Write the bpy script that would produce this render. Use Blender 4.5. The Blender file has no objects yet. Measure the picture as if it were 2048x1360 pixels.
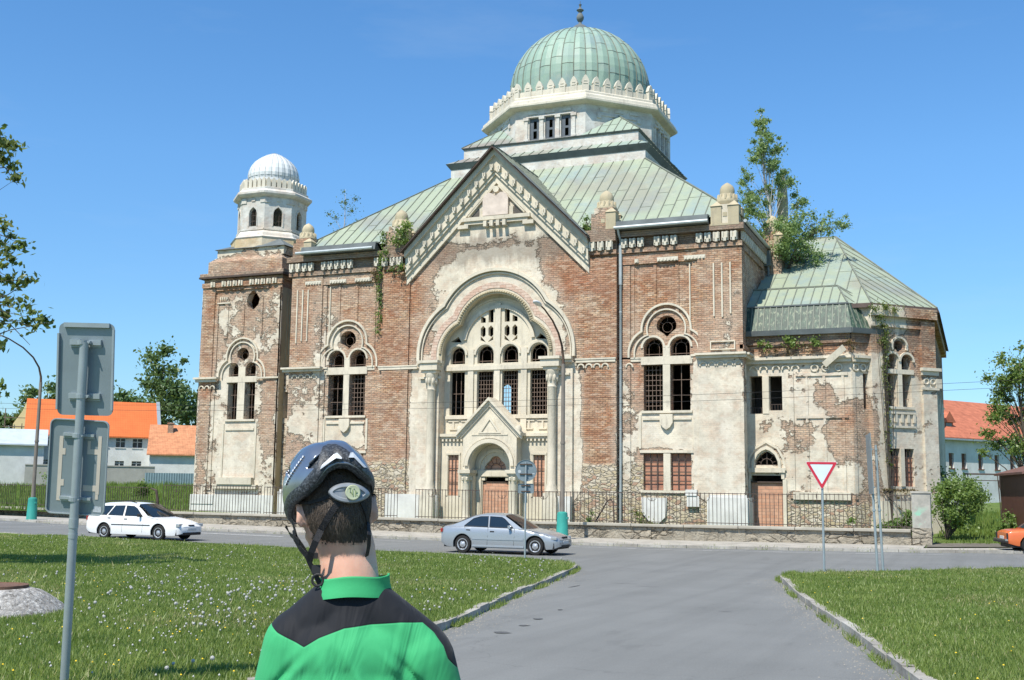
import bpy, bmesh, math, random
import numpy as np
from mathutils import Vector, Matrix
from mathutils.geometry import tessellate_polygon
sc = bpy.context.scene
COL = sc.collection
rad = math.radians
PI = math.pi
random.seed(7)
# ------------------------------------------------------------------ camera
cam = bpy.data.cameras.new("camera")
camo = bpy.data.objects.new("camera", cam)
COL.objects.link(camo)
cam.sensor_width = 36.0
cam.lens = 39.55
cam.clip_start = 0.1
cam.clip_end = 3000
YAW, PITCH, ROLL = rad(22.6), rad(7.62), rad(0.73)
_F = Vector((-math.sin(YAW) * math.cos(PITCH), math.cos(YAW) * math.cos(PITCH), math.sin(PITCH)))
_R0 = Vector((math.cos(YAW), math.sin(YAW), 0))
_U0 = _R0.cross(_F)
_R = _R0 * math.cos(ROLL) + _U0 * math.sin(ROLL)
_U = -_R0 * math.sin(ROLL) + _U0 * math.cos(ROLL)
camo.matrix_world = Matrix(((_R.x, _U.x, -_F.x, 0), (_R.y, _U.y, -_F.y, 0), (_R.z, _U.z, -_F.z, 2.2), (0, 0, 0, 1)))
sc.camera = camo
sc.render.resolution_x, sc.render.resolution_y = 1024, 680
# ------------------------------------------------------------------ light
SUN_EL, SUN_AZ = rad(56), rad(10)     # azimuth measured left of the facade normal, sun behind the viewer
sdir = Vector((-math.sin(SUN_AZ) * math.cos(SUN_EL), -math.cos(SUN_AZ) * math.cos(SUN_EL), math.sin(SUN_EL)))
sl = bpy.data.lights.new("sun", 'SUN')
sl.energy = 4.9
sl.angle = rad(0.53)
sl.color = (1.0, 0.95, 0.86)
so = bpy.data.objects.new("sun", sl)
COL.objects.link(so)
so.rotation_euler = sdir.to_track_quat('Z', 'Y').to_euler()
w = bpy.data.worlds.new("World")
sc.world = w
w.use_nodes = True
wn = w.node_tree
bg = wn.nodes['Background']
sky = wn.nodes.new('ShaderNodeTexSky')
sky.sky_type = 'NISHITA'
sky.sun_disc = False
sky.sun_elevation = SUN_EL
sky.sun_rotation = math.atan2(sdir.x, sdir.y)
sky.air_density = 1.0
sky.dust_density = 0.0
sky.ozone_density = 4.0
tcw = wn.nodes.new('ShaderNodeTexCoord'); spw = wn.nodes.new('ShaderNodeSeparateXYZ'); wn.links.new(tcw.outputs['Generated'], spw.inputs[0])
rw = wn.nodes.new('ShaderNodeValToRGB'); wn.links.new(spw.outputs[2], rw.inputs[0])
rw.color_ramp.elements[0].position = 0.0; rw.color_ramp.elements[0].color = (.60, .72, .80, 1)
rw.color_ramp.elements[1].position = .55; rw.color_ramp.elements[1].color = (.62, 1.08, 1.34, 1)
e_ = rw.color_ramp.elements.new(.12); e_.color = (.69, .92, 1.05, 1)
e_ = rw.color_ramp.elements.new(.28); e_.color = (.74, 1.08, 1.26, 1)
mw = wn.nodes.new('ShaderNodeMix'); mw.data_type = 'RGBA'; mw.blend_type = 'MULTIPLY'; mw.inputs[0].default_value = 1
wn.links.new(sky.outputs[0], mw.inputs[6]); wn.links.new(rw.outputs[0], mw.inputs[7])
nw = wn.nodes.new('ShaderNodeTexNoise'); nw.inputs['Scale'].default_value = 2.2; nw.inputs['Detail'].default_value = 7; nw.inputs['Roughness'].default_value = .62
vm = wn.nodes.new('ShaderNodeVectorMath'); vm.operation = 'MULTIPLY'; vm.inputs[1].default_value = (1, 1, 5); wn.links.new(tcw.outputs['Generated'], vm.inputs[0]); wn.links.new(vm.outputs[0], nw.inputs['Vector'])
mr = wn.nodes.new('ShaderNodeMapRange'); mr.inputs[1].default_value = .56; mr.inputs[2].default_value = .85; mr.inputs[4].default_value = .16; wn.links.new(nw.outputs[0], mr.inputs[0])
m2 = wn.nodes.new('ShaderNodeMix'); m2.data_type = 'RGBA'; wn.links.new(mr.outputs[0], m2.inputs[0]); wn.links.new(mw.outputs[2], m2.inputs[6]); m2.inputs[7].default_value = (4.6, 5.3, 5.8, 1)
wn.links.new(m2.outputs[2], bg.inputs[0])
bg.inputs[1].default_value = 0.112
sc.view_settings.view_transform = 'Standard'
sc.view_settings.look = 'None'
sc.view_settings.exposure = 0.42
sc.view_settings.gamma = 1.0
# ------------------------------------------------------------------ helpers
def link(o, parent=None):
  COL.objects.link(o)
  if parent is not None:
    o.parent = parent
  return o

def thing(name, label, cat, loc=(0, 0, 0), rz=0.0, group=None, scale=None):
  o = bpy.data.objects.new(name, None)
  o.empty_display_size = 0.3
  COL.objects.link(o)
  o.location = loc
  o.rotation_euler = (0, 0, rz)
  if scale: o.scale = (scale,) * 3
  tag(o, label, cat, group)
  return o

def tag(o, label, cat, group=None):
  o['label'] = label
  o['category'] = cat
  if group: o['group'] = group
  return o

class MB:
  """collects faces; M is the local frame they are added in"""
  def __init__(s, M=None):
    s.v, s.f, s.m, s.t = [], [], [], []
    s.M = M or Matrix.Identity(4)
    s.mi = 0
    s.tint = 0.5
  def add(s, vs, fs):
    b = len(s.v)
    M = s.M
    for p in vs:
      s.v.append((M @ Vector(p))[:])
    for q in fs:
      s.f.append([b + i for i in q])
      s.m.append(s.mi)
      s.t.append(s.tint)
  def box(s, x0, x1, y0, y1, z0, z1):
    s.add([(x0, y0, z0), (x1, y0, z0), (x1, y1, z0), (x0, y1, z0), (x0, y0, z1), (x1, y0, z1), (x1, y1, z1), (x0, y1, z1)],
        [(0, 3, 2, 1), (4, 5, 6, 7), (0, 1, 5, 4), (1, 2, 6, 5), (2, 3, 7, 6), (3, 0, 4, 7)])
  def boxc(s, c, d, rot=None):
    x, y, z = d[0] / 2, d[1] / 2, d[2] / 2
    vs = [Vector(p) for p in [(-x, -y, -z), (x, -y, -z), (x, y, -z), (-x, y, -z), (-x, -y, z), (x, -y, z), (x, y, z), (-x, y, z)]]
    if rot is not None: vs = [rot @ p for p in vs]
    s.add([p + Vector(c) for p in vs], [(0, 3, 2, 1), (4, 5, 6, 7), (0, 1, 5, 4), (1, 2, 6, 5), (2, 3, 7, 6), (3, 0, 4, 7)])
  def panel(s, loops, y0, y1, caps=(1, 1)):
    """loops: outer + holes as (x,z) lists; slab between depth y0 (front) and y1"""
    pts = [[Vector((p[0], p[1], 0)) for p in l] for l in loops]
    tris = tessellate_polygon(pts)
    flat = [p for l in loops for p in l]
    n = len(flat)
    vs = [(p[0], y0, p[1]) for p in flat] + [(p[0], y1, p[1]) for p in flat]
    fs = []
    for t in tris:
      a, b, c = t
      ar = (flat[b][0] - flat[a][0]) * (flat[c][1] - flat[a][1]) - (flat[b][1] - flat[a][1]) * (flat[c][0] - flat[a][0])
      if abs(ar) < 1e-9: continue
      if ar < 0: a, c = c, a
      if caps[0]: fs.append((a, b, c))
      if caps[1]: fs.append((n + c, n + b, n + a))
    o = 0
    for li, l in enumerate(loops):
      k = len(l)
      area = sum(l[i][0] * l[(i + 1) % k][1] - l[(i + 1) % k][0] * l[i][1] for i in range(k))
      flip = (area > 0) == (li == 0)
      for i in range(k):
        a, b = o + i, o + (i + 1) % k
        fs.append((a, n + a, n + b, b) if flip else (b, n + b, n + a, a))
      o += k
    s.add(vs, fs)
  def band(s, outer, inner, y0, y1, closed=False):
    """moulding strip between two matched (x,z) polylines, from depth y0 (front) to y1"""
    n = len(outer)
    vs = [(p[0], y0, p[1]) for p in outer] + [(p[0], y0, p[1]) for p in inner] + \
       [(p[0], y1, p[1]) for p in outer] + [(p[0], y1, p[1]) for p in inner]
    fs = []
    rng = range(n) if closed else range(n - 1)
    for i in rng:
      j = (i + 1) % n
      fs += [(i, n + i, n + j, j), (i, j, 2 * n + j, 2 * n + i), (n + i, 3 * n + i, 3 * n + j, n + j)]
    if not closed:
      fs += [(0, 2 * n, 3 * n, n), (n - 1, 2 * n - 1, 4 * n - 1, 3 * n - 1)]
    s.add(vs, fs)
  def tube(s, pts, r, n=8, caps=True):
    pts = [Vector(p) for p in pts]
    rs = r if isinstance(r, (list, tuple)) else [r] * len(pts)
    vs, fs = [], []
    up = None
    for i, p in enumerate(pts):
      d = (pts[min(i + 1, len(pts) - 1)] - pts[max(i - 1, 0)])
      if d.length < 1e-9: d = Vector((0, 0, 1))
      d.normalize()
      if up is None:
        up = d.cross(Vector((0, 1, 0) if abs(d.y) < .9 else (1, 0, 0))).normalized()
      else:
        up = (up - d * up.dot(d))
        up = up.normalized() if up.length > 1e-6 else d.orthogonal().normalized()
      sd = d.cross(up)
      for k in range(n):
        a = 2 * PI * k / n
        vs.append(p + (up * math.cos(a) + sd * math.sin(a)) * rs[i])
    for i in range(len(pts) - 1):
      for k in range(n):
        a, b = i * n + k, i * n + (k + 1) % n
        fs.append((a, b, b + n, a + n))
    if caps:
      fs.append(tuple(range(n))[::-1])
      fs.append(tuple(range((len(pts) - 1) * n, len(pts) * n)))
    s.add(vs, fs)
  def lathe(s, prof, c=(0, 0, 0), n=24, a0=0.0, sx=1, sy=1):
    vs, fs = [], []
    for r, z in prof:
      for k in range(n):
        a = a0 + 2 * PI * k / n
        vs.append((c[0] + r * math.cos(a) * sx, c[1] + r * math.sin(a) * sy, c[2] + z))
    for i in range(len(prof) - 1):
      for k in range(n):
        a, b = i * n + k, i * n + (k + 1) % n
        fs.append((a, b, b + n, a + n))
    fs.append(tuple(range(n))[::-1])
    fs.append(tuple(range((len(prof) - 1) * n, len(prof) * n)))
    s.add(vs, fs)
  def poly(s, pts):
    s.add(pts, [tuple(range(len(pts)))])
  def prism(s, xy, z0, z1):
    n = len(xy)
    ar = sum(xy[i][0] * xy[(i + 1) % n][1] - xy[(i + 1) % n][0] * xy[i][1] for i in range(n))
    if ar < 0: xy = xy[::-1]
    vs = [(p[0], p[1], z0) for p in xy] + [(p[0], p[1], z1) for p in xy]
    fs = [tuple(range(n))[::-1], tuple(range(n, 2 * n))]
    for i in range(n):
      j = (i + 1) % n
      fs.append((i, j, n + j, n + i))
    s.add(vs, fs)
  def build(s, name, mats, parent=None, smooth=False, bevel=0, autosm=None):
    me = bpy.data.meshes.new(name)
    me.from_pydata(s.v, [], s.f)
    if not isinstance(mats, (list, tuple)): mats = [mats]
    for m in mats: me.materials.append(m)
    if len(mats) > 1:
      me.polygons.foreach_set('material_index', s.m)
    at = me.attributes.new('tint', 'FLOAT', 'FACE')
    at.data.foreach_set('value', s.t)
    if smooth:
      me.polygons.foreach_set('use_smooth', [True] * len(me.polygons))
    if autosm is not None:
      me.polygons.foreach_set('use_smooth', [True] * len(me.polygons))
      bm = bmesh.new(); bm.from_mesh(me)
      for e in bm.edges:
        if len(e.link_faces) == 2 and e.calc_face_angle(0) > rad(autosm): e.smooth = False
      bm.to_mesh(me); bm.free()
    me.validate(); me.update()
    o = bpy.data.objects.new(name, me)
    link(o, parent)
    if bevel:
      b = o.modifiers.new('b', 'BEVEL'); b.width = bevel; b.segments = 1; b.limit_method = 'ANGLE'
    return o

def frame(ox, oy, ang):
  """local x along the wall, local y into it (away from its face)"""
  return Matrix.Translation((ox, oy, 0)) @ Matrix.Rotation(ang, 4, 'Z')

def arc(cx, cz, r, a0, a1, n):
  return [(cx + r * math.cos(rad(a0 + (a1 - a0) * i / n)), cz + r * math.sin(rad(a0 + (a1 - a0) * i / n))) for i in range(n + 1)]

def rect(x0, x1, z0, z1): return [(x0, z0), (x1, z0), (x1, z1), (x0, z1)]

def archhole(cx, z0, zs, r, n=14):
  return [(cx - r, z0), (cx + r, z0)] + arc(cx, zs, r, 0, 180, n)

def clover(cx, zu, ru, dx, zl, rl, zb, n=18):
  """open outline left foot -> right foot over two lower lobes and one upper lobe"""
  # intersection of upper circle (0,zu) and right lower circle (dx,zl)
  d = math.hypot(dx, zu - zl)
  a = (ru * ru - rl * rl + d * d) / (2 * d)
  h = math.sqrt(max(ru * ru - a * a, 0))
  ux, uz = dx / d, (zl - zu) / d
  px, pz = a * ux, zu + a * uz
  c1 = (px - h * uz, pz + h * ux); c2 = (px + h * uz, pz - h * ux)
  k = c1 if c1[0] > c2[0] else c2
  au = math.degrees(math.atan2(k[1] - zu, k[0]))
  al = math.degrees(math.atan2(k[1] - zl, k[0] - dx))
  right_low = arc(cx + dx, zl, rl, 0, al, n)
  top = arc(cx, zu, ru, au, 180 - au, 2 * n)
  left_low = [(2 * cx - p[0], p[1]) for p in right_low][::-1]
  pts = [(cx + dx + rl, zb)] + right_low + top[1:-1] + left_low + [(cx - dx - rl, zb)]
  return pts[::-1]

def clip_poly(poly, axis_val, sign, key):
  out = []
  n = len(poly)
  for i in range(n):
    a, b = poly[i], poly[(i + 1) % n]
    da, db = sign * (key(a) - axis_val), sign * (key(b) - axis_val)
    if da <= 0: out.append(a)
    if (da < 0 < db) or (db < 0 < da):
      t = da / (da - db)
      out.append(a.lerp(b, t))
  return out

def seam_roof(mb, seams, pts, step=0.62, e=None, joint=2.4, h=0.035, seed=0, tint0=0.5, spread=0.5, ridge=True):
  """convex planar roof facet split in strips with random tint; standing seams added to seams"""
  rnd = random.Random(seed)
  P = [Vector(p) for p in pts]
  nrm = Vector((0, 0, 0))
  for i in range(len(P)):
    nrm += P[i].cross(P[(i + 1) % len(P)])
  nrm.normalize()
  if nrm.z < 0: P = P[::-1]; nrm = -nrm
  if e is None: e = Vector((nrm.y, -nrm.x, 0))
  e = Vector(e)
  e = (e - nrm * e.dot(nrm)).normalized()
  s = nrm.cross(e).normalized()
  if s.z < 0: s = -s
  ke = lambda p: p.dot(e)
  ks = lambda p: p.dot(s)
  lo, hi = min(map(ke, P)), max(map(ke, P))
  n = max(1, round((hi - lo) / step))
  stp = (hi - lo) / n
  for i in range(n):
    st = clip_poly(clip_poly(P, lo + i * stp, -1, ke), lo + (i + 1) * stp, 1, ke)
    if len(st) < 3: continue
    a, b = min(map(ks, st)), max(map(ks, st))
    cuts = [a]
    c = a + joint * (0.35 + 0.65 * rnd.random())
    while c < b - 0.25:
      cuts.append(c); c += joint * (0.8 + 0.4 * rnd.random())
    cuts.append(b)
    for j in range(len(cuts) - 1):
      q = st
      if j > 0: q = clip_poly(q, cuts[j], -1, ks)
      if j < len(cuts) - 2: q = clip_poly(q, cuts[j + 1], 1, ks)
      if len(q) >= 3:
        mb.tint = tint0 + spread * (rnd.random() - .5)
        mb.poly(q)
      if seams is not None and 0 < j and len(q) >= 3:
        lowp = sorted(q, key=ks)[:2]
        sb(seams, lowp[0], lowp[1], nrm, 0.03, 0.012)
    if i > 0 and seams is not None:
      line = [p for p in st if abs(ke(p) - (lo + i * stp)) < 1e-4]
      if len(line) >= 2:
        line.sort(key=ks)
        sb(seams, line[0], line[-1], nrm, 0.045, h)
  mb.tint = 0.5

def sb(mb, a, b, n, wd, h):
  """small raised bar from a to b on a surface with normal n"""
  a, b = Vector(a), Vector(b)
  d = b - a
  if d.length < 0.02: return
  d.normalize()
  sd = d.cross(n).normalized() * wd / 2
  up = Vector(n) * h
  lo = -Vector(n) * 0.01
  mb.add([a - sd + lo, b - sd + lo, b + sd + lo, a + sd + lo, a - sd + up, b - sd + up, b + sd + up, a + sd + up],
       [(0, 1, 2, 3), (7, 6, 5, 4), (0, 4, 5, 1), (1, 5, 6, 2), (2, 6, 7, 3), (3, 7, 4, 0)])
# ------------------------------------------------------------------ materials
class NT:
  def __init__(s, name):
    m = bpy.data.materials.new(name)
    m.use_nodes = True
    s.m = m; s.t = m.node_tree; s.n = s.t.nodes
    s.n.clear()
    s.out = s.n.new('ShaderNodeOutputMaterial')
    s.bsdf = s.n.new('ShaderNodeBsdfPrincipled')
    s.t.links.new(s.bsdf.outputs[0], s.out.inputs[0])
    s._obj = None
  def set(s, sock, v):
    if isinstance(v, bpy.types.NodeSocket): s.t.links.new(v, sock)
    else:
      if sock.type == 'RGBA' and len(v) == 3: v = (*v, 1)
      sock.default_value = v
  def obj(s):
    if s._obj is None: s._obj = s.n.new('ShaderNodeTexCoord').outputs['Object']
    return s._obj
  def math(s, op, a, b=0.0, c=0.0, clamp=False):
    nd = s.n.new('ShaderNodeMath'); nd.operation = op; nd.use_clamp = clamp
    s.set(nd.inputs[0], a); s.set(nd.inputs[1], b); s.set(nd.inputs[2], c)
    return nd.outputs[0]
  def noise(s, scale, detail=4, rough=0.55, vec=None, dist=0.0, out='Fac'):
    nd = s.n.new('ShaderNodeTexNoise')
    s.set(nd.inputs['Vector'], vec if vec is not None else s.obj())
    nd.inputs['Scale'].default_value = scale; nd.inputs['Detail'].default_value = detail
    nd.inputs['Roughness'].default_value = rough; nd.inputs['Distortion'].default_value = dist
    return nd.outputs[out]
  def voro(s, scale, vec=None, feature='F1', out='Distance', rnd=1.0):
    nd = s.n.new('ShaderNodeTexVoronoi'); nd.feature = feature
    s.set(nd.inputs['Vector'], vec if vec is not None else s.obj())
    nd.inputs['Scale'].default_value = scale; nd.inputs['Randomness'].default_value = rnd
    return nd.outputs[out]
  def ramp(s, fac, lo, hi, a=0.0, b=1.0):
    nd = s.n.new('ShaderNodeMapRange'); nd.clamp = True
    s.set(nd.inputs[0], fac); nd.inputs[1].default_value = lo; nd.inputs[2].default_value = hi
    nd.inputs[3].default_value = a; nd.inputs[4].default_value = b
    return nd.outputs[0]
  def mix(s, fac, a, b, mode='MIX'):
    nd = s.n.new('ShaderNodeMix'); nd.data_type = 'RGBA'; nd.blend_type = mode
    s.set(nd.inputs[0], fac); s.set(nd.inputs[6], a); s.set(nd.inputs[7], b)
    return nd.outputs[2]
  def mixf(s, fac, a, b):
    nd = s.n.new('ShaderNodeMix'); nd.data_type = 'FLOAT'
    s.set(nd.inputs[0], fac); s.set(nd.inputs[2], a); s.set(nd.inputs[3], b)
    return nd.outputs[0]
  def sep(s, vec=None):
    nd = s.n.new('ShaderNodeSeparateXYZ'); s.set(nd.inputs[0], vec if vec is not None else s.obj())
    return nd.outputs
  def comb(s, x, y, z):
    nd = s.n.new('ShaderNodeCombineXYZ')
    for i, v in enumerate((x, y, z)): s.set(nd.inputs[i], v)
    return nd.outputs[0]
  def vmul(s, v):
    nd = s.n.new('ShaderNodeVectorMath'); nd.operation = 'MULTIPLY'
    s.set(nd.inputs[0], s.obj()); nd.inputs[1].default_value = v
    return nd.outputs[0]
  def attr(s, name):
    nd = s.n.new('ShaderNodeAttribute'); nd.attribute_name = name
    return nd.outputs['Fac']
  def bump(s, h, strength=0.5, dist=0.02, normal=None):
    nd = s.n.new('ShaderNodeBump'); nd.inputs['Strength'].default_value = strength
    nd.inputs['Distance'].default_value = dist; s.set(nd.inputs['Height'], h)
    if normal is not None: s.t.links.new(normal, nd.inputs['Normal'])
    return nd.outputs[0]
  def done(s, col, rough=0.8, metal=0.0, bump=None, spec=0.3, **kw):
    b = s.bsdf
    s.set(b.inputs['Base Color'], col); s.set(b.inputs['Roughness'], rough); s.set(b.inputs['Metallic'], metal)
    b.inputs['Specular IOR Level'].default_value = spec
    if bump is not None: s.t.links.new(bump, b.inputs['Normal'])
    for k, v in kw.items(): s.set(b.inputs[k.replace('_', ' ')], v)
    return s.m

def simple(name, col, rough=0.6, metal=0.0, var=0.12, scale=3.0, spec=0.3, bump=0.0, bscale=40, **kw):
  N = NT(name)
  n = N.noise(scale, 5, 0.6)
  a = tuple(c * (1 - var) for c in col); b = tuple(min(1, c * (1 + var)) for c in col)
  c = N.mix(N.ramp(n, .3, .7), a, b)
  bp = N.bump(N.noise(bscale, 4), bump, 0.01) if bump else None
  return N.done(c, rough, metal, bp, spec, **kw)

def masonry(name, plaster_bias=0.0, stone_top=None, blobs=(), pl_col=(.70, .63, .50), red=1.0, grime=0.35, zdark=None):
  """brick wall with peeling render; blobs = (cx, cz, rx, rz, amount) add or remove render"""
  N = NT(name)
  X, Y, Z = N.sep()
  u = N.math('ADD', X, N.math('MULTIPLY', Y, 1.0))
  uv = N.comb(u, Z, 0.0)
  # brick
  bt = N.n.new('ShaderNodeTexBrick')
  wob = N.noise(0.8, 2, .5)
  uvw = N.comb(u, N.math('ADD', Z, N.math('MULTIPLY', wob, 0.05)), 0.0)
  N.set(bt.inputs['Vector'], uvw)
  bt.inputs['Scale'].default_value = 1.0
  bt.inputs['Brick Width'].default_value = 0.27
  bt.inputs['Row Height'].default_value = 0.100
  bt.inputs['Mortar Size'].default_value = 0.014
  bt.inputs['Mortar Smooth'].default_value = 0.35
  bt.inputs['Bias'].default_value = 0.05
  bt.inputs['Color1'].default_value = (0.40, 0.165, 0.08, 1)
  bt.inputs['Color2'].default_value = (0.61, 0.38, 0.215, 1)
  bt.inputs['Mortar'].default_value = (0.15, 0.115, 0.085, 1)
  pale = N.ramp(N.noise(0.55, 8, .66), .40, .62)
  bcol = N.mix(N.math('MULTIPLY', pale, .72), bt.outputs['Color'], N.mix(.55, bt.outputs['Color'], (.58, .48, .355)))
  redn = N.ramp(N.noise(0.33, 5, .6, vec=N.vmul((1, 1, 1.6))), .50, .72)
  bcol = N.mix(N.math('MULTIPLY', redn, .75 * red), bcol, N.mix(.6, bcol, (.42, .135, .07)))
  cell = N.sep(N.voro(3.7, vec=N.comb(u, N.math('MULTIPLY', Z, 2.9), 0.0), out='Color'))[0]
  bcol = N.mix(N.ramp(cell, .15, .5, .55, 0), bcol, (.17, .095, .06))
  bcol = N.mix(N.ramp(cell, .72, .95, 0, .5), bcol, (.60, .50, .38))
  row = N.noise(1.0, 3, .8, vec=N.comb(N.math('MULTIPLY', u, .55), N.math('MULTIPLY', Z, 10.5), 0.0))
  bcol = N.mix(N.ramp(row, .5, .64, 0, .55), bcol, (.13, .085, .055))
  blotch = N.ramp(N.noise(.85, 6, .6), .42, .62, .35, 0)
  bcol = N.mix(blotch, bcol, (.30, .12, .065))
  ef = N.ramp(N.noise(1.5, 7, .7), .62, .74)
  bcol = N.mix(N.math('MULTIPLY', ef, .6), bcol, (.62, .57, .49))
  # render (plaster)
  st = N.noise(1.1, 7, .65)
  streak = N.noise(1.0, 5, .6, vec=N.vmul((2.2, 2.2, 0.22)))
  pcol = N.mix(N.ramp(st, .38, .62), tuple(c * .74 for c in pl_col), pl_col)
  pcol = N.mix(N.ramp(N.noise(.35, 5, .6), .5, .6, 0, .5), pcol, (.66, .60, .50))
  pcol = N.mix(N.math('MULTIPLY', N.ramp(streak, .47, .77), .36), pcol, (.42, .38, .31))
  pcol = N.mix(N.math('MULTIPLY', N.ramp(N.noise(.5, 4, .6), .55, .7), .35), pcol, (.62, .50, .36))
  pcol = N.mix(N.ramp(bt.outputs['Fac'], .4, .9, 0, .12), pcol, (.40, .33, .25))
  pcol = N.mix(N.math('MULTIPLY', N.ramp(N.noise(5.5, 6, .7), .58, .70), .6), pcol, (.36, .29, .21))
  ghost = N.ramp(N.noise(1.25, 9, .7, vec=N.vmul((1, 1, 1.5))), .47, .60, 0, .62)
  pcol = N.mix(ghost, pcol, N.mix(.42, bcol, pl_col))
  # rubble stone
  sv = N.comb(u, N.math('MULTIPLY', Z, 2.1), 0.0)
  svw = N.n.new('ShaderNodeVectorMath'); svw.operation = 'ADD'
  N.set(svw.inputs[0], sv); sc3 = N.n.new('ShaderNodeVectorMath'); sc3.operation = 'SCALE'; sc3.inputs['Scale'].default_value = .45; N.set(sc3.inputs[0], N.noise(2.6, 4, out='Color')); N.set(svw.inputs[1], sc3.outputs[0])
  cellc = N.voro(3.3, vec=svw.outputs[0], out='Color')
  edge = N.voro(3.3, vec=svw.outputs[0], feature='DISTANCE_TO_EDGE')
  cx = N.sep(cellc)[0]
  scol = N.mix(cx, (.44, .35, .20), (.60, .53, .42))
  scol = N.mix(N.ramp(N.sep(cellc)[1], .80, .86), scol, (.40, .25, .17))
  scol = N.mix(N.ramp(N.noise(9, 4), .4, .75, 0, .45), scol, (.30, .25, .18))
  scol = N.mix(N.ramp(edge, .03, .10, 1, 0), scol, (.50, .44, .35))
  scol = N.mix(N.ramp(edge, .0, .03, .8, 0), scol, (.13, .105, .08))
  # masks
  field = N.math('ADD', N.math('MULTIPLY', N.math('SUBTRACT', N.noise(0.62, 10, .68), .5), 3.3), plaster_bias)
  field = N.math('ADD', field, N.math('MULTIPLY', N.math('SUBTRACT', N.noise(2.9, 6, .65, vec=N.vmul((1, 1, 1.6))), .5), 1.15))
  for (cx_, cz_, rx, rz, am) in blobs:
    dx = N.math('DIVIDE', N.math('SUBTRACT', X, cx_), rx)
    dz = N.math('DIVIDE', N.math('SUBTRACT', Z, cz_), rz)
    e = N.math('POWER', 2.718, N.math('MULTIPLY', N.math('ADD', N.math('POWER', N.math('ABSOLUTE', dx), 4.0), N.math('POWER', N.math('ABSOLUTE', dz), 4.0)), -1.0))
    field = N.math('ADD', field, N.math('MULTIPLY', e, am))
  pm = N.ramp(field, -.04, .10)
  thin = N.ramp(field, -1.0, -.02, 0, .62)     # thin limewash left round the edge of the render
  base = N.mix(thin, bcol, N.mix(.62, bcol, tuple(q * .93 for q in pl_col)))
  hmask = N.math('MULTIPLY', pm, 1.0)
  if stone_top is not None:
    sm = N.ramp(N.math('ADD', Z, N.math('MULTIPLY', N.math('SUBTRACT', N.noise(.6, 6), .5), 1.5)), stone_top - .08, stone_top + .08, 1, 0)
    base = N.mix(sm, base, scol)
  col = N.mix(pm, base, pcol)
  rim = N.math('SUBTRACT', N.ramp(field, -.16, -.03), pm, clamp=True)
  col = N.mix(N.math('MULTIPLY', rim, .35), col, (.20, .15, .11))
  dirt = N.ramp(N.noise(2.3, 8, .7), .52, .70)
  col = N.mix(N.math('MULTIPLY', dirt, grime), col, (.21, .18, .145))
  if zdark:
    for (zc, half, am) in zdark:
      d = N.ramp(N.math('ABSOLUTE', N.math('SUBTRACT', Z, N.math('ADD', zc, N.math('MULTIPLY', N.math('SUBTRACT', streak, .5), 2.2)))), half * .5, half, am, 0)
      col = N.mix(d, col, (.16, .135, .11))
  # height
  hb = N.math('MULTIPLY', bt.outputs['Fac'], -0.9)
  hb = N.math('ADD', hb, N.math('MULTIPLY', N.noise(14, 3), .7))
  if stone_top is not None:
    hb = N.mixf(sm, hb, N.ramp(edge, 0, .12, 0, 1.6))
  h = N.mixf(pm, hb, N.math('ADD', 2.2, N.math('MULTIPLY', N.noise(6, 6), .5)))
  return N.done(col, 0.92, 0, N.bump(h, 1.0, 0.034), 0.12)

def copper(name, a=(.33, .45, .37), b=(.42, .50, .38), brown=0.0, dark=None):
  N = NT(name)
  t = N.attr('tint')
  c = N.mix(N.ramp(t, -.3, 1.3), a, b)
  n1 = N.noise(.45, 6, .6)
  if not dark: c = N.mix(N.ramp(n1, .48, .66, 0, .7), c, (.22, .29, .29))
  if not dark: c = N.mix(N.ramp(N.noise(1.4, 6, .65), .55, .72, 0, .5), c, (.40, .43, .34))
  c = N.mix(N.ramp(N.noise(.22, 4, .5, vec=N.vmul((1, 1, 1.3))), .5, .62, 0, brown), c, (.235, .195, .165))
  st = N.noise(2.6, 4, .6, vec=N.vmul((1.5, 1.5, .18)))
  c = N.mix(N.ramp(st, .56, .74, 0, .45), c, (.17, .22, .19))
  if dark:   # weathered dark stripes of the steep mansard
    s2 = N.noise(3.4, 3, .7, vec=N.vmul((3.2, 3.2, .10)))
    c = N.mix(N.ramp(s2, .44, .52, 0, .85), c, (.030, .05, .038))
    c = N.mix(N.ramp(N.noise(2.0, 3, .6, vec=N.vmul((4.5, 4.5, .10))), .56, .62, 0, .7), c, (.24, .27, .18))
  return N.done(c, .55, 0, N.bump(N.noise(1.6, 3), .15, .05), .35)

M = {}
M['main'] = masonry('brick_and_render', -.52, 3.6, blobs=[
  (-22.93, 18.5, 5.6, 2.6, 3.0), (-23.2, 16.0, 3.4, .9, .75), (-22.9, 14.2, 2.4, .55, .75),
  (-26.75, 4.6, .95, 4.1, 2.6), (-19.0, 4.6, .95, 4.1, 2.2), (-22.93, 8.0, 3.2, 5.5, 3.0),
  (-11.45, 5.2, 1.15, 3.4, 3.2), (-13.9, 5.2, 1.35, .85, 2.4), (-34.0, 5.5, 1.8, 2.9, .75), (-31.9, 5.2, 1.3, .7, 1.7),
  (-15.9, 4.5, .5, 4.0, .55), (-17.6, 6.6, 1.0, 1.9, -.9), (-28.6, 6.8, .9, 1.9, -.5), (-28.6, 12, 1.2, 3.0, -.6), (-17.3, 12, 1.1, 3.0, -.6),
  (-15.4, 1.0, 3.0, 1.05, -5.0), (-17.5, 2.4, .8, 2.3, -1.2), (-13.9, 12.5, 2.4, 2.2, -.35), (-33.2, 10.2, .9, 2.2, .5), (-19.2, 13.4, 1.3, 1.0, -.7), (-25.6, 13.4, 1.2, .9, .15)],
  zdark=[(14.7, .9, .55)])
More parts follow.
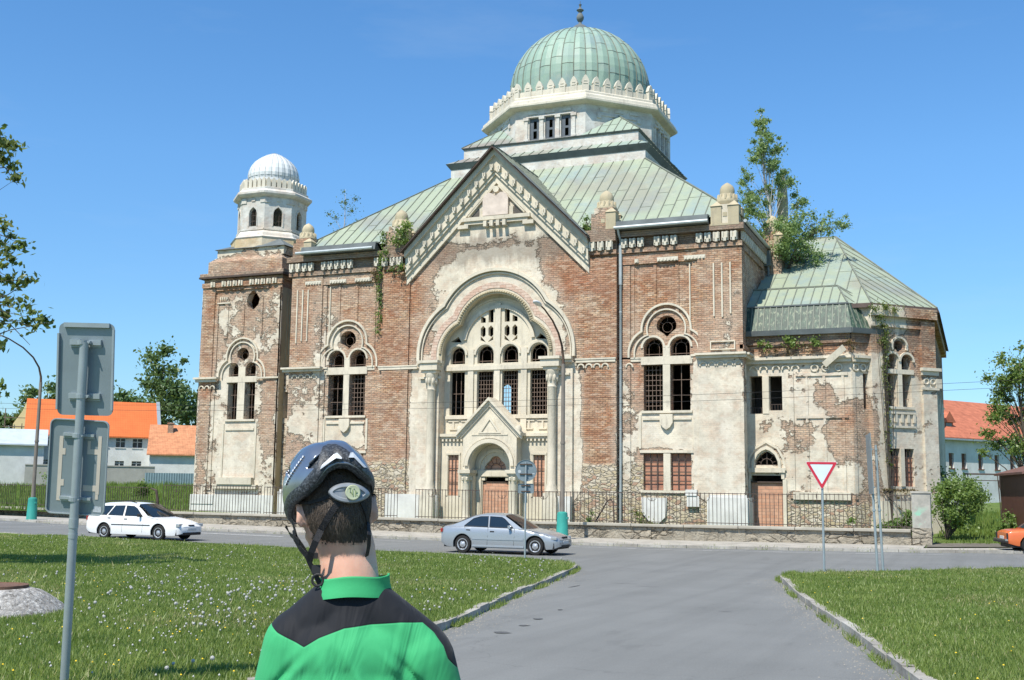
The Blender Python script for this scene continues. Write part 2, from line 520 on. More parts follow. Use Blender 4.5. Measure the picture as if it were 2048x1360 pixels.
M['tower'] = masonry('tower_render', .22, 1.8, blobs=[(-40.3, 11.5, 3.0, 2.8, -.35), (-40.2, 4.0, 1.3, 1.8, .9), (-40.3, 15.2, 3.2, 1.0, -.75), (-42.6, 11.5, .5, 3.2, -.75), (-40.2, 14.1, 3, .4, -1.0), (-38.2, 7.0, .6, 3, -.6), (-42.7, 5.5, .4, 3, -.7), (-42.6, 8.0, .6, .6, -.5)], grime=.3, zdark=[(14.9, .35, .4)])
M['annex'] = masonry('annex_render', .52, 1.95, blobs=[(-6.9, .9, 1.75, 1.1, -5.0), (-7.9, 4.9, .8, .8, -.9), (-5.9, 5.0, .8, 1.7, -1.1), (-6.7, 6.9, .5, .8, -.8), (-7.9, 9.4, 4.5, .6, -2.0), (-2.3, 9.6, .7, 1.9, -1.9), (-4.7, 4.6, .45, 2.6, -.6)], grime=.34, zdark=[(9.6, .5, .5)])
M['white_render'] = masonry('old_white_render', 3.0, None, pl_col=(.66, .65, .60), grime=.28)
M['ochre_render'] = masonry('lichen_render', 1.2, None, pl_col=(.56, .46, .27), grime=.3)
M['plinth'] = simple('pale_plinth', (.60, .585, .54), .9, var=.14, scale=1.5, bump=.3)
def stone_mat(name, col, d=.35, rough=.9):
  N = NT(name)
  c = N.mix(N.ramp(N.noise(.9, 6, .6), .35, .7), tuple(x * .78 for x in col), col)
  c = N.mix(N.ramp(N.noise(2.5, 7, .7, vec=N.vmul((2, 2, .5))), .52, .72, 0, d), c, (.24, .21, .17))
  c = N.mix(N.ramp(N.noise(7, 5, .7), .62, .72, 0, .45), c, (.42, .30, .16))
  return N.done(c, rough, 0, N.bump(N.noise(11, 6, .65), .45, .02), .12)
M['trim'] = stone_mat('moulded_stone', (.68, .61, .48), .5)
M['tracery'] = stone_mat('tracery_stone', (.68, .61, .475), .4)
M['lichen'] = stone_mat('lichen_stone', (.50, .43, .29), .55)
M['dentil'] = stone_mat('pale_dentil', (.66, .61, .50), .45)
M['copper'] = copper('copper_patina', (.25, .32, .255), (.33, .38, .29), brown=.85)
M['copper_dome'] = copper('copper_dome', (.23, .335, .26), (.29, .395, .315))
M['copper_light'] = copper('copper_pale', (.27, .315, .225), (.33, .365, .255), brown=.45)
M['copper_dark'] = copper('copper_weathered', (.042, .08, .054), (.07, .115, .078), dark=True)
M['seam'] = simple('copper_seam', (.17, .185, .145), .6, var=.2)
M['lead'] = simple('grey_sheet', (.135, .15, .15), .75, var=.25, scale=1.2, spec=.15)
M['leadlite'] = simple('pale_sheet', (.47, .52, .54), .45, var=.1, scale=1.2)
M['iron'] = simple('rusty_iron', (.075, .055, .045), .75, var=.3, scale=6)
M['ironlite'] = simple('rust_iron_pale', (.17, .12, .09), .75, var=.3, scale=6)
M['zinc'] = simple('galvanised', (.33, .375, .39), .45, .35, var=.08, scale=5, spec=.5)
M['pipe'] = simple('downpipe_zinc', (.40, .44, .44), .5, .2, var=.12, scale=3)
M['inner'] = simple('dark_interior', (.10, .09, .08), 1, var=.2)
M['soffit'] = simple('dark_timber', (.075, .055, .045), .85, var=.3)
M['slate'] = simple('grey_panes', (.10, .115, .13), .5, var=.2)
def brickfill(name, c1=(.52, .27, .17), c2=(.58, .34, .23), grime=0.0):
  N = NT(name)
  X, Y, Z = N.sep()
  bt = N.n.new('ShaderNodeTexBrick')
  N.set(bt.inputs['Vector'], N.comb(N.math('ADD', X, Y), Z, 0.0))
  bt.inputs['Scale'].default_value = 1; bt.inputs['Brick Width'].default_value = .34; bt.inputs['Row Height'].default_value = .15
  bt.inputs['Mortar Size'].default_value = .010; bt.inputs['Mortar Smooth'].default_value = .2
  bt.inputs['Color1'].default_value = (*c1, 1); bt.inputs['Color2'].default_value = (*c2, 1); bt.inputs['Mortar'].default_value = (.36, .25, .18, 1)
  c = N.mix(N.ramp(N.noise(2.2, 6, .7), .45, .68, 0, .35 + grime), bt.outputs[0], (.22, .13, .10))
  return N.done(c, .9, 0, N.bump(N.math('MULTIPLY', bt.outputs[1], -1), .5, .015), .1)
M['infill'] = brickfill('orange_block_infill')
M['infill_old'] = brickfill('sooty_brick_infill', (.40, .17, .11), (.46, .24, .16), .45)
# ------------------------------------------------------------------ ground, roads, lawns
from mathutils.geometry import delaunay_2d_cdt
def zr(y): return .45 * max(0, min(1, (26 - y) / 24)) ** 1.3
def sx(x): return min(.5, .009 * max(0, -22 - x)) + min(.3, .009 * max(0, x + 12))
def zroad(x, y): return zr(y) + sx(x) * max(0, min(1, (y - 3) / 8))
def interp(tab, x):
  if x <= tab[0][0]: return tab[0][1]
  for (a, b), (c, d) in zip(tab, tab[1:]):
    if x <= c: return b + (d - b) * (x - a) / (c - a)
  return tab[-1][1]
KF = [(-90, 58), (-65, 50), (-52, 47.2), (-44, 45.3), (-38, 44.9), (-30, 44.6), (-21, 44.6), (-14, 44.7), (-7, 44.9), (-2, 45.5), (1, 46.3), (4, 47.6), (8, 49.6), (14, 53), (26, 61), (45, 76)]
LK = [(-5.2, 2), (-6.2, 9), (-7.18, 14.88), (-7.8, 17.5), (-8.86, 21.9), (-9.44, 24.85), (-10.2, 28.6), (-10.5, 30.0), (-10.75, 30.9), (-11.3, 31.9), (-12.2, 32.7), (-13.6, 33.3), (-18, 33.9), (-24, 34.1), (-32, 34.5), (-45, 36.2), (-60, 41), (-90, 50)]
RK = [(2.3, 2), (.9, 7), (-.63, 11.93), (-1.8, 16.91), (-3.45, 23.44), (-4.55, 28.1), (-4.75, 29.0), (-4.6, 29.8), (-4.1, 30.5), (-3.2, 31.3), (-1.5, 33.0), (1, 35.3), (5, 38.4), (12, 43.2), (26, 52.5), (45, 66)]
def dist_poly(x, y, path):
  best = 1e9
  for (a, b), (c, d) in zip(path, path[1:]):
    vx, vy = c - a, d - b
    t = max(0, min(1, ((x - a) * vx + (y - b) * vy) / (vx * vx + vy * vy)))
    e = math.hypot(x - a - t * vx, y - b - t * vy)
    if e < best: best = e
  return best
def inside(poly, xs, ys):
  xs, ys = np.asarray(xs), np.asarray(ys)
  r = np.zeros(xs.shape, bool)
  n = len(poly)
  for i in range(n):
    x0, y0 = poly[i]; x1, y1 = poly[(i + 1) % n]
    if y0 == y1: continue
    c = ((ys > y0) != (ys > y1)) & (xs < (x1 - x0) * (ys - y0) / (y1 - y0) + x0)
    r ^= c
  return r
def sheet(name, poly, h, step, mat, kind='structure', extra=None, jit=0):
  bd = []
  for i in range(len(poly)):
    a, b = poly[i], poly[(i + 1) % len(poly)]
    k = max(1, int(math.hypot(b[0] - a[0], b[1] - a[1]) / (step * 1.5)))
    for j in range(k): bd.append((a[0] + (b[0] - a[0]) * j / k, a[1] + (b[1] - a[1]) * j / k))
  x0, x1 = min(p[0] for p in poly), max(p[0] for p in poly)
  y0, y1 = min(p[1] for p in poly), max(p[1] for p in poly)
  gx, gy = np.meshgrid(np.arange(x0 + step / 2, x1, step), np.arange(y0 + step / 2, y1, step))
  gx, gy = gx.ravel(), gy.ravel()
  m = inside(poly, gx, gy)
  inner = [(float(a), float(b)) for a, b in zip(gx[m], gy[m]) if dist_poly(a, b, poly + [poly[0]]) > step * .35]
  vs = [Vector(p) for p in bd + inner]
  ed = [(i, (i + 1) % len(bd)) for i in range(len(bd))]
  r = delaunay_2d_cdt(vs, ed, [], 1, 1e-5)
  me = bpy.data.meshes.new(name)
  me.from_pydata([(p.x, p.y, h(p.x, p.y)) for p in r[0]], [], [list(f) for f in r[2]])
  me.materials.append(mat)
  me.polygons.foreach_set('use_smooth', [True] * len(me.polygons))
  me.update()
  bm = bmesh.new(); bm.from_mesh(me); bmesh.ops.recalc_face_normals(bm, faces=bm.faces)
  if bm.faces and sum(f.normal.z for f in bm.faces) < 0: bmesh.ops.reverse_faces(bm, faces=bm.faces)
  bm.to_mesh(me); bm.free()
  o = bpy.data.objects.new(name, me); COL.objects.link(o)
  o['kind'] = kind
  return o
# materials
def asphalt(name, c0, c1, seedoff=0.0):
  N = NT(name)
  n1 = N.noise(.35, 6, .6)
  c = N.mix(N.ramp(n1, .3, .7), c0, c1)
  n2 = N.noise(55, 3, .6)
  c = N.mix(N.ramp(n2, .35, .75, 0, .35), c, tuple(x * 1.55 for x in c1))
  n3 = N.noise(1.3, 7, .7, vec=N.vmul((1, .35, 1)))
  c = N.mix(N.ramp(n3, .60, .66, 0, .25), c, tuple(x * .62 for x in c0))
  stn = N.noise(.16, 5, .55)
  c = N.mix(N.ramp(stn, .5, .66, 0, .3), c, tuple(x * 1.22 for x in c1))
  c = N.mix(N.ramp(N.noise(.5, 5, .6, vec=N.vmul((3.0, .12, 1))), .45, .62, 0, .22), c, tuple(x * .68 for x in c0))
  c = N.mix(N.ramp(N.noise(18, 4, .7), .66, .74, 0, .45), c, tuple(x * .5 for x in c0))
  cr = N.voro(.22, feature='DISTANCE_TO_EDGE', vec=N.noise(1, 1) if False else None)
  wv = N.n.new('ShaderNodeVectorMath'); wv.operation = 'ADD'
  N.set(wv.inputs[0], N.obj());
  nz = N.noise(.8, 4, .6, out='Color'); sc_ = N.n.new('ShaderNodeVectorMath'); sc_.operation = 'SCALE'; N.set(sc_.inputs[0], nz); sc_.inputs['Scale'].default_value = 1.6
  N.set(wv.inputs[1], sc_.outputs[0])
  crk = N.voro(.13, feature='DISTANCE_TO_EDGE', vec=wv.outputs[0])
  c = N.mix(N.ramp(crk, 0, .003, .22, 0), c, tuple(x * .4 for x in c0))
  return N.done(c, .88, 0, N.bump(N.noise(80, 3), .35, .01), .25)
M['road'] = asphalt('street_asphalt', (.140, .142, .134), (.178, .180, .170))
M['road2'] = asphalt('side_road_asphalt', (.146, .148, .139), (.182, .184, .173))
M['pave'] = simple('pavement_concrete', (.36, .335, .285), .9, var=.22, scale=1.4, bump=.3)
N = NT('kerb_stone')
c = N.mix(N.ramp(N.noise(1.1, 5, .6), .35, .65), (.26, .24, .205), (.42, .40, .35))
c = N.mix(N.ramp(N.noise(9, 5, .7), .5, .7, 0, .5), c, (.17, .16, .13))
M['kerb'] = N.done(c, .9, 0, N.bump(N.noise(12, 5), .5, .02), .2)
N = NT('lawn_soil')
c = N.mix(N.ramp(N.noise(1.2, 7, .7), .35, .7), (.11, .165, .035), (.19, .23, .06))
c = N.mix(N.ramp(N.noise(.35, 5, .6), .56, .75, 0, .35), c, (.15, .15, .06))
M['soil'] = N.done(c, 1, 0, N.bump(N.noise(25, 4), .8, .04), .1)
N = NT('rough_meadow')
c = N.mix(N.ramp(N.noise(.5, 7, .7), .35, .7), (.07, .13, .03), (.13, .19, .05))
c = N.mix(N.ramp(N.noise(.12, 4, .6), .5, .7, 0, .5), c, (.22, .22, .09))
M['meadow'] = N.done(c, 1, 0, N.bump(N.noise(8, 5), 1, .1), .1)
N = NT('bare_earth')
c = N.mix(N.ramp(N.noise(2, 7, .7), .35, .7), (.12, .105, .085), (.22, .20, .165))
M['earth'] = N.done(c, 1, 0, N.bump(N.noise(14, 5), .8, .05), .1)
# wide ground (mostly hidden under the other sheets)
def hg(x, y):
  yk = interp(KF, x)
  if y > 49.6 and x < -2.2: return .42 + sx(x) * 1.0
  if y > yk: return sx(x) + .06 + .012 * max(0, y - yk) * (1 if x > -2.2 else 0)
  return zroad(x, y) - .12
BIG = [(-160, -30), (90, -30), (90, 260), (-160, 260)]
sheet("ground", [(-420, -60), (300, -60), (300, 500), (-420, 500)], lambda x, y: -.35, 60, M['meadow'])
# churchyard and meadow beyond the boundary wall
def hyard(x, y):
  t = max(0, min(1, (-x - 36) / 6)); return .46 + sx(x) * .9 + t * .058 * max(0, y - 52)
YB = [(-160, 49.75), (-2.2, 49.75), (-2.2, 120), (-160, 160)]
sheet("churchyard", YB, hyard, 2.5, M['meadow'])
# verge right of the wall
vr = [(x, y + .02) for x, y in KF if x >= 1]
VERGE = [(-2.15, 46.9), (1.0, 48.6)] + [(x - 1.0, y + 2.0) for x, y in KF if x > 3] + [(60, 120), (-2.15, 120)]
def hverge(x, y): return sx(x) + .13 + .040 * max(0, y - 51)
sheet("verge", VERGE, hverge, 1.5, M['meadow'])
EARTH = [(-2.1, 46.95), (1.0, 48.65), (5.0, 50.2), (4.6, 52.5), (1.6, 51.6), (-.5, 51.3), (-2.1, 50.6)]
sheet("bare_ground", EARTH, lambda x, y: hverge(x, y) + .02, .8, M['earth'])
# main street
far = KF
near = [p for p in LK if p[0] <= -11.3]
STREET = [(x, y) for x, y in far] + [(x, y) for x, y in RK[::-1] if y >= 30.5] + [(-4.75, 29.2), (-10.3, 29.0)] + [p for p in LK if p[0] <= -10.75]
sheet("street", STREET, lambda x, y: zroad(x, y), 1.5, M['road'])
SIDE = [(-5.2, -6), (2.6, -6)] + RK[:6] + [(-4.75, 29.6), (-10.35, 30.6)] + LK[:7][::-1]
sheet("side_road", SIDE, lambda x, y: zroad(x, y) + .004, 1.2, M['road2'])
# pavement along the wall
PAVE = [(x, y + .16) for x, y in KF] + [(45, 79), (26, 64), (14, 55.5), (8, 51.8), (4, 49.8), (1, 48.7), (-2.2, 46.9), (-2.2, 49.3), (-41.5, 49.3), (-46, 49.6), (-55, 50.5), (-65, 53), (-90, 61)]
def hpave(x, y): return sx(x) + .10 + .004 * (y - interp(KF, x))
sheet("pavement", PAVE, hpave, 1.3, M['pave'])
# kerbs
def kerb(name, path, side, top, wd, seed, seg=1.0, hfun=None):
  mb = MB(); rnd = random.Random(seed)
  for (a, b), (c, d) in zip(path, path[1:]):
    L = math.hypot(c - a, d - b); n = max(1, round(L / seg))
    ux, uy = (c - a) / L, (d - b) / L
    nx, ny = -uy * side, ux * side
    for i in range(n):
      s0, s1 = L * i / n + .008, L * (i + 1) / n - .008
      j = rnd.uniform(-.012, .012)
      P = []
      for t in (s0, s1):
        for w_ in (j, wd + j):
          P.append((a + ux * t + nx * w_, b + uy * t + ny * w_))
      zz = [zroad(p[0], p[1]) for p in P]
      dz = rnd.uniform(-.012, .012)
      tp = [(hfun(p[0], p[1]) if hfun else z + top) + dz for p, z in zip(P, zz)]
      v = [(p[0], p[1], z - .08) for p, z in zip(P, zz)] + [(p[0], p[1], t_) for p, t_ in zip(P, tp)]
      o_ = (0, 1, 3, 2)
      v = [v[k] for k in o_] + [v[4 + k] for k in o_]
      mb.add(v, [(0, 3, 2, 1), (4, 5, 6, 7), (0, 1, 5, 4), (1, 2, 6, 5), (2, 3, 7, 6), (3, 0, 4, 7)])
  o = mb.build(name, M['kerb'], None)
  bm = bmesh.new(); bm.from_mesh(o.data); bmesh.ops.recalc_face_normals(bm, faces=bm.faces); bm.to_mesh(o.data); bm.free()
  o['kind'] = 'structure'
  return o
kerb("kerb", KF, 1, .10, .18, 1, hfun=lambda x, y: sx(x) + .105)
kerb("kerb", LK, 1, .11, .16, 2)
kerb("kerb", RK, -1, .11, .16, 3)
# lawns
LAWN_L = [(-160, -6), (-5.0, -6)] + [(x - .14, y) for x, y in LK[:8]] + [(x - .10, y - .10) for x, y in LK[8:12]] + [(x, y - .14) for x, y in LK[12:]] + [(-160, 60)]
LAWN_R = [(40, -6), (2.9, -6)] + [(x + .14, y) for x, y in RK[:6]] + [(x + .13, y - .04) for x, y in RK[6:8]] + [(x + .08, y - .12) for x, y in RK[8:]] + [(60, 60)]
def hlawn(x, y, path, k=1.0):
  d = dist_poly(x, y, path)
  t = min(1, d / 4.0); t = t * t * (3 - 2 * t)
  w_ = .035 * math.sin(x * .9 + 1.3) * math.cos(y * .7) + .02 * math.sin(x * 2.3 + y * 1.7)
  return zroad(x, y) + .095 + t * (.13 * k + w_)
HL = lambda x, y: hlawn(x, y, LK)
HR = lambda x, y: hlawn(x, y, RK, .5)
sheet("lawn", [p for p in LAWN_L if True][0:0] + [(-70, 2), (-5.34, 2)] + LAWN_L[3:-1] , HL, 1.0, M['soil'])
sheet("lawn", [(34, 2), (2.44, 2)] + LAWN_R[3:-1], HR, 1.0, M['soil'])
# painted lines
pm = MB()
M['paint'] = simple('worn_road_paint', (.46, .46, .44), .8, var=.25, scale=6)
def dash(x0, x1, off_, wd=.10):
  P = []
  n = max(1, int((x1 - x0) / .8))
  for i in range(n):
    a, b = x0 + (x1 - x0) * i / n, x0 + (x1 - x0) * (i + 1) / n
    q = []
    for (x, o_) in ((a, 0), (b, 0), (b, wd), (a, wd)):
      y = interp(KF, x) - off_ + o_
      q.append((x, y, zroad(x, y) + .006))
    pm.add(q, [(0, 1, 2, 3)])
for i in range(14): dash(-66 + i * 5.6, -63.0 + i * 5.6, 1.55)
dash(-34.5, -28.5, 2.2, .3); dash(-12.9, -9.6, 1.75); dash(-7.3, -3.4, 1.75); dash(-26, -22.4, 1.8)
o = pm.build("road_marking", M['paint'], None); o['kind'] = 'structure'
# dark patched strip where the side road meets the street
pm = MB()
M['tar'] = simple('tar_patch', (.098, .099, .096), .85, var=.2, scale=8)
rnd = random.Random(11)
for px, py, L, wd in ((-8.0, 26.2, .9, .05), (-7.2, 25.6, .9, .05), (-9.4, 26.4, .8, .04), (-6.9, 18.9, .10, .3), (-6.6, 17.1, .22, .28), (-6.4, 16.0, .25, .2), (-6.3, 14.9, .3, .25), (-4.2, 20.0, .3, .06), (-8.7, 24.8, .08, .9)):
  n = 9
  q = [(px + L / 2 * math.cos(2 * PI * i / n) * rnd.uniform(.45, 1.1), py + wd / 2 * math.sin(2 * PI * i / n) * rnd.uniform(.45, 1.1)) for i in range(n)]
  pm.poly([(x, y, zroad(x, y) + .012) for x, y in q])
o = pm.build("tar_patch", M['tar'], None); o['kind'] = 'structure'

# ------------------------------------------------------------------ grass blades
def leafmat(name, c0, c1, dry=None, trans=.35):
  N = NT(name)
  N.n.remove(N.bsdf)
  t = N.attr('tint')
  c = N.mix(t, c0, c1)
  if dry: c = N.mix(N.ramp(t, .93, 1.0), c, dry)
  c = N.mix(N.ramp(N.noise(.9, 4, .6), .35, .7, 0, .35), c, tuple(x * .55 for x in c0))
  d = N.n.new('ShaderNodeBsdfDiffuse'); tr = N.n.new('ShaderNodeBsdfTranslucent'); mx_ = N.n.new('ShaderNodeMixShader')
  gl = N.n.new('ShaderNodeBsdfGlossy'); gl.inputs['Roughness'].default_value = .45
  N.set(gl.inputs['Color'], (.5, .5, .5))
  N.set(d.inputs[0], c); N.set(tr.inputs[0], N.mix(.5, c, (.25, .35, .05)))
  mx_.inputs[0].default_value = trans
  N.t.links.new(d.outputs[0], mx_.inputs[1]); N.t.links.new(tr.outputs[0], mx_.inputs[2])
  m2 = N.n.new('ShaderNodeMixShader'); m2.inputs[0].default_value = .05
  N.t.links.new(mx_.outputs[0], m2.inputs[1]); N.t.links.new(gl.outputs[0], m2.inputs[2])
  N.t.links.new(m2.outputs[0], N.out.inputs[0])
  return N.m
M['blade'] = leafmat('grass_blade', (.15, .235, .045), (.34, .41, .105), (.55, .50, .24), .5)
def project(P):
  v = P - np.array([0, 0, 2.2])
  F, R, U = np.array(_F), np.array(_R), np.array(_U)
  d = v @ F
  return 1024 + 2250 * (v @ R) / d, 680 - 2250 * (v @ U) / d, d
def meshfrom(name, V, F3, tint, mat):
  me = bpy.data.meshes.new(name)
  nv, nf = len(V), len(F3)
  k = F3.shape[1]
  me.vertices.add(nv); me.vertices.foreach_set('co', V.astype(np.float32).ravel())
  me.loops.add(nf * k); me.loops.foreach_set('vertex_index', F3.astype(np.int32).ravel())
  me.polygons.add(nf); me.polygons.foreach_set('loop_start', np.arange(0, nf * k, k, dtype=np.int32))
  me.update(calc_edges=True)
  at = me.attributes.new('tint', 'FLOAT', 'FACE'); at.data.foreach_set('value', tint.astype(np.float32))
  me.materials.append(mat)
  return me
def grass(name, poly, hfun, path, seed, bbox, dens0):
  rs = np.random.RandomState(seed)
  x0, x1, y0, y1 = bbox
  pts = []
  area = (x1 - x0) * (y1 - y0)
  n = int(area * dens0)
  X = rs.uniform(x0, x1, n); Y = rs.uniform(y0, y1, n)
  P = np.stack([X, Y, np.full(n, .3)], 1)
  px, py, d = project(P)
  keep = (d > 6) & (px > -130) & (px < 2180) & (py < 1750)
  keep &= rs.rand(n) < np.clip(14.0 / np.maximum(d, 1), .0, 1) ** 1.25
  X, Y, d = X[keep], Y[keep], d[keep]
  m = inside(poly, X, Y); X, Y, d = X[m], Y[m], d[m]
  # terrain by bilinear lookup of a coarse grid
  gx = np.arange(x0 - 1, x1 + 1.5, .5); gy = np.arange(y0 - 1, y1 + 1.5, .5)
  G = np.array([[hfun(a, b) for a in gx] for b in gy])
  fx, fy = (X - gx[0]) / .5, (Y - gy[0]) / .5
  ix, iy = fx.astype(int), fy.astype(int); fx -= ix; fy -= iy
  Z = G[iy, ix] * (1 - fx) * (1 - fy) + G[iy, ix + 1] * fx * (1 - fy) + G[iy + 1, ix] * (1 - fx) * fy + G[iy + 1, ix + 1] * fx * fy
  n = len(X)
  clump = .5 + .5 * np.sin(X * 1.7 + 2 * np.sin(Y * .9)) * np.cos(Y * 1.3 + 1.5 * np.sin(X * .7))
  clump2 = .5 + .5 * np.sin(X * 5.1 + 3 * np.sin(Y * 2.9)) * np.cos(Y * 4.3)
  H = (.025 + .035 * rs.rand(n) + .05 * clump * rs.rand(n) + .03 * clump2 * rs.rand(n)) * 1.0
  H[rs.rand(n) < .012] *= 2.0
  W = .0035 + .00055 * d + .003 * rs.rand(n)
  a = rs.rand(n) * 2 * PI
  lean = H * (.25 + .7 * rs.rand(n)); la = rs.rand(n) * 2 * PI
  bx, by = np.cos(a) * W, np.sin(a) * W
  V = np.empty((n, 3, 3))
  V[:, 0] = np.stack([X - bx, Y - by, Z - .02], 1); V[:, 1] = np.stack([X + bx, Y + by, Z - .02], 1)
  V[:, 2] = np.stack([X + np.cos(la) * lean, Y + np.sin(la) * lean, Z + H], 1)
  F3 = np.arange(n * 3).reshape(n, 3)
  tint = np.clip(.30 + .35 * clump + .25 * clump2 * rs.rand(n) + .25 * (rs.rand(n) - .5), 0, .9)
  tint[rs.rand(n) < .05 + .25 * (np.sin(X * .55 + 1.0 + np.sin(Y * .4)) * np.sin(Y * .62 + 2 * np.sin(X * .33)) > .62)] = 1.0
  me = meshfrom(name, V.reshape(-1, 3), F3, tint, M['blade'])
  o = bpy.data.objects.new(name, me); COL.objects.link(o); o['kind'] = 'stuff'
  return o
g1 = grass("grass", LAWN_L, HL, LK, 1, (-34, -5, 5.5, 37), 2600); tag(g1, 'short green grass of the lawn left of the side road', 'grass')
g2 = grass("grass", LAWN_R, HR, RK, 2, (-5, 14, 9, 44), 2200); tag(g2, 'short green grass of the lawn right of the side road', 'grass')
# longer tufts in the meadow beyond the wall and on the verge
def tufts(name, bbox, n, zf, hmin, hmax, seed, label, wd=.03, test=None):
  rs = np.random.RandomState(seed)
  X = rs.uniform(bbox[0], bbox[1], n); Y = rs.uniform(bbox[2], bbox[3], n)
  if test is not None:
    m = test(X, Y); X, Y = X[m], Y[m]; n = len(X)
  Z = np.array([zf(a, b) for a, b in zip(X, Y)])
  H = rs.uniform(hmin, hmax, n) * (.6 + .4 * np.sin(X * .8) * np.cos(Y * .6))
  a = rs.rand(n) * 2 * PI; la = rs.rand(n) * 2 * PI; lean = H * .4 * rs.rand(n)
  V = np.empty((n, 3, 3)); bx, by = np.cos(a) * wd, np.sin(a) * wd
  V[:, 0] = np.stack([X - bx, Y - by, Z - .03], 1); V[:, 1] = np.stack([X + bx, Y + by, Z - .03], 1)
  V[:, 2] = np.stack([X + np.cos(la) * lean, Y + np.sin(la) * lean, Z + H], 1)
  me = meshfrom(name, V.reshape(-1, 3), np.arange(n * 3).reshape(n, 3), rs.rand(n) * .8, M['blade'])
  o = bpy.data.objects.new(name, me); COL.objects.link(o); o['kind'] = 'stuff'
  tag(o, label, 'grass'); return o
tufts("grass", (-75, -43.5, 50.1, 78), 26000, hyard, .25, .75, 5, 'uncut meadow grass behind the iron fence left of the tower', .04)
tufts("grass", (-1.9, 16, 50.6, 75), 16000, hverge, .12, .5, 6, 'rough grass on the bank right of the synagogue', .04, test=lambda X, Y: ~((X > 1.2) & (X < 3.6) & (Y < 58)))

# weeds and grit along the kerbs
def kerbside(path, side, n, seed, ymin, ymax):
  rs = np.random.RandomState(seed); V = []
  seg = [(a, b) for a, b in zip(path, path[1:]) if ymin <= a[1] <= ymax]
  while len(V) < n * 3:
    (a, b), (c, d) = seg[rs.randint(len(seg))]
    t = rs.rand(); x, y = a + (c - a) * t, b + (d - b) * t
    L = math.hypot(c - a, d - b); nx, ny = -(d - b) / L * side, (c - a) / L * side
    cl = math.sin((x + y) * 3.1) + math.sin(y * 1.3 + 1) * .8
    if cl < .35 and rs.rand() > .12: continue
    inn_ = rs.rand() < .45
    o_ = rs.uniform(.03, .20) if inn_ else -rs.uniform(.0, .12) ** 1.0
    x += nx * o_; y += ny * o_
    z = zroad(x, y) + (.11 if inn_ else .0); h_ = rs.uniform(.03, .13); a_ = rs.rand() * 6.28; w_ = .008
    V += [(x - w_ * math.cos(a_), y - w_ * math.sin(a_), z), (x + w_ * math.cos(a_), y + w_ * math.sin(a_), z), (x + rs.normal(0, .05), y + rs.normal(0, .05), z + h_)]
  return V
V = kerbside(LK, 1, 5200, 3, 8, 34) + kerbside(RK, -1, 4200, 4, 8, 34) + kerbside([(a, b - .0) for a, b in KF], 1, 900, 5, 44, 48)
V = np.array(V)
me = meshfrom("kerb_weeds", V, np.arange(len(V)).reshape(-1, 3), np.random.RandomState(1).rand(len(V) // 3) ** .8, M['blade'])
o = bpy.data.objects.new("kerb_weeds", me); COL.objects.link(o); o['kind'] = 'stuff'; tag(o, 'short weeds and grass spilling over the kerb stones', 'weeds')
rs = np.random.RandomState(8); V, F_ = [], []
for i in range(2600):
  left = rs.rand() < .5; path = LK if left else RK
  y = rs.uniform(9, 29); x = interp([(b, a) for a, b in path if b < 30.2], y) + (1 if left else -1) * abs(rs.normal(0, .28))
  z = zroad(x, y) + .004; r = rs.uniform(.004, .013); b = len(V)
  V += [(x - r, y - r, z), (x + r, y - r * .6, z), (x + r * .5, y + r, z), (x - r * .8, y + r * .7, z), (x, y, z + r)]
  F_ += [(b, b + 1, b + 4), (b + 1, b + 2, b + 4), (b + 2, b + 3, b + 4), (b + 3, b, b + 4)]
M['grit'] = simple('grit', (.24, .22, .185), .9, var=.4, scale=30)
me = meshfrom("grit", np.array(V), np.array(F_), np.zeros(len(F_)), M['grit'])
o = bpy.data.objects.new("grit", me); COL.objects.link(o); o['kind'] = 'stuff'; tag(o, 'loose grit and pebbles gathered along the side road edges', 'grit')
# ------------------------------------------------------------------ the synagogue
PINV = {}
def wthing(name, label, cat, loc, group=None):
  """a thing whose parts are modelled in world coordinates"""
  o = thing(name, label, cat, loc, 0, group)
  PINV[o.name] = Matrix.Translation(-Vector(loc))
  return o
_b0 = MB.build
SPLIT = {"plinth", "cornice_bracket", "moulding", "gutter", "brick_infill", "pinnacle_cap", "eaves_flashing", "side_moulding", "frieze", "clamp", "window_grille", "drum_window_panes"}
def pieces(s, gap=.05):
  n = len(s.v); par = list(range(n))
  def fd(a):
    while par[a] != a: par[a] = par[par[a]]; a = par[a]
    return a
  for f in s.f:
    r = fd(f[0])
    for i in f[1:]: par[fd(i)] = r
  g = {}
  for i in range(n): g.setdefault(fd(i), []).append(i)
  keys = list(g); bb = []
  V = np.array(s.v)
  for k in keys: q = V[g[k]]; bb.append((q.min(0) - gap / 2, q.max(0) + gap / 2))
  kp = list(range(len(keys)))
  def f2(a):
    while kp[a] != a: kp[a] = kp[kp[a]]; a = kp[a]
    return a
  for i in range(len(keys)):
    for j in range(i):
      if (bb[i][0] < bb[j][1]).all() and (bb[j][0] < bb[i][1]).all(): kp[f2(i)] = f2(j)
  grp = {}
  idx = {k: i for i, k in enumerate(keys)}
  for fi, f in enumerate(s.f): grp.setdefault(f2(idx[fd(f[0])]), []).append(fi)
  out = []
  for k in sorted(grp):
    m = MB(); mp_ = {}
    for fi in grp[k]:
      f = s.f[fi]
      for i in f:
        if i not in mp_: mp_[i] = len(m.v); m.v.append(s.v[i])
      m.f.append([mp_[i] for i in f]); m.m.append(s.m[fi]); m.t.append(s.t[fi])
    out.append(m)
  return out
def _build(s, name, mats, parent=None, **k):
  if name in SPLIT and parent is not None:
    ms_ = pieces(s)
    if 1 < len(ms_) <= 100:
      r_ = [_one(m, name, mats, parent, **k) for m in ms_]
      return r_[0]
  return _one(s, name, mats, parent, **k)
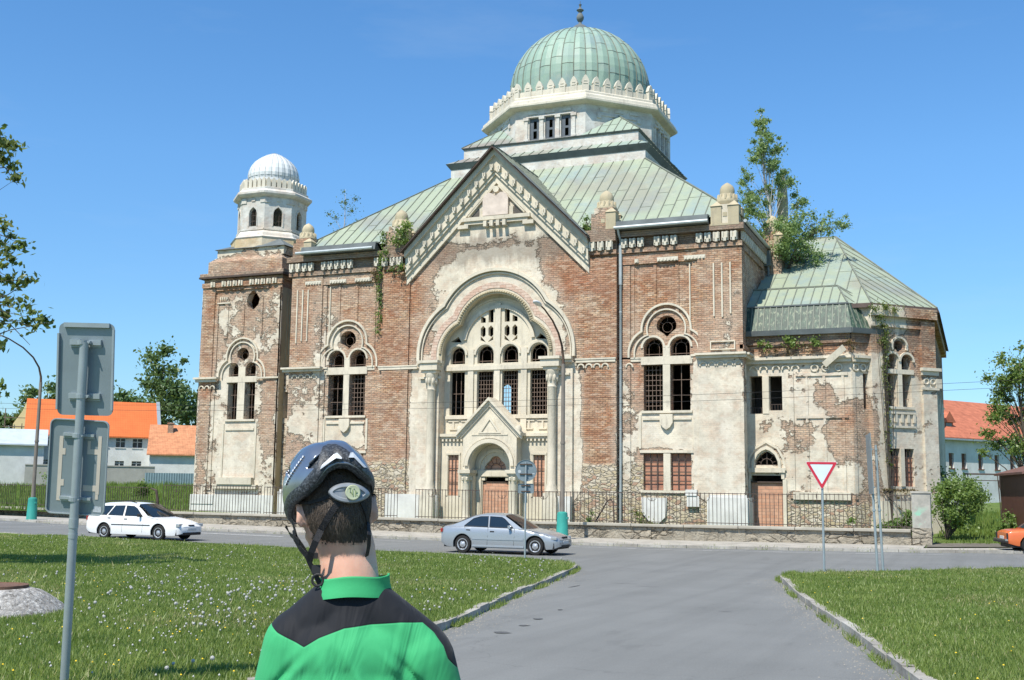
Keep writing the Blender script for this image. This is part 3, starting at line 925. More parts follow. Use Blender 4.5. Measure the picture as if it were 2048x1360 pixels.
def _one(s, name, mats, parent=None, **k):
  o = _b0(s, name, mats, parent, **k)
  if parent is not None and parent.name in PINV:
    o.matrix_parent_inverse = PINV[parent.name]
  return o
MB.build = _build

XC = -22.93
def mx(x): return 2 * XC - x
SYN = wthing("synagogue", "derelict domed synagogue of peeling render and red brick with green copper roofs", "synagogue", (XC, 60, 0.4))

def bars(mb, x0, x1, z0, z1, y, nx, nz, r=.014):
  for i in range(1, nx): mb.box(x0 + (x1 - x0) * i / nx - r, x0 + (x1 - x0) * i / nx + r, y, y + .02, z0, z1)
  for i in range(1, nz): mb.box(x0, x1, y + .003, y + .023, z0 + (z1 - z0) * i / nz - r, z0 + (z1 - z0) * i / nz + r)

def archbars(mb, cx, z0, zs, r, y, inner=.55):
  mb.box(cx - r, cx + r, y, y + .02, z0 + .12, z0 + .15)
  for rr in (inner * r,):
    p = [(cx - rr, z0)] + arc(cx, zs, rr, 180, 0, 10) + [(cx + rr, z0)]
    mb.tube([(a, y, b) for a, b in p], .014, 5)
  for a in (40, 90, 140):
    mb.tube([(cx + math.cos(rad(a)) * inner * r, y, zs + math.sin(rad(a)) * inner * r), (cx + math.cos(rad(a)) * r, y, zs + math.sin(rad(a)) * r)], .013, 5)

def trefoil(Mx, cx, yf, p, grids=((3, 6), (5, 9)), label=None, hoods=True, trim='trim'):
  """holes for a two-light window with an eye above, plus its stone cross, hood mouldings and ironwork"""
  g, wd, z0, z1, z2, ztop, ez, er = p
  ow = g + wd; r = wd / 2; c = g + r; zs = ztop - r
  holes = []
  for s in (-1, 1):
    holes.append(rect(cx + s * c - r, cx + s * c + r, z0, z1))
    holes.append(archhole(cx + s * c, z2, zs, r * .99, 12))
  eye = arc(cx, ez, er, -20, 200, 14) + [(cx - er * .55, ez - er * .62), (cx, ez - er * 1.15), (cx + er * .55, ez - er * .62)]
  holes.append(eye)
  mb = MB(Mx)
  mb.box(cx - g + .01, cx + g - .01, yf - .05, yf + .28, z0, z1)
  mb.box(cx - ow - .12, cx + ow + .12, yf - .06, yf + .28, z1 + .002, z2 - .002)
  mb.box(cx - g + .02, cx + g - .02, yf - .04, yf + .26, z2, zs + .1)
  mb.box(cx - ow - .1, cx + ow + .1, yf - .09, yf + .2, z0 - .12, z0 - .004)
  wn_ = mb.build("window", M[trim], SYN)
  gr = MB(Mx)
  for s, (nx, nz) in zip((-1, 1), grids):
    bars(gr, cx + s * c - r, cx + s * c + r, z0, z1, yf + .22, nx, nz)
    archbars(gr, cx + s * c, z2, zs, r, yf + .22)
  rr = er * .5
  gr.tube([(a, yf + .22, b) for a, b in arc(cx, ez - .05, rr, 0, 360, 14)], .013, 5)
  for a in (30, 90, 150): gr.tube([(cx + math.cos(rad(a)) * rr, yf + .22, ez + math.sin(rad(a)) * rr), (cx + math.cos(rad(a)) * er, yf + .22, ez + math.sin(rad(a)) * er)], .012, 5)
  gr.build("window_grille", M['ironlite'], wn_)
  return holes

def hood(mb, cx, zu, ru, dx, zl, rl, zb, wd, y0, y1):
  a = clover(cx, zu, ru, dx, zl, rl, zb)
  k = (ru - wd) / ru
  b = clover(cx, zu, ru - wd, dx, zl, rl - wd, zb)
  mb.band(a, b, y0, y1)

# ---- facade walls -------------------------------------------------------
I4 = Matrix.Identity(4)
YS, YC = 53.1, 52.8
P_side = (.19, .97, 6.13, 8.38, 8.78, 9.69, 10.28, .50)
P_tow = (.26, .70, 6.15, 8.33, 8.68, 9.50, 9.97, .42)
LWX = -31.86
RWX = -13.94
wall = MB()
holesR = trefoil(I4, RWX, YS, P_side, ((5, 9), (2, 3)))
holesL = trefoil(I4, LWX, YS, P_side, ((2, 3), (5, 9)))
bw = [rect(RWX - 1.18, RWX - .19, 2.3, 4.06), rect(RWX + .19, RWX + 1.18, 2.3, 4.06)]
bwl = [rect(LWX - 1.18, LWX - .19, 2.3, 4.06), rect(LWX + .19, LWX + 1.18, 2.3, 4.06)]
wall.panel([rect(-16.42, -10.35, .2, 15.1)] + holesR + bw, YS, YS + .55)
wall.panel([rect(-35.5, -29.72, .2, 15.1)] + holesL + bwl, YS, YS + .55)
# corner pilasters and flat strips of the side bays
for sgn in (1, -1):
  def bx(x0, x1, y0, y1, z0, z1):
    if sgn < 0: x0, x1 = mx(x1), mx(x0)
    wall.box(x0, x1, y0, y1, z0, z1)
  bx(-12.35, -10.352, YS - .16, YS - .001, .2, 13.95)
  bx(-12.62, -12.351, YS - .08, YS - .001, 1.9, 13.4)
  bx(-16.42, -15.75, YS - .07, YS - .001, .2, 13.4)
  bx(-16.42, -12.36, YS - .12, YS - .001, 13.42, 13.95)
  bx(-16.42, -10.15, YS - .22, YS - .002, 13.98, 14.22)
  bx(-16.42, -10.05, YS - .34, YS - .002, 14.78, 15.08)
  for k in range(3):
    x = -15.7 + k * 1.12
    bx(x, x + .16, YS - .05, YS - .001, 10.9 if k else 9.6, 13.4)
# central bay with the gable
opening = clover(XC, 10.3, 2.1, 1.35, 9.25, 1.72, .32)
hs = 5.15
g0 = 20.05
outl = [(-29.72, .2), (-16.38, .2), (-16.38, 15.1), (XC + hs - .15, 15.1), (XC, g0 - .15), (XC - hs + .15, 15.1), (-29.72, 15.1)]
wall.panel([outl, opening], YC, YC + .85)
for sgn in (1, -1):
  x0, x1 = (-17.95, -16.36) if sgn > 0 else (mx(-16.36), mx(-17.95))
  wall.box(x0, x1, YC - .10, YC - .001, .2, 13.8)
  wall.box(x0, x1, YC - .30, YC - .001, 14.6, 15.2)
  wall.box(x0, x1, YC - .18, YC - .001, 13.95, 14.15)
# low projecting piers beside the portal
for sgn in (1, -1):
  x0, x1 = (-19.85, -18.62) if sgn > 0 else (mx(-18.62), mx(-19.85))
  wall.box(x0, x1, YC - .16, YC - .001, .2, 8.3)
# side, back and inner walls
def RW(y0, y1, X, ang, z1, holes=(), th=.55, mb=wall):
  m0 = mb.M
  mb.M = frame(X, y0, ang)
  mb.panel([rect(0, y1 - y0, .2, z1)] + list(holes), 0, th)
  mb.M = m0
RW(53.65, 77.3, -10.35, rad(90), 15.1, [])
wall.M = frame(-35.5, 77.3, rad(-90)); wall.panel([rect(0, 23.65, .2, 15.1), archhole(6, 6.2, 9.2, .3)], 0, .55)
wall.M = frame(-10.35, 77.9, rad(180))
bh = []
for c in (9.9, 16.2): bh.append(archhole(c, 6.6, 9.0, .22))
bh.append(archhole(22.3, 7.8, 9.6, .5))
wall.panel([rect(0, 25.15, .2, 15.1)] + bh, 0, .6)
wall.M = I4
wall.build("wall", M['main'], SYN)
# decoration of the right-hand return wall
ret = MB(frame(-10.35, 53.1, rad(90)))
ret.box(-.16, .55, -.16, -.002, .2, 13.9); ret.box(0.56, 6.5, -.10, -.002, 13.98, 14.3); ret.box(-.2, 6.6, -.28, -.002, 14.75, 15.08)
ret.box(1.1, 1.35, -.07, -.002, 9.7, 13.4); ret.box(5.8, 6.5, -.14, -.002, 9.7, 13.9)
ret.box(-.16, 6.5, -.2, -.002, 9.0, 9.2)
ret.build("pilaster", M['main'], SYN)
# interior: floor, dark dividing galleries
inn = MB()
inn.box(-34.9, -10.95, 53.7, 77.2, .3, .9)
inn.box(-34.9, -29.0, 56.5, 77.2, 4.9, 5.1); inn.box(-17.0, -10.95, 56.5, 77.2, 4.9, 5.1)
for x in (-28.4, -17.5):
  for y in (59.5, 71.5): inn.box(x - .6, x + .6, y - .6, y + .6, .9, 15)
inn.box(-34.9, -10.95, 53.7, 77.2, 14.9, 15.08)
inn.build("floor", M['inner'], SYN)

# ---- plinths -----------------------------------------------------------
pl = MB()
for x0, x1, zt in ((-11.95, -10.05, 2.0), (mx(-10.05), mx(-11.95), 2.0)):
  pl.box(x0, x1, YS - .34, YS - .165, .2, zt); pl.box(x0 + .06, x1 - .06, YS - .26, YS - .165, zt + .002, zt + .12)
pl.box(-29.0, -27.15, YC - .22, YC - .003, .2, 1.95)
pl.box(-27.05, -25.9, YC - .42, YC - .165, .2, 1.92)
pl.box(-19.95, -18.6, YC - .42, YC - .165, .2, 1.95)
pl.M = frame(-10.35, 53.1, rad(90)); pl.box(-.16, .9, -.36, -.165, .2, 2.0); pl.M = I4
# hanging remnant of plinth render under the right bay window
pl.panel([[(-15.2, 1.95), (-15.15, 1.2), (-14.75, .75), (-14.35, .72), (-14.0, 1.05), (-13.95, 1.95)]], YS - .12, YS - .003)
pl.box(-12.95, -12.36, YS - .2, YS - .003, 1.55, 2.05)
pl.box(-13.0, -12.45, YS - .24, YS - .003, 2.06, 2.35)
pl.build("plinth", M['plinth'], SYN)

# ---- mouldings ---------------------------------------------------------
tr = MB()
for cx in (RWX, LWX):
  hood(tr, cx, 10.12, 1.28, .72, 8.98, 1.22, 8.75, .10, YS - .13, YS + .05)
  hood(tr, cx, 10.12, 1.00, .72, 8.98, .92, 8.75, .07, YS - .10, YS + .05)
  tr.band(arc(cx - .675, 9.21, .62, 0, 180, 12), arc(cx - .675, 9.21, .52, 0, 180, 12), YS - .05, YS + .03)
  tr.band(arc(cx + .675, 9.21, .62, 0, 180, 12), arc(cx + .675, 9.21, .52, 0, 180, 12), YS - .052, YS + .03)
  # panel and shield below the sill
  tr.box(cx - 1.2, cx + 1.2, YS - .07, YS - .003, 5.68, 5.78)
  tr.box(cx - 1.4, cx - 1.28, YS - .05, YS - .003, 4.3, 5.95); tr.box(cx + 1.28, cx + 1.4, YS - .05, YS - .003, 4.3, 5.95)
  tr.panel([[(cx - .32, 5.95), (cx - .32, 5.55), (cx - .18, 5.32), (cx, 5.2), (cx + .18, 5.32), (cx + .32, 5.55), (cx + .32, 5.95)]], YS - .17, YS - .004)
  tr.box(cx - .17, cx + .17, YS - .05, YS + .3, 2.3, 4.06)
  tr.box(cx - 1.35, cx + 1.35, YS - .06, YS - .003, 4.09, 4.22)
  tr.box(cx - 1.3, cx + 1.3, YS - .09, YS + .2, 2.18, 2.296)
# reeds on the corner pilasters
for x, za, zb in ((-11.55, 10.6, 13.2), (-11.15, 10.55, 13.2), (-10.75, 10.7, 13.2), (-34.4, 10.3, 13.2), (-34.75, 10.3, 13.2), (-35.1, 10.2, 13.2)):
  tr.box(x - .035, x + .035, YS - .22, YS - .161, za, zb)
for x, za, zb in ((-12.75, 10.4, 13.3), (-33.05, 10.0, 13.3), (-33.3, 10.0, 13.2), (-28.6, 10.8, 13.0), (-28.1, 11.2, 12.4)):
  tr.box(x - .03, x + .03, (YS if abs(x - XC) > 6.3 else YC) - .07, YS - .003 if abs(x - XC) > 6.3 else YC - .003, za, zb)
for x0, x1, z in ((-11.75, -10.55, 8.97), (-11.75, -10.55, 9.35)):
  tr.box(x0, x1, YS - .24, YS - .161, z, z + .05)
tr.box(-11.75, -11.7, YS - .238, YS - .161, 9.02, 9.35); tr.box(-10.6, -10.55, YS - .238, YS - .161, 9.02, 9.35)
# string course
def string(x0, x1, yf, d, zt=8.82, h=.10):
  tr.box(x0, x1, yf - d, yf - .003, zt - h, zt)
  tr.box(x0 + .03, x1 - .03, yf - d * .6, yf - .004, zt - h - .14, zt - h - .002)
string(-12.45, -10.0, YS - .16, .34)
string(-35.85, -33.3, YS - .16, .34)
string(-33.3, -33.06, YS, .12); string(-30.6, -29.75, YS, .06)
string(-12.72, -12.46, YS, .12)
string(-16.4, -15.2, YS, .07, 8.76, .07)
string(-18.5, -16.38, YC - .1, .08, 8.76, .07)
string(-29.7, -27.3, YC - .1, .06, 8.72, .07)
string(-27.2, -25.75, YC - .16, .30, 8.86, .13)
string(-20.1, -18.6, YC - .16, .30, 8.86, .13)
tr.M = frame(-10.35, 53.1, rad(90)); tr.box(-.16, 1.1, -.46, -.17, 8.72, 8.82); tr.box(-.16, 1.1, -.32, -.17, 8.58, 8.717); tr.M = I4
tr.box(-27.1, -25.85, YC - .3, YC - .165, 7.95, 8.05); tr.box(-20.0, -18.75, YC - .3, YC - .165, 7.95, 8.05)
# rings of the frieze under the string course
rnd = random.Random(3)
def rings(x0, x1, y, z=8.17, r=.16, st=.42, keep=1.0):
  x = x0 + .2
  while x < x1 - .1:
    if rnd.random() < keep:
      tr.tube([(a, y, b) for a, b in arc(x, z, r, -10, 190, 10)], .045, 6)
    x += st
rings(-18.4, -16.5, YC - .12, 8.3); rings(-12.3, -10.3, YS - .18, 8.25); rings(-35.3, -33.4, YS - .18, 8.25); rings(-16.0, -15.3, YS - .08, 8.3)
# ring arches round the portal
hood(tr, XC, 10.3, 3.36, 1.35, 9.25, 3.08, 8.9, .16, YC - .20, YC + .05)
hood(tr, XC, 10.3, 3.12, 1.35, 9.25, 2.85, 8.9, .06, YC - .10, YC + .05)
# gable rakes
def chev(v0, v1, y0, y1, h=hs, mb=tr):
  o = [(XC - h, g0 - h - v0), (XC, g0 - v0), (XC + h, g0 - h - v0)]
  i = [(XC - h, g0 - h - v1), (XC, g0 - v1), (XC + h, g0 - h - v1)]
  mb.band(o, i, y0, y1)
chev(.42, 1.22, YC - .34, YC + .02)
chev(1.225, 1.42, YC - .26, YC + .02)
chev(1.425, 1.85, YC - .14, YC + .02, hs + .0)
tr.box(XC - 1.95, XC + 1.95, YC - .26, YC + .01, 16.22, 16.42)
tr.box(XC - 1.8, XC + 1.8, YC - .18, YC + .01, 16.05, 16.217)
for k in range(4): tr.box(XC - .62 + k * .36, XC - .44 + k * .36, YC - .36, YC - .02, 15.86, 16.16)
for s in (-1, 1): tr.box(XC + s * 1.85 - .3, XC + s * 1.85 + .3, YC - .24, YC - .02, 15.85, 16.045)
# tablets (blank cartouche) in the tympanum
tr.box(XC - .95, XC - .73, YC - .1, YC - .005, 16.43, 16.9); tr.box(XC + .73, XC + .95, YC - .1, YC - .005, 16.43, 16.9)
tr.panel([arc(XC, 17.85, .17, 0, 350, 10)], YC - .2, YC - .006)
tr.tube([(a, YC - .1, b) for a, b in [(XC - 1.6, 16.5), (XC - .1, 18.05)]], .05, 6); tr.tube([(a, YC - .1, b) for a, b in [(XC + 1.6, 16.5), (XC + .1, 18.05)]], .05, 6)
tr.build("moulding", M['trim'], SYN)
M["marble"] = simple("pink_marble", (.60, .50, .42), .7, var=.14, scale=2.5)
tb = MB()
tb.panel([[(XC - .72, 16.45), (XC + .72, 16.45), (XC + .72, 17.3)] + arc(XC + .36, 17.3, .36, 0, 150, 6) + [(XC, 17.5)] + arc(XC - .36, 17.3, .36, 30, 180, 6)], YC - .24, YC - .005)
tb.build("inscription_tablet", M["marble"], SYN)
tb = MB()
for s in (-1, 1): tb.panel([[(XC + s * 1.5, 16.47), (XC + s * .98, 16.47), (XC + s * .98, 16.98)]], YC - .02, YC - .008)  # thin dark triangles laid on the gable face, nothing cut in
tb.build("tympanum_dark_triangle", M["inner"], SYN)

# rough rope edge of the portal arch
rp = MB()
out = clover(XC, 10.3, 2.22, 1.35, 9.25, 1.84, 8.8, 40)
inn_ = clover(XC, 10.3, 2.02, 1.35, 9.25, 1.64, 8.8, 40)
rp.band(out, inn_, YC - .06, YC + .30)
for i, (x, z) in enumerate(out):
  if i % 2 == 0: rp.lathe([(.0, -.06), (.085, -.02), (.085, .03), (0, .07)], (x * .55 + inn_[i][0] * .45, YC - .07, z * .55 + inn_[i][1] * .45), 6)
rp.build("rope_moulding", M['lichen'], SYN)
# brick soldier ring
br = MB()
hood(br, XC, 10.3, 2.62, 1.35, 9.25, 2.3, 8.9, .30, YC - .03, YC + .04)
br.build("brick_arch", brickfill("arch_brick", (.54, .36, .27), (.62, .49, .39)), SYN)

# ---- dentils -----------------------------------------------------------
de = MB()
def bracket(x, z, y, w=.30, h=.42):
  de.box(x - w / 2, x + w / 2, y - .07, y, z, z + h)
  de.box(x - w * .42, x - w * .18, y - .13, y - .071, z + h * .25, z + h)
  de.box(x + w * .18, x + w * .42, y - .16, y - .071, z + h * .25, z + h)
  de.box(x - w * .2, x + w * .2, y - .15, y - .072, z - .05, z + h * .3)
k = -hs + .32
while k < hs - .2:
  zz = g0 - abs(k) - .42 - .66
  bracket(XC + k, zz + .04, YC - .341, .22, .28)
  k += .425
for x in np.arange(-16.0, -10.3, .42):
  keep = (-16.1 < x < -13.4) or x > -12.3
  if keep and not (-14.75 < x < -14.5): bracket(x, 14.27, YS - .22, .33, .42)
for x in np.arange(-35.5, -29.8, .42):
  if x < -34.0 or -33.6 < x < -31.7 or -31.2 < x < -30.9 or x > -30.2: bracket(x, 14.27, YS - .22, .33, .42)
for x in (-17.6, -17.15, -16.7): bracket(x, 14.17, YC - .19, .36, .42)
for x in (-29.4, -28.9, -28.5): bracket(x, 14.17, YC - .19, .36, .42)
def beads(x0, x1, y, z):
  de.box(x0, x1, y - .05, y - .002, z, z + .20)
  n = int((x1 - x0) / .17)
  for i in range(n):
    cx = x0 + (i + .5) * (x1 - x0) / n
    de.box(cx - .045, cx + .045, y - .10, y - .051, z + .02, z + .12)
for x0 in (-14.35, -13.0, -15.5): beads(x0, x0 + (1.05 if x0 > -15 else .2), YS - .12, 13.47)
for x0 in (-34.9, -33.3 + .0, -31.7): beads(x0 + .25, x0 + 1.3, YS - .12, 13.47)
de.M = frame(-10.35, 53.1, rad(90))
for x in np.arange(.2, 6.4, .45): bracket(x, 14.33, -.1, .33, .40)
de.M = I4
de.build("cornice_bracket", M['dentil'], SYN)

# ---- portal tracery ------------------------------------------------------
YT = 53.3
t = MB()
to = clover(XC, 10.3, 2.3, 1.35, 9.25, 1.9, .32)
H = []
cs = [-25.26, -23.67, -22.35, -20.72]
cs = [XC - 2.34, XC - .74, XC + .66, XC + 2.25]
ws = [.43, .47, .45, .47]
for c, w_ in zip(cs, ws):
  H.append(rect(c - w_, c + w_, 6.07, 8.34)); H.append(archhole(c, 8.76, 9.22, w_ * .98, 12))
for s in (-1, 1):
  a = XC + s * .68
  for d, top in ((-.22, 11.62 if s > 0 else 11.25), (.22, 11.25 if s > 0 else 11.62)):
    H.append([(a + d - .14, 11.18 - .28), (a + d + .14, 10.9), (a + d + .14, top - .12 * (1 if (d > 0) == (s > 0) else 0)), (a + d - .14, top)])
    zc = 10.42
    H.append([(a + d, zc - .33), (a + d + .14, zc - .18), (a + d + .14, zc + .18), (a + d, zc + .33), (a + d - .14, zc + .18), (a + d - .14, zc - .18)])
  H.append([(a - .36, 9.98), (a - .05, 9.86), (a - .36, 10.2)][::1]); H.append([(a + .05, 9.86), (a + .36, 9.98), (a + .36, 10.2)])
  b = XC + s * 2.42
  H.append([(b - .35, 9.95), (b + .3 , 9.9), (b - .1 * s, 10.22)])
H.append(rect(XC - 1.25, XC + 1.2, .34, 4.6))
t.panel([to] + H, YT, YT + .3)
tw = t.build("portal_tracery_wall", M['tracery'], SYN)
t = MB()
for x in (XC - 1.54, XC - .04, XC + 1.46):
  t.box(x - .16, x + .16, YT - .10, YT - .002, 5.1, 9.5 if abs(x - XC) > .5 else 11.9)
t.box(XC - 3.0, XC + 2.95, YT - .14, YT - .003, 8.40, 8.62); t.box(XC - 3.0, XC + 2.95, YT - .09, YT - .004, 8.622, 8.70)
t.box(XC - 2.95, XC + 2.9, YT - .12, YT - .003, 5.86, 6.02)
for c, w_ in zip(cs, ws):
  t.band(arc(c, 9.22, w_ + .17, 0, 180, 14), arc(c, 9.22, w_ + .05, 0, 180, 14), YT - .09, YT + .02)
t.band(arc(XC, 9.75, 2.05, 8, 172, 30), arc(XC, 9.75, 1.86, 8, 172, 30), YT - .09, YT + .02)
t.band(arc(XC, 9.75, 2.42, 30, 150, 30), arc(XC, 9.75, 2.32, 30, 150, 30), YT - .05, YT + .02)
for s in (-1, 1):
  for b in (1.75, 2.5):
    t.box(XC + s * b - .22, XC + s * b + .22, YT - .06, YT - .004, 5.30, 5.36); t.box(XC + s * b - .05, XC + s * b + .05, YT - .058, YT - .004, 5.36, 5.8)
    t.box(XC + s * b - .3, XC + s * b + .3, YT - .057, YT - .005, 5.72, 5.79)
t.build("tracery_moulding", M['trim'], tw)
gr = MB()
for c, w_, g in zip(cs, ws, ((3, 2), (6, 10), (6, 10), (6, 10))):
  bars(gr, c - w_, c + w_, 6.07, 8.34, YT + .2, *g)
  archbars(gr, c, 8.76, 9.22, w_, YT + .2)
gr.build("window_grille", M['ironlite'], tw)
# lower portal block
lo = MB()
xl0, xl1 = XC - 3.06, XC + 3.02
lo.panel([rect(xl0, xl1, .32, 4.92), rect(XC - 2.63, XC - 2.05, 1.9, 3.98), rect(XC + 2.12, XC + 2.72, 1.9, 3.98), rect(XC - 1.42, XC + 1.38, .36, 4.75)], 53.02, YT - .002)
for s in (-1, 1):
  x0, x1 = (XC - 2.63, XC - 2.05) if s < 0 else (XC + 2.12, XC + 2.72)
  lo.box(x0 - .12, x0 - .02, 52.98, 53.018, 1.9, 4.1); lo.box(x1 + .02, x1 + .12, 52.98, 53.018, 1.9, 4.1); lo.box(x0 - .12, x1 + .12, 52.96, 53.018, 4.0, 4.11)
lo.box(xl0, xl1, 52.80, YT - .003, 4.93, 5.08); lo.box(xl0, xl1, 52.9, YT - .003, 4.80, 4.928)
for k in range(28):
  x = xl0 + .1 + k * .215
  if abs(x - XC) > 1.6: lo.box(x, x + .1, 52.86, 52.9, 4.69, 4.797)
# pilaster strips with engaged portal columns
lo.build("portal_lower_wall", M['tracery'], SYN)
inf = MB()
inf.box(XC - 2.62, XC - 2.06, 53.14, 53.17, 1.91, 3.97); inf.box(XC + 2.13, XC + 2.71, 53.14, 53.17, 1.91, 3.97)
bi = inf.build("brick_infill", M['infill'], SYN)
gr = MB()
bars(gr, XC - 2.63, XC - 2.05, 1.9, 3.98, 53.06, 3, 3, .018); bars(gr, XC + 2.12, XC + 2.72, 1.9, 3.98, 53.06, 3, 3, .018)
gr.build("window_grille", M['iron'], bi)
# porch
po = MB()
pz = 6.82
pe = 1.78
pk = (pz - 5.02) / pe
po.panel([[(XC - 1.48, 3.22), (XC - 1.12, 3.22)] + arc(XC, 3.42, 1.12, 180, 0, 24) + [(XC + 1.12, 3.22), (XC + 1.48, 3.22), (XC + 1.48, pz - 1.48 * pk - .05), (XC, pz - .08), (XC - 1.48, pz - 1.48 * pk - .05)]], 52.30, 53.019)
def pch(v0, v1, y0, y1, h=pe):
  po.band([(XC - h, pz - pk * h - v0), (XC, pz - v0), (XC + h, pz - pk * h - v0)], [(XC - h, pz - pk * h - v1), (XC, pz - v1), (XC + h, pz - pk * h - v1)], y0, y1)
pch(-.06, .10, 52.05, 53.26); pch(.102, .26, 52.16, 52.32)
pch(.262, .40, 52.22, 52.32, 1.6)
po.band(arc(XC, 3.42, 1.36, 0, 180, 24), arc(XC, 3.42, 1.16, 0, 180, 24), 52.20, 52.32)
po.band(arc(XC, 3.42, 1.46, 0, 180, 24), arc(XC, 3.42, 1.40, 0, 180, 24), 52.26, 52.32)
po.band([(XC - .62, 5.05), (XC, 5.95), (XC + .62, 5.05)], [(XC - .45, 5.12), (XC, 5.75), (XC + .45, 5.12)], 52.24, 52.31, closed=True)
po.box(XC - 1.0, XC + 1.0, 52.27, 52.31, 4.96, 5.02)
for s in (-1, 1):
  xc_ = XC + s * 1.30
  po.box(xc_ - .34, xc_ + .34, 52.06, 53.0, 3.04, 3.22)
  po.box(xc_ - .27, xc_ + .27, 52.14, 53.0, 2.94, 3.038)
  po.lathe([(.17, 2.55), (.19, 2.62), (.23, 2.75), (.27, 2.88), (.28, 2.937)], (xc_, 52.42, 0), 12)
  for a in range(6): po.lathe([(0, 2.66), (.07, 2.70), (.08, 2.82), (0, 2.90)], (xc_ + .24 * math.cos(a * PI / 3), 52.42 + .24 * math.sin(a * PI / 3), 0), 6)
  po.lathe([(.26, .4), (.26, .75), (.22, .86), (.195, .95), (.19, 2.5), (.21, 2.55)], (xc_, 52.42, 0), 16)
  po.box(xc_ - .26, xc_ + .26, 52.62, 53.01, .4, 2.935)
  po.lathe([(.0, -.16), (.15, -.12), (.17, .0), (.12, .14), (0, .17)], (XC + s * 1.62, 52.2, 5.28), 10)
pp = po.build("porch", M['tracery'], SYN, autosm=40)
# door surround inside the porch
dr = MB()
lun = [(XC - .62, 3.24), (XC + .60, 3.24), (XC + .56, 3.45)] + arc(XC + .30, 3.42, .24, 0, 60, 4) + arc(XC, 3.62, .32, 20, 160, 8) + arc(XC - .30, 3.42, .24, 120, 180, 4) + [(XC - .58, 3.45)]
dr.panel([rect(XC - 1.4, XC + 1.36, .34, 4.74), rect(XC - .72, XC + .74, .44, 2.86), lun], 53.12, 53.4)
dr.box(XC - .95, XC + .95, 53.02, 53.118, 2.90, 3.2)
dr.band(arc(XC, 3.3, 1.0, 0, 180, 16), arc(XC, 3.3, .84, 0, 180, 16), 53.05, 53.14)
for s in (-1, 1): dr.box(XC + s * .9 - .13, XC + s * .9 + .13, 53.03, 53.118, .4, 2.9); dr.box(XC + s * .66 - .09, XC + s * .66 + .09, 53.08, 53.38, 2.70, 2.858)
ds = dr.build("doorway", M['tracery'], SYN)
inf = MB(); inf.box(XC - .71, XC + .73, 53.22, 53.26, .44, 2.60); inf.box(XC - .7, XC + .7, 53.30, 53.34, 3.2, 4.1)
inf.build("brick_infill", M['infill'], ds)
gr = MB(); gr.tube([(a, 53.2, b) for a, b in arc(XC, 3.26, .3, 0, 180, 10)], .016, 5)
for a in (30, 60, 90, 120, 150): gr.tube([(XC + .3 * math.cos(rad(a)), 53.2, 3.26 + .3 * math.sin(rad(a))), (XC + .62 * math.cos(rad(a)), 53.2, 3.26 + .6 * math.sin(rad(a)))], .014, 5)
gr.box(XC - .7, XC + .7, 53.18, 53.2, 2.60, 2.64)
gr.build("fanlight_grille", M['iron'], ds)
# two tall engaged columns
for x in (XC - 3.42, XC + 3.30):
  c = MB()
  y = YC - .36
  c.box(x - .38, x + .38, y - .32, y + .2, .3, 1.9); c.box(x - .33, x + .33, y - .3, y + .2, 1.902, 2.1)
  c.lathe([(.30, 2.1), (.31, 2.22), (.26, 2.3), (.27, 2.42), (.22, 2.55), (.205, 7.3), (.24, 7.36), (.21, 7.42), (.22, 7.55), (.30, 8.0), (.34, 8.1), (.34, 8.2)], (x, y, 0), 18)
  for a in range(8): c.lathe([(0, 7.62), (.06, 7.68), (.08, 7.9), (0, 8.02)], (x + .27 * math.cos(a * PI / 4), y + .27 * math.sin(a * PI / 4), 0), 6)
  c.box(x - .38, x + .38, y - .32, YC - .17, 8.202, 8.36)
  c.box(x - .5, x + .5, y - .42, YC - .17, 8.362, 8.72)
  c.box(x - .56, x + .56, y - .50, YC - .17, 8.722, 8.86)
  c.build("column", M['trim'], SYN, autosm=40)
# infills of lower bay windows
for cx, first in ((RWX, True), (LWX, False)):
  inf = MB()
  for s in (-1, 1): inf.box(cx + s * .685 - .485, cx + s * .685 + .485, YS + .22, YS + .26, 2.31, 4.05)
  b_ = inf.build("brick_infill", M['infill_old'], SYN)
  gr = MB()
  for s in (-1, 1): bars(gr, cx + s * .685 - .49, cx + s * .685 + .49, 2.3, 4.06, YS + .10, 3, 4, .02)
  gr.build("window_grille", M['iron'], b_)
# ---- eaves, gutters, downpipes ---------------------------------------------
ea = MB()
for x0, x1 in ((-16.3, -11.7), (mx(-11.7) - .0, mx(-16.3) + 1.2)):
  if x0 > x1: x0, x1 = x1, x0
for x0, x1 in ((-16.35, -11.75), (-34.75, -30.0)):
  ea.panel([[(0, 0), (1, 0), (1, 1), (0, 1)]], 0, 0.0001) if False else None
  ea.add([(x0, 52.58, 15.56), (x1, 52.58, 15.56), (x1, 53.1, 15.64), (x0, 53.1, 15.64)], [(0, 1, 2, 3)])
  vs = [(x0, 52.46, 15.12), (x1, 52.46, 15.12), (x1, 53.2, 15.12), (x0, 53.2, 15.12), (x0, 52.50, 15.20), (x1, 52.50, 15.20), (x1, 52.58, 15.56), (x0, 52.58, 15.56)]
  ea.add(vs, [(0, 3, 2, 1), (0, 1, 5, 4), (4, 5, 6, 7), (1, 2, 6, 5), (3, 0, 4, 7), (2, 3, 7, 6)])
ea.build("eaves_flashing", M['lead'], SYN)
gu = MB()
for x0, x1 in ((-16.4, -11.7), (-35.0, -30.1)): gu.tube([(x0, 52.40, 15.20), (x1, 52.40, 15.20)], .085, 8)
gu.tube([(-10.05, 53.2, 15.25), (-10.05, 59.8, 15.25)], .085, 8)
gu.build("gutter", M['pipe'], SYN)
dp = MB()
dp.tube([(-16.22, 52.45, 15.15), (-16.22, 52.62, 14.9), (-16.22, 52.92, 14.6), (-16.22, 52.92, .5)], .062, 10)
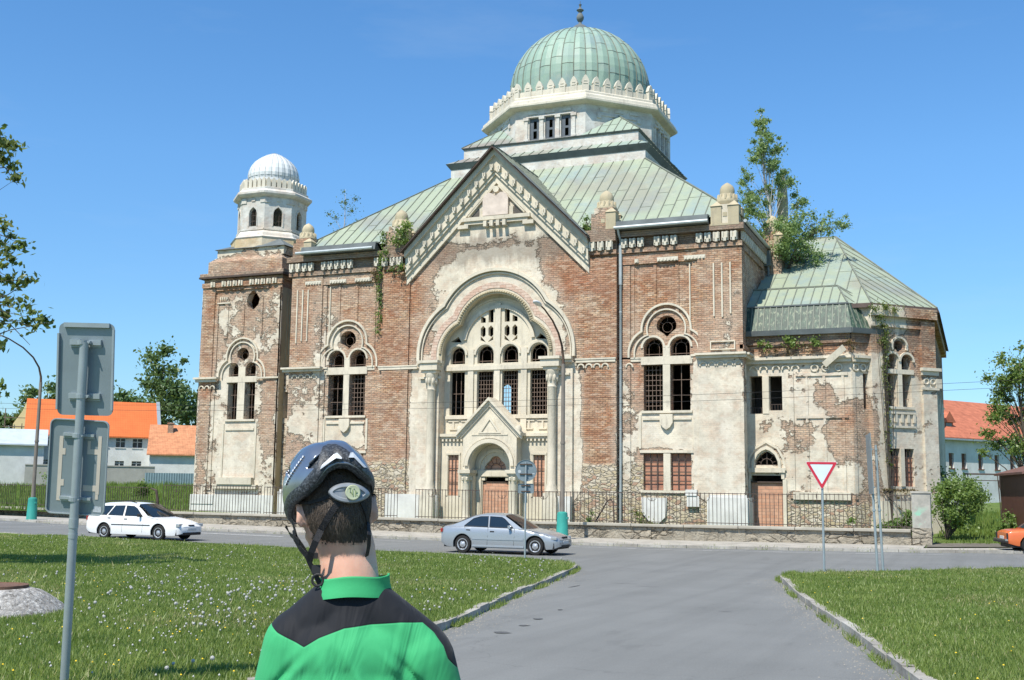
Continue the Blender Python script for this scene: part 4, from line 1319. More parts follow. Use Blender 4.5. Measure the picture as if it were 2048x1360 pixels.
for z in (14.2, 11, 8.2, 5.2, 2.2): dp.tube([(-16.22, 52.92, z), (-16.22, 52.92, z + .06)], .078, 10)
dp.tube([(-16.22, 52.92, 12.4), (-16.22, 52.92, 14.5)], .09, 10)
dp.build("downpipe", M['pipe'], SYN, autosm=50)
dp = MB()
dp.box(-10.3, -9.9, 59.25, 59.6, 14.2, 15.0)
dp.tube([(-10.05, 59.45, 14.3), (-10.05, 59.45, 9.5)], .07, 10)
dp.build("downpipe", M['lead'], SYN, autosm=50)

# ---- main roof -------------------------------------------------------------
rc = Vector((-22.8, 65.45))
rf, sm_ = MB(), MB()
e0, z0_ = 15.5, 20.78
xl, xr, yf, yb = -35.45, -10.2, 52.95, 77.9
tl, tr_, tf, tb = rc.x - 6.05, rc.x + 6.05, rc.y - 6.05, rc.y + 6.05
def q4(a, b, c, d): return [a, b, c, d]
F0 = [(xl, yf, e0), (xr, yf, e0), (tr_, tf, z0_), (tl, tf, z0_)]
seam_roof(rf, sm_, F0, .60, e=(1, 0, 0), seed=1, joint=5, spread=.8)
seam_roof(rf, sm_, [(xr, yf, e0), (xr, yb, e0), (tr_, tb, z0_), (tr_, tf, z0_)], .62, e=(0, 1, 0), seed=2)
seam_roof(rf, None, [(xl, yf, e0), (xl, yb, e0), (tl, tb, z0_), (tl, tf, z0_)], .7, e=(0, 1, 0), seed=3)
seam_roof(rf, None, [(xl, yb, e0), (xr, yb, e0), (tr_, tb, z0_), (tl, tb, z0_)], .8, e=(1, 0, 0), seed=4)
main_roof = rf.build("roof", M['copper_light'], SYN)
# gable roof: two slopes with ridge running back into the hipped roof
gf = MB()
sl = (z0_ - e0) / (tf - yf)
def yroof(z): return yf + (z - e0) / sl
ov = YC - .78
for s in (-1, 1):
  a = (XC, ov, g0 + .02); b = (XC, yroof(g0), g0 + .02)
  c = (XC + s * (g0 - e0 + .06), yroof(e0) + .0, e0 - .04); d = (XC + s * 5.25, ov, g0 - 5.23)
  c2 = (XC + s * 5.25, 53.1, g0 - 5.23)
  seam_roof(gf, sm_, [a, b, c, c2, d], .62, e=(0, 1, 0), seed=6 + s)
gf.build("gable_roof", M['copper'], SYN)
rk = MB()
th = .07
for s in (-1, 1):
  rk.mi = 0
  P = lambda x, y, v: (XC + s * x, y, g0 - x - v)
  vs = [P(0, ov, .02), P(5.25, ov, .02), P(5.25, YC + .1, .02), P(0, YC + .1, .02), P(0, ov, .10), P(5.25, ov, .10), P(5.25, YC + .1, .10), P(0, YC + .1, .10)]
  fs = [(0, 1, 2, 3), (7, 6, 5, 4), (0, 4, 5, 1), (1, 5, 6, 2), (2, 6, 7, 3), (3, 7, 4, 0)]
  rk.add(vs, fs)
rk.build("verge_board", M['soffit'], SYN)
fa = MB()
chev(.105, .42, YC - .52, YC - .02, hs, fa)
fa.build("fascia", M['dentil'], SYN)
# grey flashing on the right rake
fl = MB()
n_ = Vector((1, 0, 1)).normalized()
a, b = (XC + 1.2, ov + .30, g0 - 1.2 + .06), (XC + 5.2, ov + .30, g0 - 5.2 + .06)
sb(fl, a, b, n_, .62, .03)
fl.build("verge_flashing", M['lead'], SYN)
# hips and ridge caps
for a, b in (((xr, yf, e0), (tr_, tf, z0_)), ((xl, yf, e0), (tl, tf, z0_))):
  sb(sm_, a, b, (0, -.3, 1), .1, .05)
sb(sm_, (XC, ov, g0 + .02), (XC, yroof(g0), g0 + .02), (0, 0, 1), .12, .05)

# ---- stepped base of the dome -----------------------------------------------
tc = MB()
def ring(mb, h, z0, z1, z2=None):
  mb.box(rc.x - h, rc.x + h, rc.y - h, rc.y + h, z0, z1)
ring(tc, 6.05, 20.3, 21.35)
ring(tc, 5.48, 21.9, 22.66)
tc.build("dome_base_wall", M['white_render'], SYN)
cn = MB()
def coving(mb, h0, h1, z0, z1):
  vs = []
  for h, z in ((h0, z0), (h1, z1)):
    vs += [(rc.x - h, rc.y - h, z), (rc.x + h, rc.y - h, z), (rc.x + h, rc.y + h, z), (rc.x - h, rc.y + h, z)]
  mb.add(vs, [(0, 1, 5, 4), (1, 2, 6, 5), (2, 3, 7, 6), (3, 0, 4, 7), (3, 2, 1, 0), (4, 5, 6, 7)])
coving(cn, 6.07, 6.30, 21.30, 21.62)
coving(cn, 5.50, 5.60, 22.62, 22.72)
cn.build("dome_base_eaves", M['lead'], SYN)
tr1 = MB()
def skirt(mb, h0, h1, z0, z1, seed):
  cs_ = [(-1, -1), (1, -1), (1, 1), (-1, 1)]
  for i in range(4):
    a, b = cs_[i], cs_[(i + 1) % 4]
    seam_roof(mb, sm_ if i in (0, 1) else None, [(rc.x + a[0] * h0, rc.y + a[1] * h0, z0), (rc.x + b[0] * h0, rc.y + b[1] * h0, z0), (rc.x + b[0] * h1, rc.y + b[1] * h1, z1), (rc.x + a[0] * h1, rc.y + a[1] * h1, z1)],
          .6, e=(1, 0, 0) if i % 2 == 0 else (0, 1, 0), seed=seed + i)
skirt(tr1, 6.30, 5.47, 21.63, 22.1, 20)
# corner roofs against the octagon
OA = 5.32
oc = Vector((rc.x + .03, rc.y))
def octv(ap, k): r = ap / math.cos(rad(22.5)); a = rad(22.5 + 45 * k); return (oc.x + r * math.cos(a), oc.y + r * math.sin(a))
for sx_, sy_ in ((-1, -1), (1, -1), (1, 1), (-1, 1)):
  cor = (rc.x + sx_ * 5.6, rc.y + sy_ * 5.6, 22.73)
  md = OA / math.sqrt(2)
  pk_ = (oc.x + sx_ * md, oc.y + sy_ * md, 24.25)
  t1 = OA * math.tan(rad(22.5))
  ax = (oc.x + sx_ * t1 * .9, rc.y + sy_ * 5.6, 22.73)
  ay = (rc.x + sx_ * 5.6, oc.y + sy_ * t1 * .9, 22.73)
  seam_roof(tr1, sm_, [cor, ax, pk_], .55, e=(1, 0, 0), seed=30 + sx_)
  seam_roof(tr1, sm_, [cor, ay, pk_], .55, e=(0, 1, 0), seed=35 + sx_)
  sb(sm_, cor, pk_, (0, 0, 1), .08, .05)
tr1.build("dome_base_roof", M['copper'], SYN)

# ---- octagonal drum ----------------------------------------------------------
dm, dw, dsl = MB(), MB(), MB()
side = 2 * OA * math.tan(rad(22.5))
for k in range(8):
  ang = rad(45 * k)   # facet k faces direction -y rotated by ang
  Mk = Matrix.Translation((oc.x, oc.y, 0)) @ Matrix.Rotation(ang, 4, 'Z') @ Matrix.Translation((0, -OA, 0))
  dm.M = Mk
  hs_ = side / 2
  if k % 2 == 0:
    H = [rect(c - .30, c + .30, 22.78, 24.2) for c in (-.98, 0, .98)]
    H = [rect(c - .31, c + .31, 22.80, 24.2) for c in (-1.0, 0, 1.0)]
    dm.panel([rect(-hs_ + .001, hs_ - .001, 22.0, 24.75)] + H, 0, .35)
    dm.box(-1.55, 1.55, -.12, -.002, 22.62, 22.79)
    for c in (-1.5, -.5, .5, 1.5):
      dm.box(c - .10, c + .10, -.08, -.002, 22.79, 24.05); dm.box(c - .17, c + .17, -.13, -.003, 24.05, 24.22)
      dm.box(c - .15, c + .15, -.12, -.003, 22.8, 22.92)
    dm.box(-1.5, 1.5, -.06, -.002, 24.225, 24.3)
    dsl.M = Mk
    for c in (-1.0, 0, 1.0):
      dsl.panel([rect(c - .30, c + .30, 22.81, 24.19), rect(c - .10, c + .12, 22.95, 23.42), rect(c - .08, c + .12, 23.55, 24.02)], .12, .15)
    dm.box(-1.35, -.8, -.05, -.002, 24.4, 24.55); dm.box(-.3, .3, -.05, -.002, 24.4, 24.55); dm.box(.8, 1.35, -.05, -.002, 24.4, 24.55)
  else:
    dm.panel([rect(-hs_ + .001, hs_ - .001, 22.0, 24.75)], 0, .35)
    for c in (-1.0, 0, 1.0): dm.box(c - .28, c + .28, -.05, -.002, 24.4, 24.56)
    dm.box(-1.4, 1.4, -.05, -.002, 24.12, 24.2)
    dm.box(-1.45, -1.2, -.08, -.003, 23.95, 24.25); dm.box(1.2, 1.45, -.08, -.003, 23.95, 24.25)
dm.M = I4
drum = dm.build("drum", M['white_render'], SYN)
dsl.build("drum_window_panes", M['slate'], drum)
cz = MB()
def octband(mb, prof, n=8, c=None):
  c = c or oc
  k = 1 / math.cos(rad(22.5))
  mb.lathe([(r * k, z) for r, z in prof], (c.x, c.y, 0), 8, rad(22.5))
octband(cz, [(5.3, 24.70), (5.45, 24.74), (5.70, 24.80), (5.76, 24.86), (5.76, 24.98), (5.70, 25.02), (5.66, 25.2), (5.50, 25.28), (5.40, 25.36), (5.40, 25.48), (5.36, 25.52), (5.30, 25.56), (5.0, 25.6)])
for k in range(8):
  Mk = Matrix.Translation((oc.x, oc.y, 0)) @ Matrix.Rotation(rad(45 * k), 4, 'Z') @ Matrix.Translation((0, -5.28, 0))
  cz.M = Mk
  sd = 2 * 5.28 * math.tan(rad(22.5))
  for i in range(7):
    x = -sd / 2 + .0 + i * sd / 6
    if i == 6: continue
    rr_ = Matrix.Rotation(rad(-22.5), 4, 'Z') if i == 0 else Matrix.Identity(4)
    cz.M = Mk @ Matrix.Translation((x, 0, 0)) @ rr_
    cz.panel([[(-.20, 25.5), (.20, 25.5), (.20, 26.02), (.24, 26.06), (.17, 26.26), (.08, 26.42), (0, 26.5), (-.08, 26.42), (-.17, 26.26), (-.24, 26.06), (-.20, 26.02)]], -.02, .2)
    cz.box(-.1, .1, -.045, -.021, 26.1, 26.14); cz.box(-.13, .13, -.045, -.021, 25.94, 25.975)
    if i:
      pass
  cz.M = Mk
  cz.box(-sd / 2 + .02, sd / 2 - .02, .03, .16, 25.5, 25.9)
cz.M = I4
cz.build("crenellated_cornice", M['dentil'], SYN)

# ---- dome --------------------------------------------------------------------
dome, dsm = MB(), MB()
NR = 38
R0_, ZC, KZ = 4.42, 27.25, .945
def dpt(a, th_, bulge=0.0):
  r = (R0_ + bulge) * math.cos(th_); z = ZC + (R0_ + bulge) * KZ * math.sin(th_)
  return Vector((oc.x + r * math.cos(a), oc.y + r * math.sin(a), z))
rnd = random.Random(5)
TH = [rad(x) for x in (0, 7, 14, 21, 28, 35, 42, 49, 56, 63, 70, 76, 82)]
for k in range(NR):
  a0, a1 = 2 * PI * k / NR, 2 * PI * (k + 1) / NR
  am = (a0 + a1) / 2
  rows = [Vector((oc.x + 4.42 * math.cos(a), oc.y + 4.42 * math.sin(a), 25.5)) for a in (a0, am, a1)]
  prev = rows
  off = rnd.choice([0, 1, 2])
  tv = .5 + .5 * (rnd.random() - .5)
  for i, th_ in enumerate(TH):
    cur = [dpt(a0, th_), dpt(am, th_, .055), dpt(a1, th_)]
    if (i + off) % 3 == 0:
      tv = .5 + .7 * (rnd.random() - .5)
      nrm = (cur[1] - Vector((oc.x, oc.y, ZC))).normalized()
      sb(dsm, cur[0], cur[1], nrm, .025, .015); sb(dsm, cur[1], cur[2], nrm, .025, .015)
    dome.tint = tv
    b = len(dome.v)
    dome.add(prev + cur, [(0, 1, 4, 3), (1, 2, 5, 4)])
    prev = cur
  line = [Vector((oc.x + 4.43 * math.cos(a0), oc.y + 4.43 * math.sin(a0), 25.5))] + [dpt(a0, th_, .02) for th_ in TH]
  dsm.tube(line, .030, 5, False)
dome.tint = .5
dm_o = dome.build("dome", M['copper_dome'], SYN)
dsm.build("dome_seam", M['seam'], dm_o)
cap = MB()
zt_ = ZC + R0_ * KZ
cap.lathe([(.95, -.16), (.66, .02), (.58, .20), (.50, .36), (.32, .52), (.14, .60), (.10, .72), (.09, .80), (.16, .84), (.23, .98), (.24, 1.12), (.17, 1.30), (.12, 1.36), (.09, 1.44), (.16, 1.50), (.24, 1.58), (.12, 1.68), (.07, 1.76), (.05, 1.86), (.09, 1.92), (.09, 1.98), (.02, 2.02), (.015, 2.2)], (oc.x, oc.y, zt_ - .02), 16)
cap.build("finial", M['lead'], SYN, autosm=50)
sm_.build("roof_seam", M['seam'], main_roof)

# ---- pinnacles -----------------------------------------------------------------
def pinnacle(x, y, z0, s=1.0, base='brick', M_cap='lichen'):
  b = MB()
  if base == 'brick':
    b.box(x - .62 * s, x + .62 * s, y - .62 * s, y + .62 * s, z0, z0 + .85 * s)
    b.box(x - .50 * s, x + .50 * s, y - .50 * s, y + .50 * s, z0 + .85 * s, z0 + 1.15 * s)
    m = M['main']
  else:
    b.box(x - .62 * s, x + .62 * s, y - .62 * s, y + .62 * s, z0, z0 + .95 * s)
    m = M['trim']
  o = b.build("pinnacle", m, SYN)
  c = MB()
  c.box(x - .70 * s, x + .70 * s, y - .70 * s, y + .70 * s, z0 - .1, z0 - .002)
  for sx_ in (-1, 1):
    for sy_ in (-1, 1):
      if base == 'brick' and sy_ < 0 and sx_ < 0: continue
      cx_, cy_ = x + sx_ * .42 * s, y + sy_ * .42 * s
      c.box(cx_ - .26 * s, cx_ + .26 * s, cy_ - .26 * s, cy_ + .26 * s, z0, z0 + .86 * s)
      c.add([(cx_ - .3 * s, cy_ - .3 * s, z0 + .86 * s), (cx_ + .3 * s, cy_ - .3 * s, z0 + .86 * s), (cx_ + .3 * s, cy_ + .3 * s, z0 + .86 * s), (cx_ - .3 * s, cy_ + .3 * s, z0 + .86 * s), (cx_, cy_, z0 + 1.16 * s)],
          [(0, 1, 4), (1, 2, 4), (2, 3, 4), (3, 0, 4), (3, 2, 1, 0)])
  c.lathe([(.46 * s, .95 * s), (.54 * s, 1.12 * s), (.54 * s, 1.22 * s), (.47 * s, 1.36 * s), (.40 * s, 1.48 * s), (.385 * s, 1.56 * s)], (x, y, z0), 8, rad(22.5))
  for k in range(12):
    a = 2 * PI * k / 12
    c.lathe([(.0, 1.22 * s), (.075 * s, 1.26 * s), (.065 * s, 1.50 * s), (0, 1.56 * s)], (x + .44 * s * math.cos(a), y + .44 * s * math.sin(a), z0), 5)
  c.lathe([(.355 * s, 1.55 * s), (.37 * s, 1.70 * s), (.35 * s, 1.84 * s), (.28 * s, 1.98 * s), (.15 * s, 2.09 * s), (.03 * s, 2.16 * s), (.0, 2.17 * s)], (x, y, z0), 14)
  c.box(x - .1, x + .1, y - .64 * s, y - .6 * s, z0 + .35, z0 + .55)
  c.build("pinnacle_cap", M[M_cap], o, autosm=50)
pinnacle(-17.05, 53.25, 15.22, 1.0)
pinnacle(mx(-17.05), 53.25, 15.22, 1.0)
pinnacle(-10.95, 53.45, 15.1, 1.0, 'stone')
pinnacle(mx(-10.95), 53.45, 15.1, .95)
pinnacle(-9.95, 60.4, 15.1, .95, 'brick')
pinnacle(-9.95, 70.6, 15.1, .95, 'stone')
# ---- left tower -----------------------------------------------------------------
tw_ = MB()
TX0, TX1, TYF = -43.02, -37.62, 55.0
TCX, TCY = (TX0 + TX1) / 2 - .1, 57.75
hole = [(-40.05, 13.2), (-39.95, 12.85), (-39.7, 12.55), (-39.45, 12.72), (-39.2, 12.95), (-39.12, 13.3), (-39.35, 13.62), (-39.55, 13.82), (-39.72, 13.75), (-39.9, 13.6)]
ht = trefoil(I4, -40.14, TYF, P_tow, ((2, 3), (2, 3)))
tw_.panel([rect(TX0, TX1, .2, 14.4)] + ht + [hole], TYF, TYF + .5)
tw_.M = frame(TX1, TYF + .5, rad(90)); tw_.panel([rect(0, 4.9, .2, 14.4)], 0, .5)
tw_.M = frame(TX0, 60.4, rad(-90)); tw_.panel([rect(0, 4.9, .2, 14.4), archhole(2.2, 6.2, 8.8, .35)], 0, .5)
tw_.M = frame(TX1, 60.9, rad(180)); tw_.panel([rect(0, TX1 - TX0, .2, 14.4), archhole(1.6, 6.2, 8.8, .45), archhole(3.3, 6.2, 8.8, .45)], 0, .5)
tw_.M = I4
tw_.box(TX0 - .16, TX0 + .75, TYF - .12, TYF - .001, .2, 14.1); tw_.box(TX1 - .75, TX1 + .12, TYF - .12, TYF - .001, .2, 14.1)
tw_.box(TX0 + .76, TX0 + 1.0, TYF - .06, TYF - .001, 2.0, 13.4); tw_.box(TX1 - 1.0, TX1 - .76, TYF - .06, TYF - .001, 2.0, 13.4)
tw_.box(TX0 + .8, TX1 - .8, TYF - .10, TYF - .001, 13.9, 14.38)
tw_.box(-41.55, -41.3, TYF - .05, TYF - .001, 11.0, 13.4); tw_.box(-40.35, -40.15, TYF - .05, TYF - .001, 11.2, 13.0); tw_.box(-39.0, -38.85, TYF - .05, TYF - .001, 11.0, 13.4)
tw_.box(TX0 - .18, TX1 + .16, TYF - .20, TYF - .002, 14.1, 14.38)
tw_.box(TX0 - .1, TX1 + .1, TYF - .1, 60.9, 14.402, 14.62)
tw_.box(TX0 - .30, TX1 + .28, TYF - .30, 61.1, 14.75, 14.95)
tw_.box(TX0 + .05, TX1 - .05, TYF + .02, 60.8, 14.952, 15.7)
# raked upper stage
def frus(mb, x0, x1, y0, y1, z0, z1, d):
  mb.add([(x0, y0, z0), (x1, y0, z0), (x1, y1, z0), (x0, y1, z0), (x0 + d, y0 + d, z1), (x1 - d, y0 + d, z1), (x1 - d, y1 - d, z1), (x0 + d, y1 - d, z1)],
       [(0, 3, 2, 1), (4, 5, 6, 7), (0, 1, 5, 4), (1, 2, 6, 5), (2, 3, 7, 6), (3, 0, 4, 7)])
frus(tw_, TX0 + .05, TX1 - .05, TYF + .02, 60.8, 15.702, 16.0, .3)
tw_.box(TX0 + .42, TX1 - .2, TYF + .35, 60.5, 16.002, 16.5)
T = tw_.build("tower_wall", M['tower'], SYN)
m = MB()
m.box(TX0 - .32, TX1 + .3, TYF - .36, 61.1, 14.64, 14.748)
m.build("tower_cornice_shelf", M['soffit'], T)
m = MB()
cx = -40.14
hood(m, cx, 9.85, 1.15, .62, 8.75, 1.08, 8.6, .09, TYF - .12, TYF + .05)
hood(m, cx, 9.85, .90, .62, 8.75, .83, 8.6, .07, TYF - .09, TYF + .05)
m.box(cx - 1.0, cx + 1.0, TYF - .06, TYF - .003, 5.5, 5.62); m.box(cx - 1.2, cx - 1.1, TYF - .05, TYF - .003, 2.7, 5.9); m.box(cx + 1.1, cx + 1.2, TYF - .05, TYF - .003, 2.7, 5.9)
m.box(TX0 - .36, TX0 + 1.35, TYF - .42, TYF - .125, 8.55, 8.66); m.box(TX0 - .28, TX0 + 1.2, TYF - .3, TYF - .125, 8.38, 8.547)
m.box(TX1 - 1.4, TX1 + .15, TYF - .22, TYF - .125, 8.5, 8.6)
for x in (TX0 + .1, TX0 + .5, TX0 + .9): m.tube([(a, TYF - .16, b) for a, b in arc(x, 8.0, .15, -10, 190, 8)], .04, 6)
m.box(cx - 1.3, cx + 1.15, TYF - .3, TYF - .003, 2.35, 2.75); m.box(cx - 1.6, cx + 1.45, TYF - .22, TYF - .004, 2.1, 2.346)
rnd = random.Random(8)
x = TX0 + .5
while x < TX1 - .3:
  if rnd.random() < .8: m.box(x, x + .3, TYF - .28, TYF - .201, 14.12, 14.42); m.box(x + .08, x + .2, TYF - .36, TYF - .281, 14.2, 14.42)
  x += .4
for x in (-41.9, -41.75, -41.6, -41.45): m.box(x, x + .07, TYF - .1, TYF - .003, 13.35, 13.5)
m.box(-42.1, -41.2, TYF - .08, TYF - .003, 13.1, 13.17)
m.build("moulding", M['trim'], T)
m = MB(frame(TX1, TYF, rad(90)))
m.box(.5, 2.2, -.14, -.003, 9.6, 13.6)
for k in range(4): m.box(.7 + k * .35, .8 + k * .35, -.2, -.141, 9.9, 13.4)
m.box(-.12, 1.0, -.10, -.003, .2, 13.9)
m.build("tower_pilaster", M['lichen'], T)
m = MB()
m.box(TX0 - .25, TX1 + .15, TYF - .26, TYF - .125, .2, 1.75)
m.box(TX0 - .2, TX0 + 1.4, TYF - .3, TYF - .262, 1.2, 1.7)
m.build("plinth", M['plinth'], T)
m = MB()
zt = 16.5
for x0, x1, y0, y1, pk_ in ((TX0 + .3, TX0 + 2.5, TYF + .2, TYF + 2.4, (TX0 + 1.9, TYF + 1.9)), (TX1 - 2.3, TX1 - .05, TYF + .2, TYF + 2.4, (TX1 - 1.25, TYF + 1.35)), (TX1 - 2.3, TX1 - .05, 58.3, 60.6, (TX1 - 1.2, 59.3)), (TX0 + .3, TX0 + 2.5, 58.3, 60.6, (TX0 + 1.5, 59.3))):
  m.add([(x0, y0, zt), (x1, y0, zt), (x1, y1, zt), (x0, y1, zt), (pk_[0], pk_[1], zt + .75)], [(0, 1, 4), (1, 2, 4), (2, 3, 4), (3, 0, 4), (3, 2, 1, 0)])
m.box(TX0 + .35, TX1 - .1, TYF + .25, 60.6, zt - .001, zt + .03)
m.build("tower_corner_roof", M['lead'], T)
# turret
tc_ = Vector((TCX, TCY))
class _C: pass
tu = MB()
def ob(mb, prof): k = 1 / math.cos(rad(22.5)); mb.lathe([(r * k, z) for r, z in prof], (TCX, TCY, 0), 8, rad(22.5))
ob(tu, [(2.35, 16.4), (2.30, 17.15)])
o1 = tu.build("turret_base", M['ochre_render'], T)
tu = MB()
ob(tu, [(2.32, 17.15), (2.36, 17.22), (2.2, 17.32), (2.15, 17.5), (2.05, 17.62), (2.0, 17.66)])
AP = 1.98
sd = 2 * AP * math.tan(rad(22.5))
for k in range(8):
  Mk = Matrix.Translation((TCX, TCY, 0)) @ Matrix.Rotation(rad(45 * k), 4, 'Z') @ Matrix.Translation((0, -AP, 0))
  tu.M = Mk
  hh = [(-.27, 17.95), (.27, 17.95), (.27, 18.75), (.22, 18.95), (.1, 19.08), (0, 19.15), (-.1, 19.08), (-.22, 18.95), (-.27, 18.75)]
  tu.panel([rect(-sd / 2 + .001, sd / 2 - .001, 17.66, 19.75), hh], 0, .2)
  tu.band([(-.35, 17.95), (-.35, 18.8), (-.26, 19.04), (0, 19.27), (.26, 19.04), (.35, 18.8), (.35, 17.95)], [(-.28, 17.95), (-.28, 18.76), (-.22, 18.96), (0, 19.16), (.22, 18.96), (.28, 18.76), (.28, 17.95)], -.03, -.002)
  tu.box(-sd / 2, sd / 2, -.06, -.002, 17.70, 17.8)
  tu.box(-sd / 2 - .02, -sd / 2 + .32, -.05, -.003, 19.4, 19.7); tu.box(sd / 2 - .32, sd / 2 + .02, -.05, -.003, 19.4, 19.7); tu.box(-.12, .12, -.05, -.003, 19.5, 19.7)
tu.M = I4
ob(tu, [(1.98, 19.74), (2.2, 19.86), (2.28, 19.95), (2.28, 20.08), (2.18, 20.14), (2.05, 20.24), (2.05, 20.36), (1.9, 20.42)])
turret = tu.build("turret", M['white_render'], T)
tu = MB()
sd = 2 * 1.93 * math.tan(rad(22.5))
for k in range(8):
  Mk = Matrix.Translation((TCX, TCY, 0)) @ Matrix.Rotation(rad(45 * k), 4, 'Z') @ Matrix.Translation((0, -1.93, 0))
  for i in range(5):
    tu.M = Mk @ Matrix.Translation((-sd / 2 + (i + .5) * sd / 5, 0, 0))
    tu.panel([[(-.12, 20.4), (.12, 20.4), (.12, 20.8), (.08, 20.92), (0, 21.0), (-.08, 20.92), (-.12, 20.8)]], -.03, .08)
  tu.M = Mk; tu.box(-sd / 2 + .01, sd / 2 - .01, .09, .14, 20.4, 20.9)
tu.M = I4
tu.build("turret_cornice", M['dentil'], T)
g = MB()
for k in range(8):
  Mk = Matrix.Translation((TCX, TCY, 0)) @ Matrix.Rotation(rad(45 * k), 4, 'Z') @ Matrix.Translation((0, -1.98, 0))
  g.M = Mk
  bars(g, -.27, .27, 17.95, 19.0, .12, 3, 3, .014)
g.build("window_grille", M['iron'], T)
d_, ds_ = MB(), MB()
NR2 = 24
prof = [(1.52, 20.4), (1.52, 21.15), (1.55, 21.3), (1.57, 21.5), (1.52, 21.8), (1.40, 22.1), (1.18, 22.4), (.88, 22.65), (.52, 22.88), (.22, 23.02), (.0, 23.1)]
for k in range(NR2):
  a0, a1 = 2 * PI * k / NR2, 2 * PI * (k + 1) / NR2; am = (a0 + a1) / 2
  d_.tint = random.random()
  for i in range(len(prof) - 1):
    (r0, z0), (r1, z1) = prof[i], prof[i + 1]
    P3 = lambda r, z, a, b=0: (TCX + (r + b) * math.cos(a), TCY + (r + b) * math.sin(a), z)
    bb = .03 if i > 1 else 0
    d_.add([P3(r0, z0, a0), P3(r0, z0, am, bb), P3(r0, z0, a1), P3(r1, z1, a0), P3(r1, z1, am, bb if r1 > .1 else 0), P3(r1, z1, a1)], [(0, 1, 4, 3), (1, 2, 5, 4)])
  ds_.tube([(TCX + r * math.cos(a0), TCY + r * math.sin(a0), z) for r, z in prof[1:]], .014, 4, False)
N = NT('pale_zinc_dome')
c = N.mix(N.ramp(N.attr('tint'), 0, 1), (.58, .60, .59), (.66, .675, .66))
c = N.mix(N.ramp(N.noise(2.5, 5, .6, vec=N.vmul((1.4, 1.4, .3))), .5, .7, 0, .3), c, (.40, .45, .45))
M['zincdome'] = N.done(c, .5, 0.0, None, .4)
to_ = d_.build("turret_dome", M['zincdome'], T)
ds_.build("dome_seam", M['lead'], to_)
# link between tower and nave
lk = MB()
lk.panel([rect(TX1 + .01, -35.4, .2, 9.0), rect(-37.5, -37.0, 6.2, 7.75)], 55.5, 55.9)
lk.build("link_wall", M['tower'], SYN)
lk = MB()
lk.add([(TX1 - .1, 55.3, 9.15), (-35.3, 55.3, 9.15), (-35.3, 60, 10.0), (TX1 - .1, 60, 10.0), (TX1 - .1, 55.3, 9.01), (-35.3, 55.3, 9.01), (-35.3, 60, 9.01), (TX1 - .1, 60, 9.01)],
     [(0, 1, 2, 3), (7, 6, 5, 4), (0, 4, 5, 1), (1, 5, 6, 2), (2, 6, 7, 3), (3, 7, 4, 0)])
lk.build("link_roof", M['lead'], SYN)
# low dark roof behind on the left
lb, ls = MB(), MB()
seam_roof(lb, ls, [(-38.0, 62.0, 16.1), (-34.6, 60.0, 15.4), (-33.5, 68, 18.9), (-37.5, 70, 18.9)], .6, e=(1, 0, 0), seed=50)
lb.add([(-38.0, 62.0, 14), (-34.6, 60.0, 14), (-34.6, 60.0, 15.38), (-38.0, 62.0, 16.08)], [(0, 1, 2, 3)])
lb.build("rear_roof", M['lead'], SYN); ls.build("roof_seam", M['seam'], SYN)

# ---- right annex -------------------------------------------------------------------
AN = MB()
YA = 54.4
KX = -5.45
FA = frame(KX, YA, rad(45))            # diagonal wall of the annex
LD = 2.0
FB = frame(-5.0, 54.4, rad(45))        # diagonal wall of the apse
def ub(X): return (X + 5.0) * math.sqrt(2)
lunA = [(-9.98, 3.55), (-8.90, 3.55), (-8.92, 3.75), (-9.1, 4.0), (-9.3, 4.15), (-9.44, 4.2), (-9.58, 4.15), (-9.78, 4.0), (-9.96, 3.75)]
AN.panel([rect(-10.34, KX, .2, 9.75), rect(-10.18, -9.58, 6.0, 7.82), rect(-9.26, -8.64, 6.15, 7.80), rect(-10.2, -8.68, .5, 3.06), lunA], YA, YA + .5)
AN.M = FA
AN.panel([rect(0, LD, .2, 9.75), rect(.68, 1.18, 6.2, 7.86)], 0, .5)
AN.M = I4
# apse: front (hidden above annex), diagonal, side
AX0, AX1 = ub(-4.55), ub(-1.95)
AN.panel([rect(-10.34, -4.6, 9.0, 11.1)], 55.0, 55.4)
AN.M = FB
pc = ub(-3.41)
pA = (.13, .58, 6.35, 7.90, 8.12, 8.84, 9.22, .28)
hA = trefoil(FB, pc, 0, pA, ((2, 4), (2, 4)))
hb = [rect(pc - .72, pc - .12, 2.62, 4.38), rect(pc + .12, pc + .72, 2.62, 4.38)]
AN.panel([rect(AX0, AX1, .2, 11.1)] + hA + hb, 0, .5)
AN.box(AX1 - .78, AX1 + .05, -.14, -.002, .2, 10.5)
AN.box(AX0, AX1 + .05, -.12, -.002, 10.1, 10.3); AN.box(AX0, AX1 + .12, -.26, -.002, 10.6, 11.08)
AN.M = frame(-1.97, 57.43, rad(90)); AN.panel([rect(0, 16, .2, 11.1)], 0, .5)
AN.box(0, .7, -.14, -.002, .2, 10.5); AN.box(0, 16, -.26, -.002, 10.6, 11.08)
AN.M = frame(-1.97, 73.4, rad(135)); AN.panel([rect(0, 3.6, .2, 11.1)], 0, .5)
AN.M = frame(-4.5, 76, rad(180)); AN.panel([rect(0, 5.8, .2, 11.1)], 0, .5)
AN.M = I4
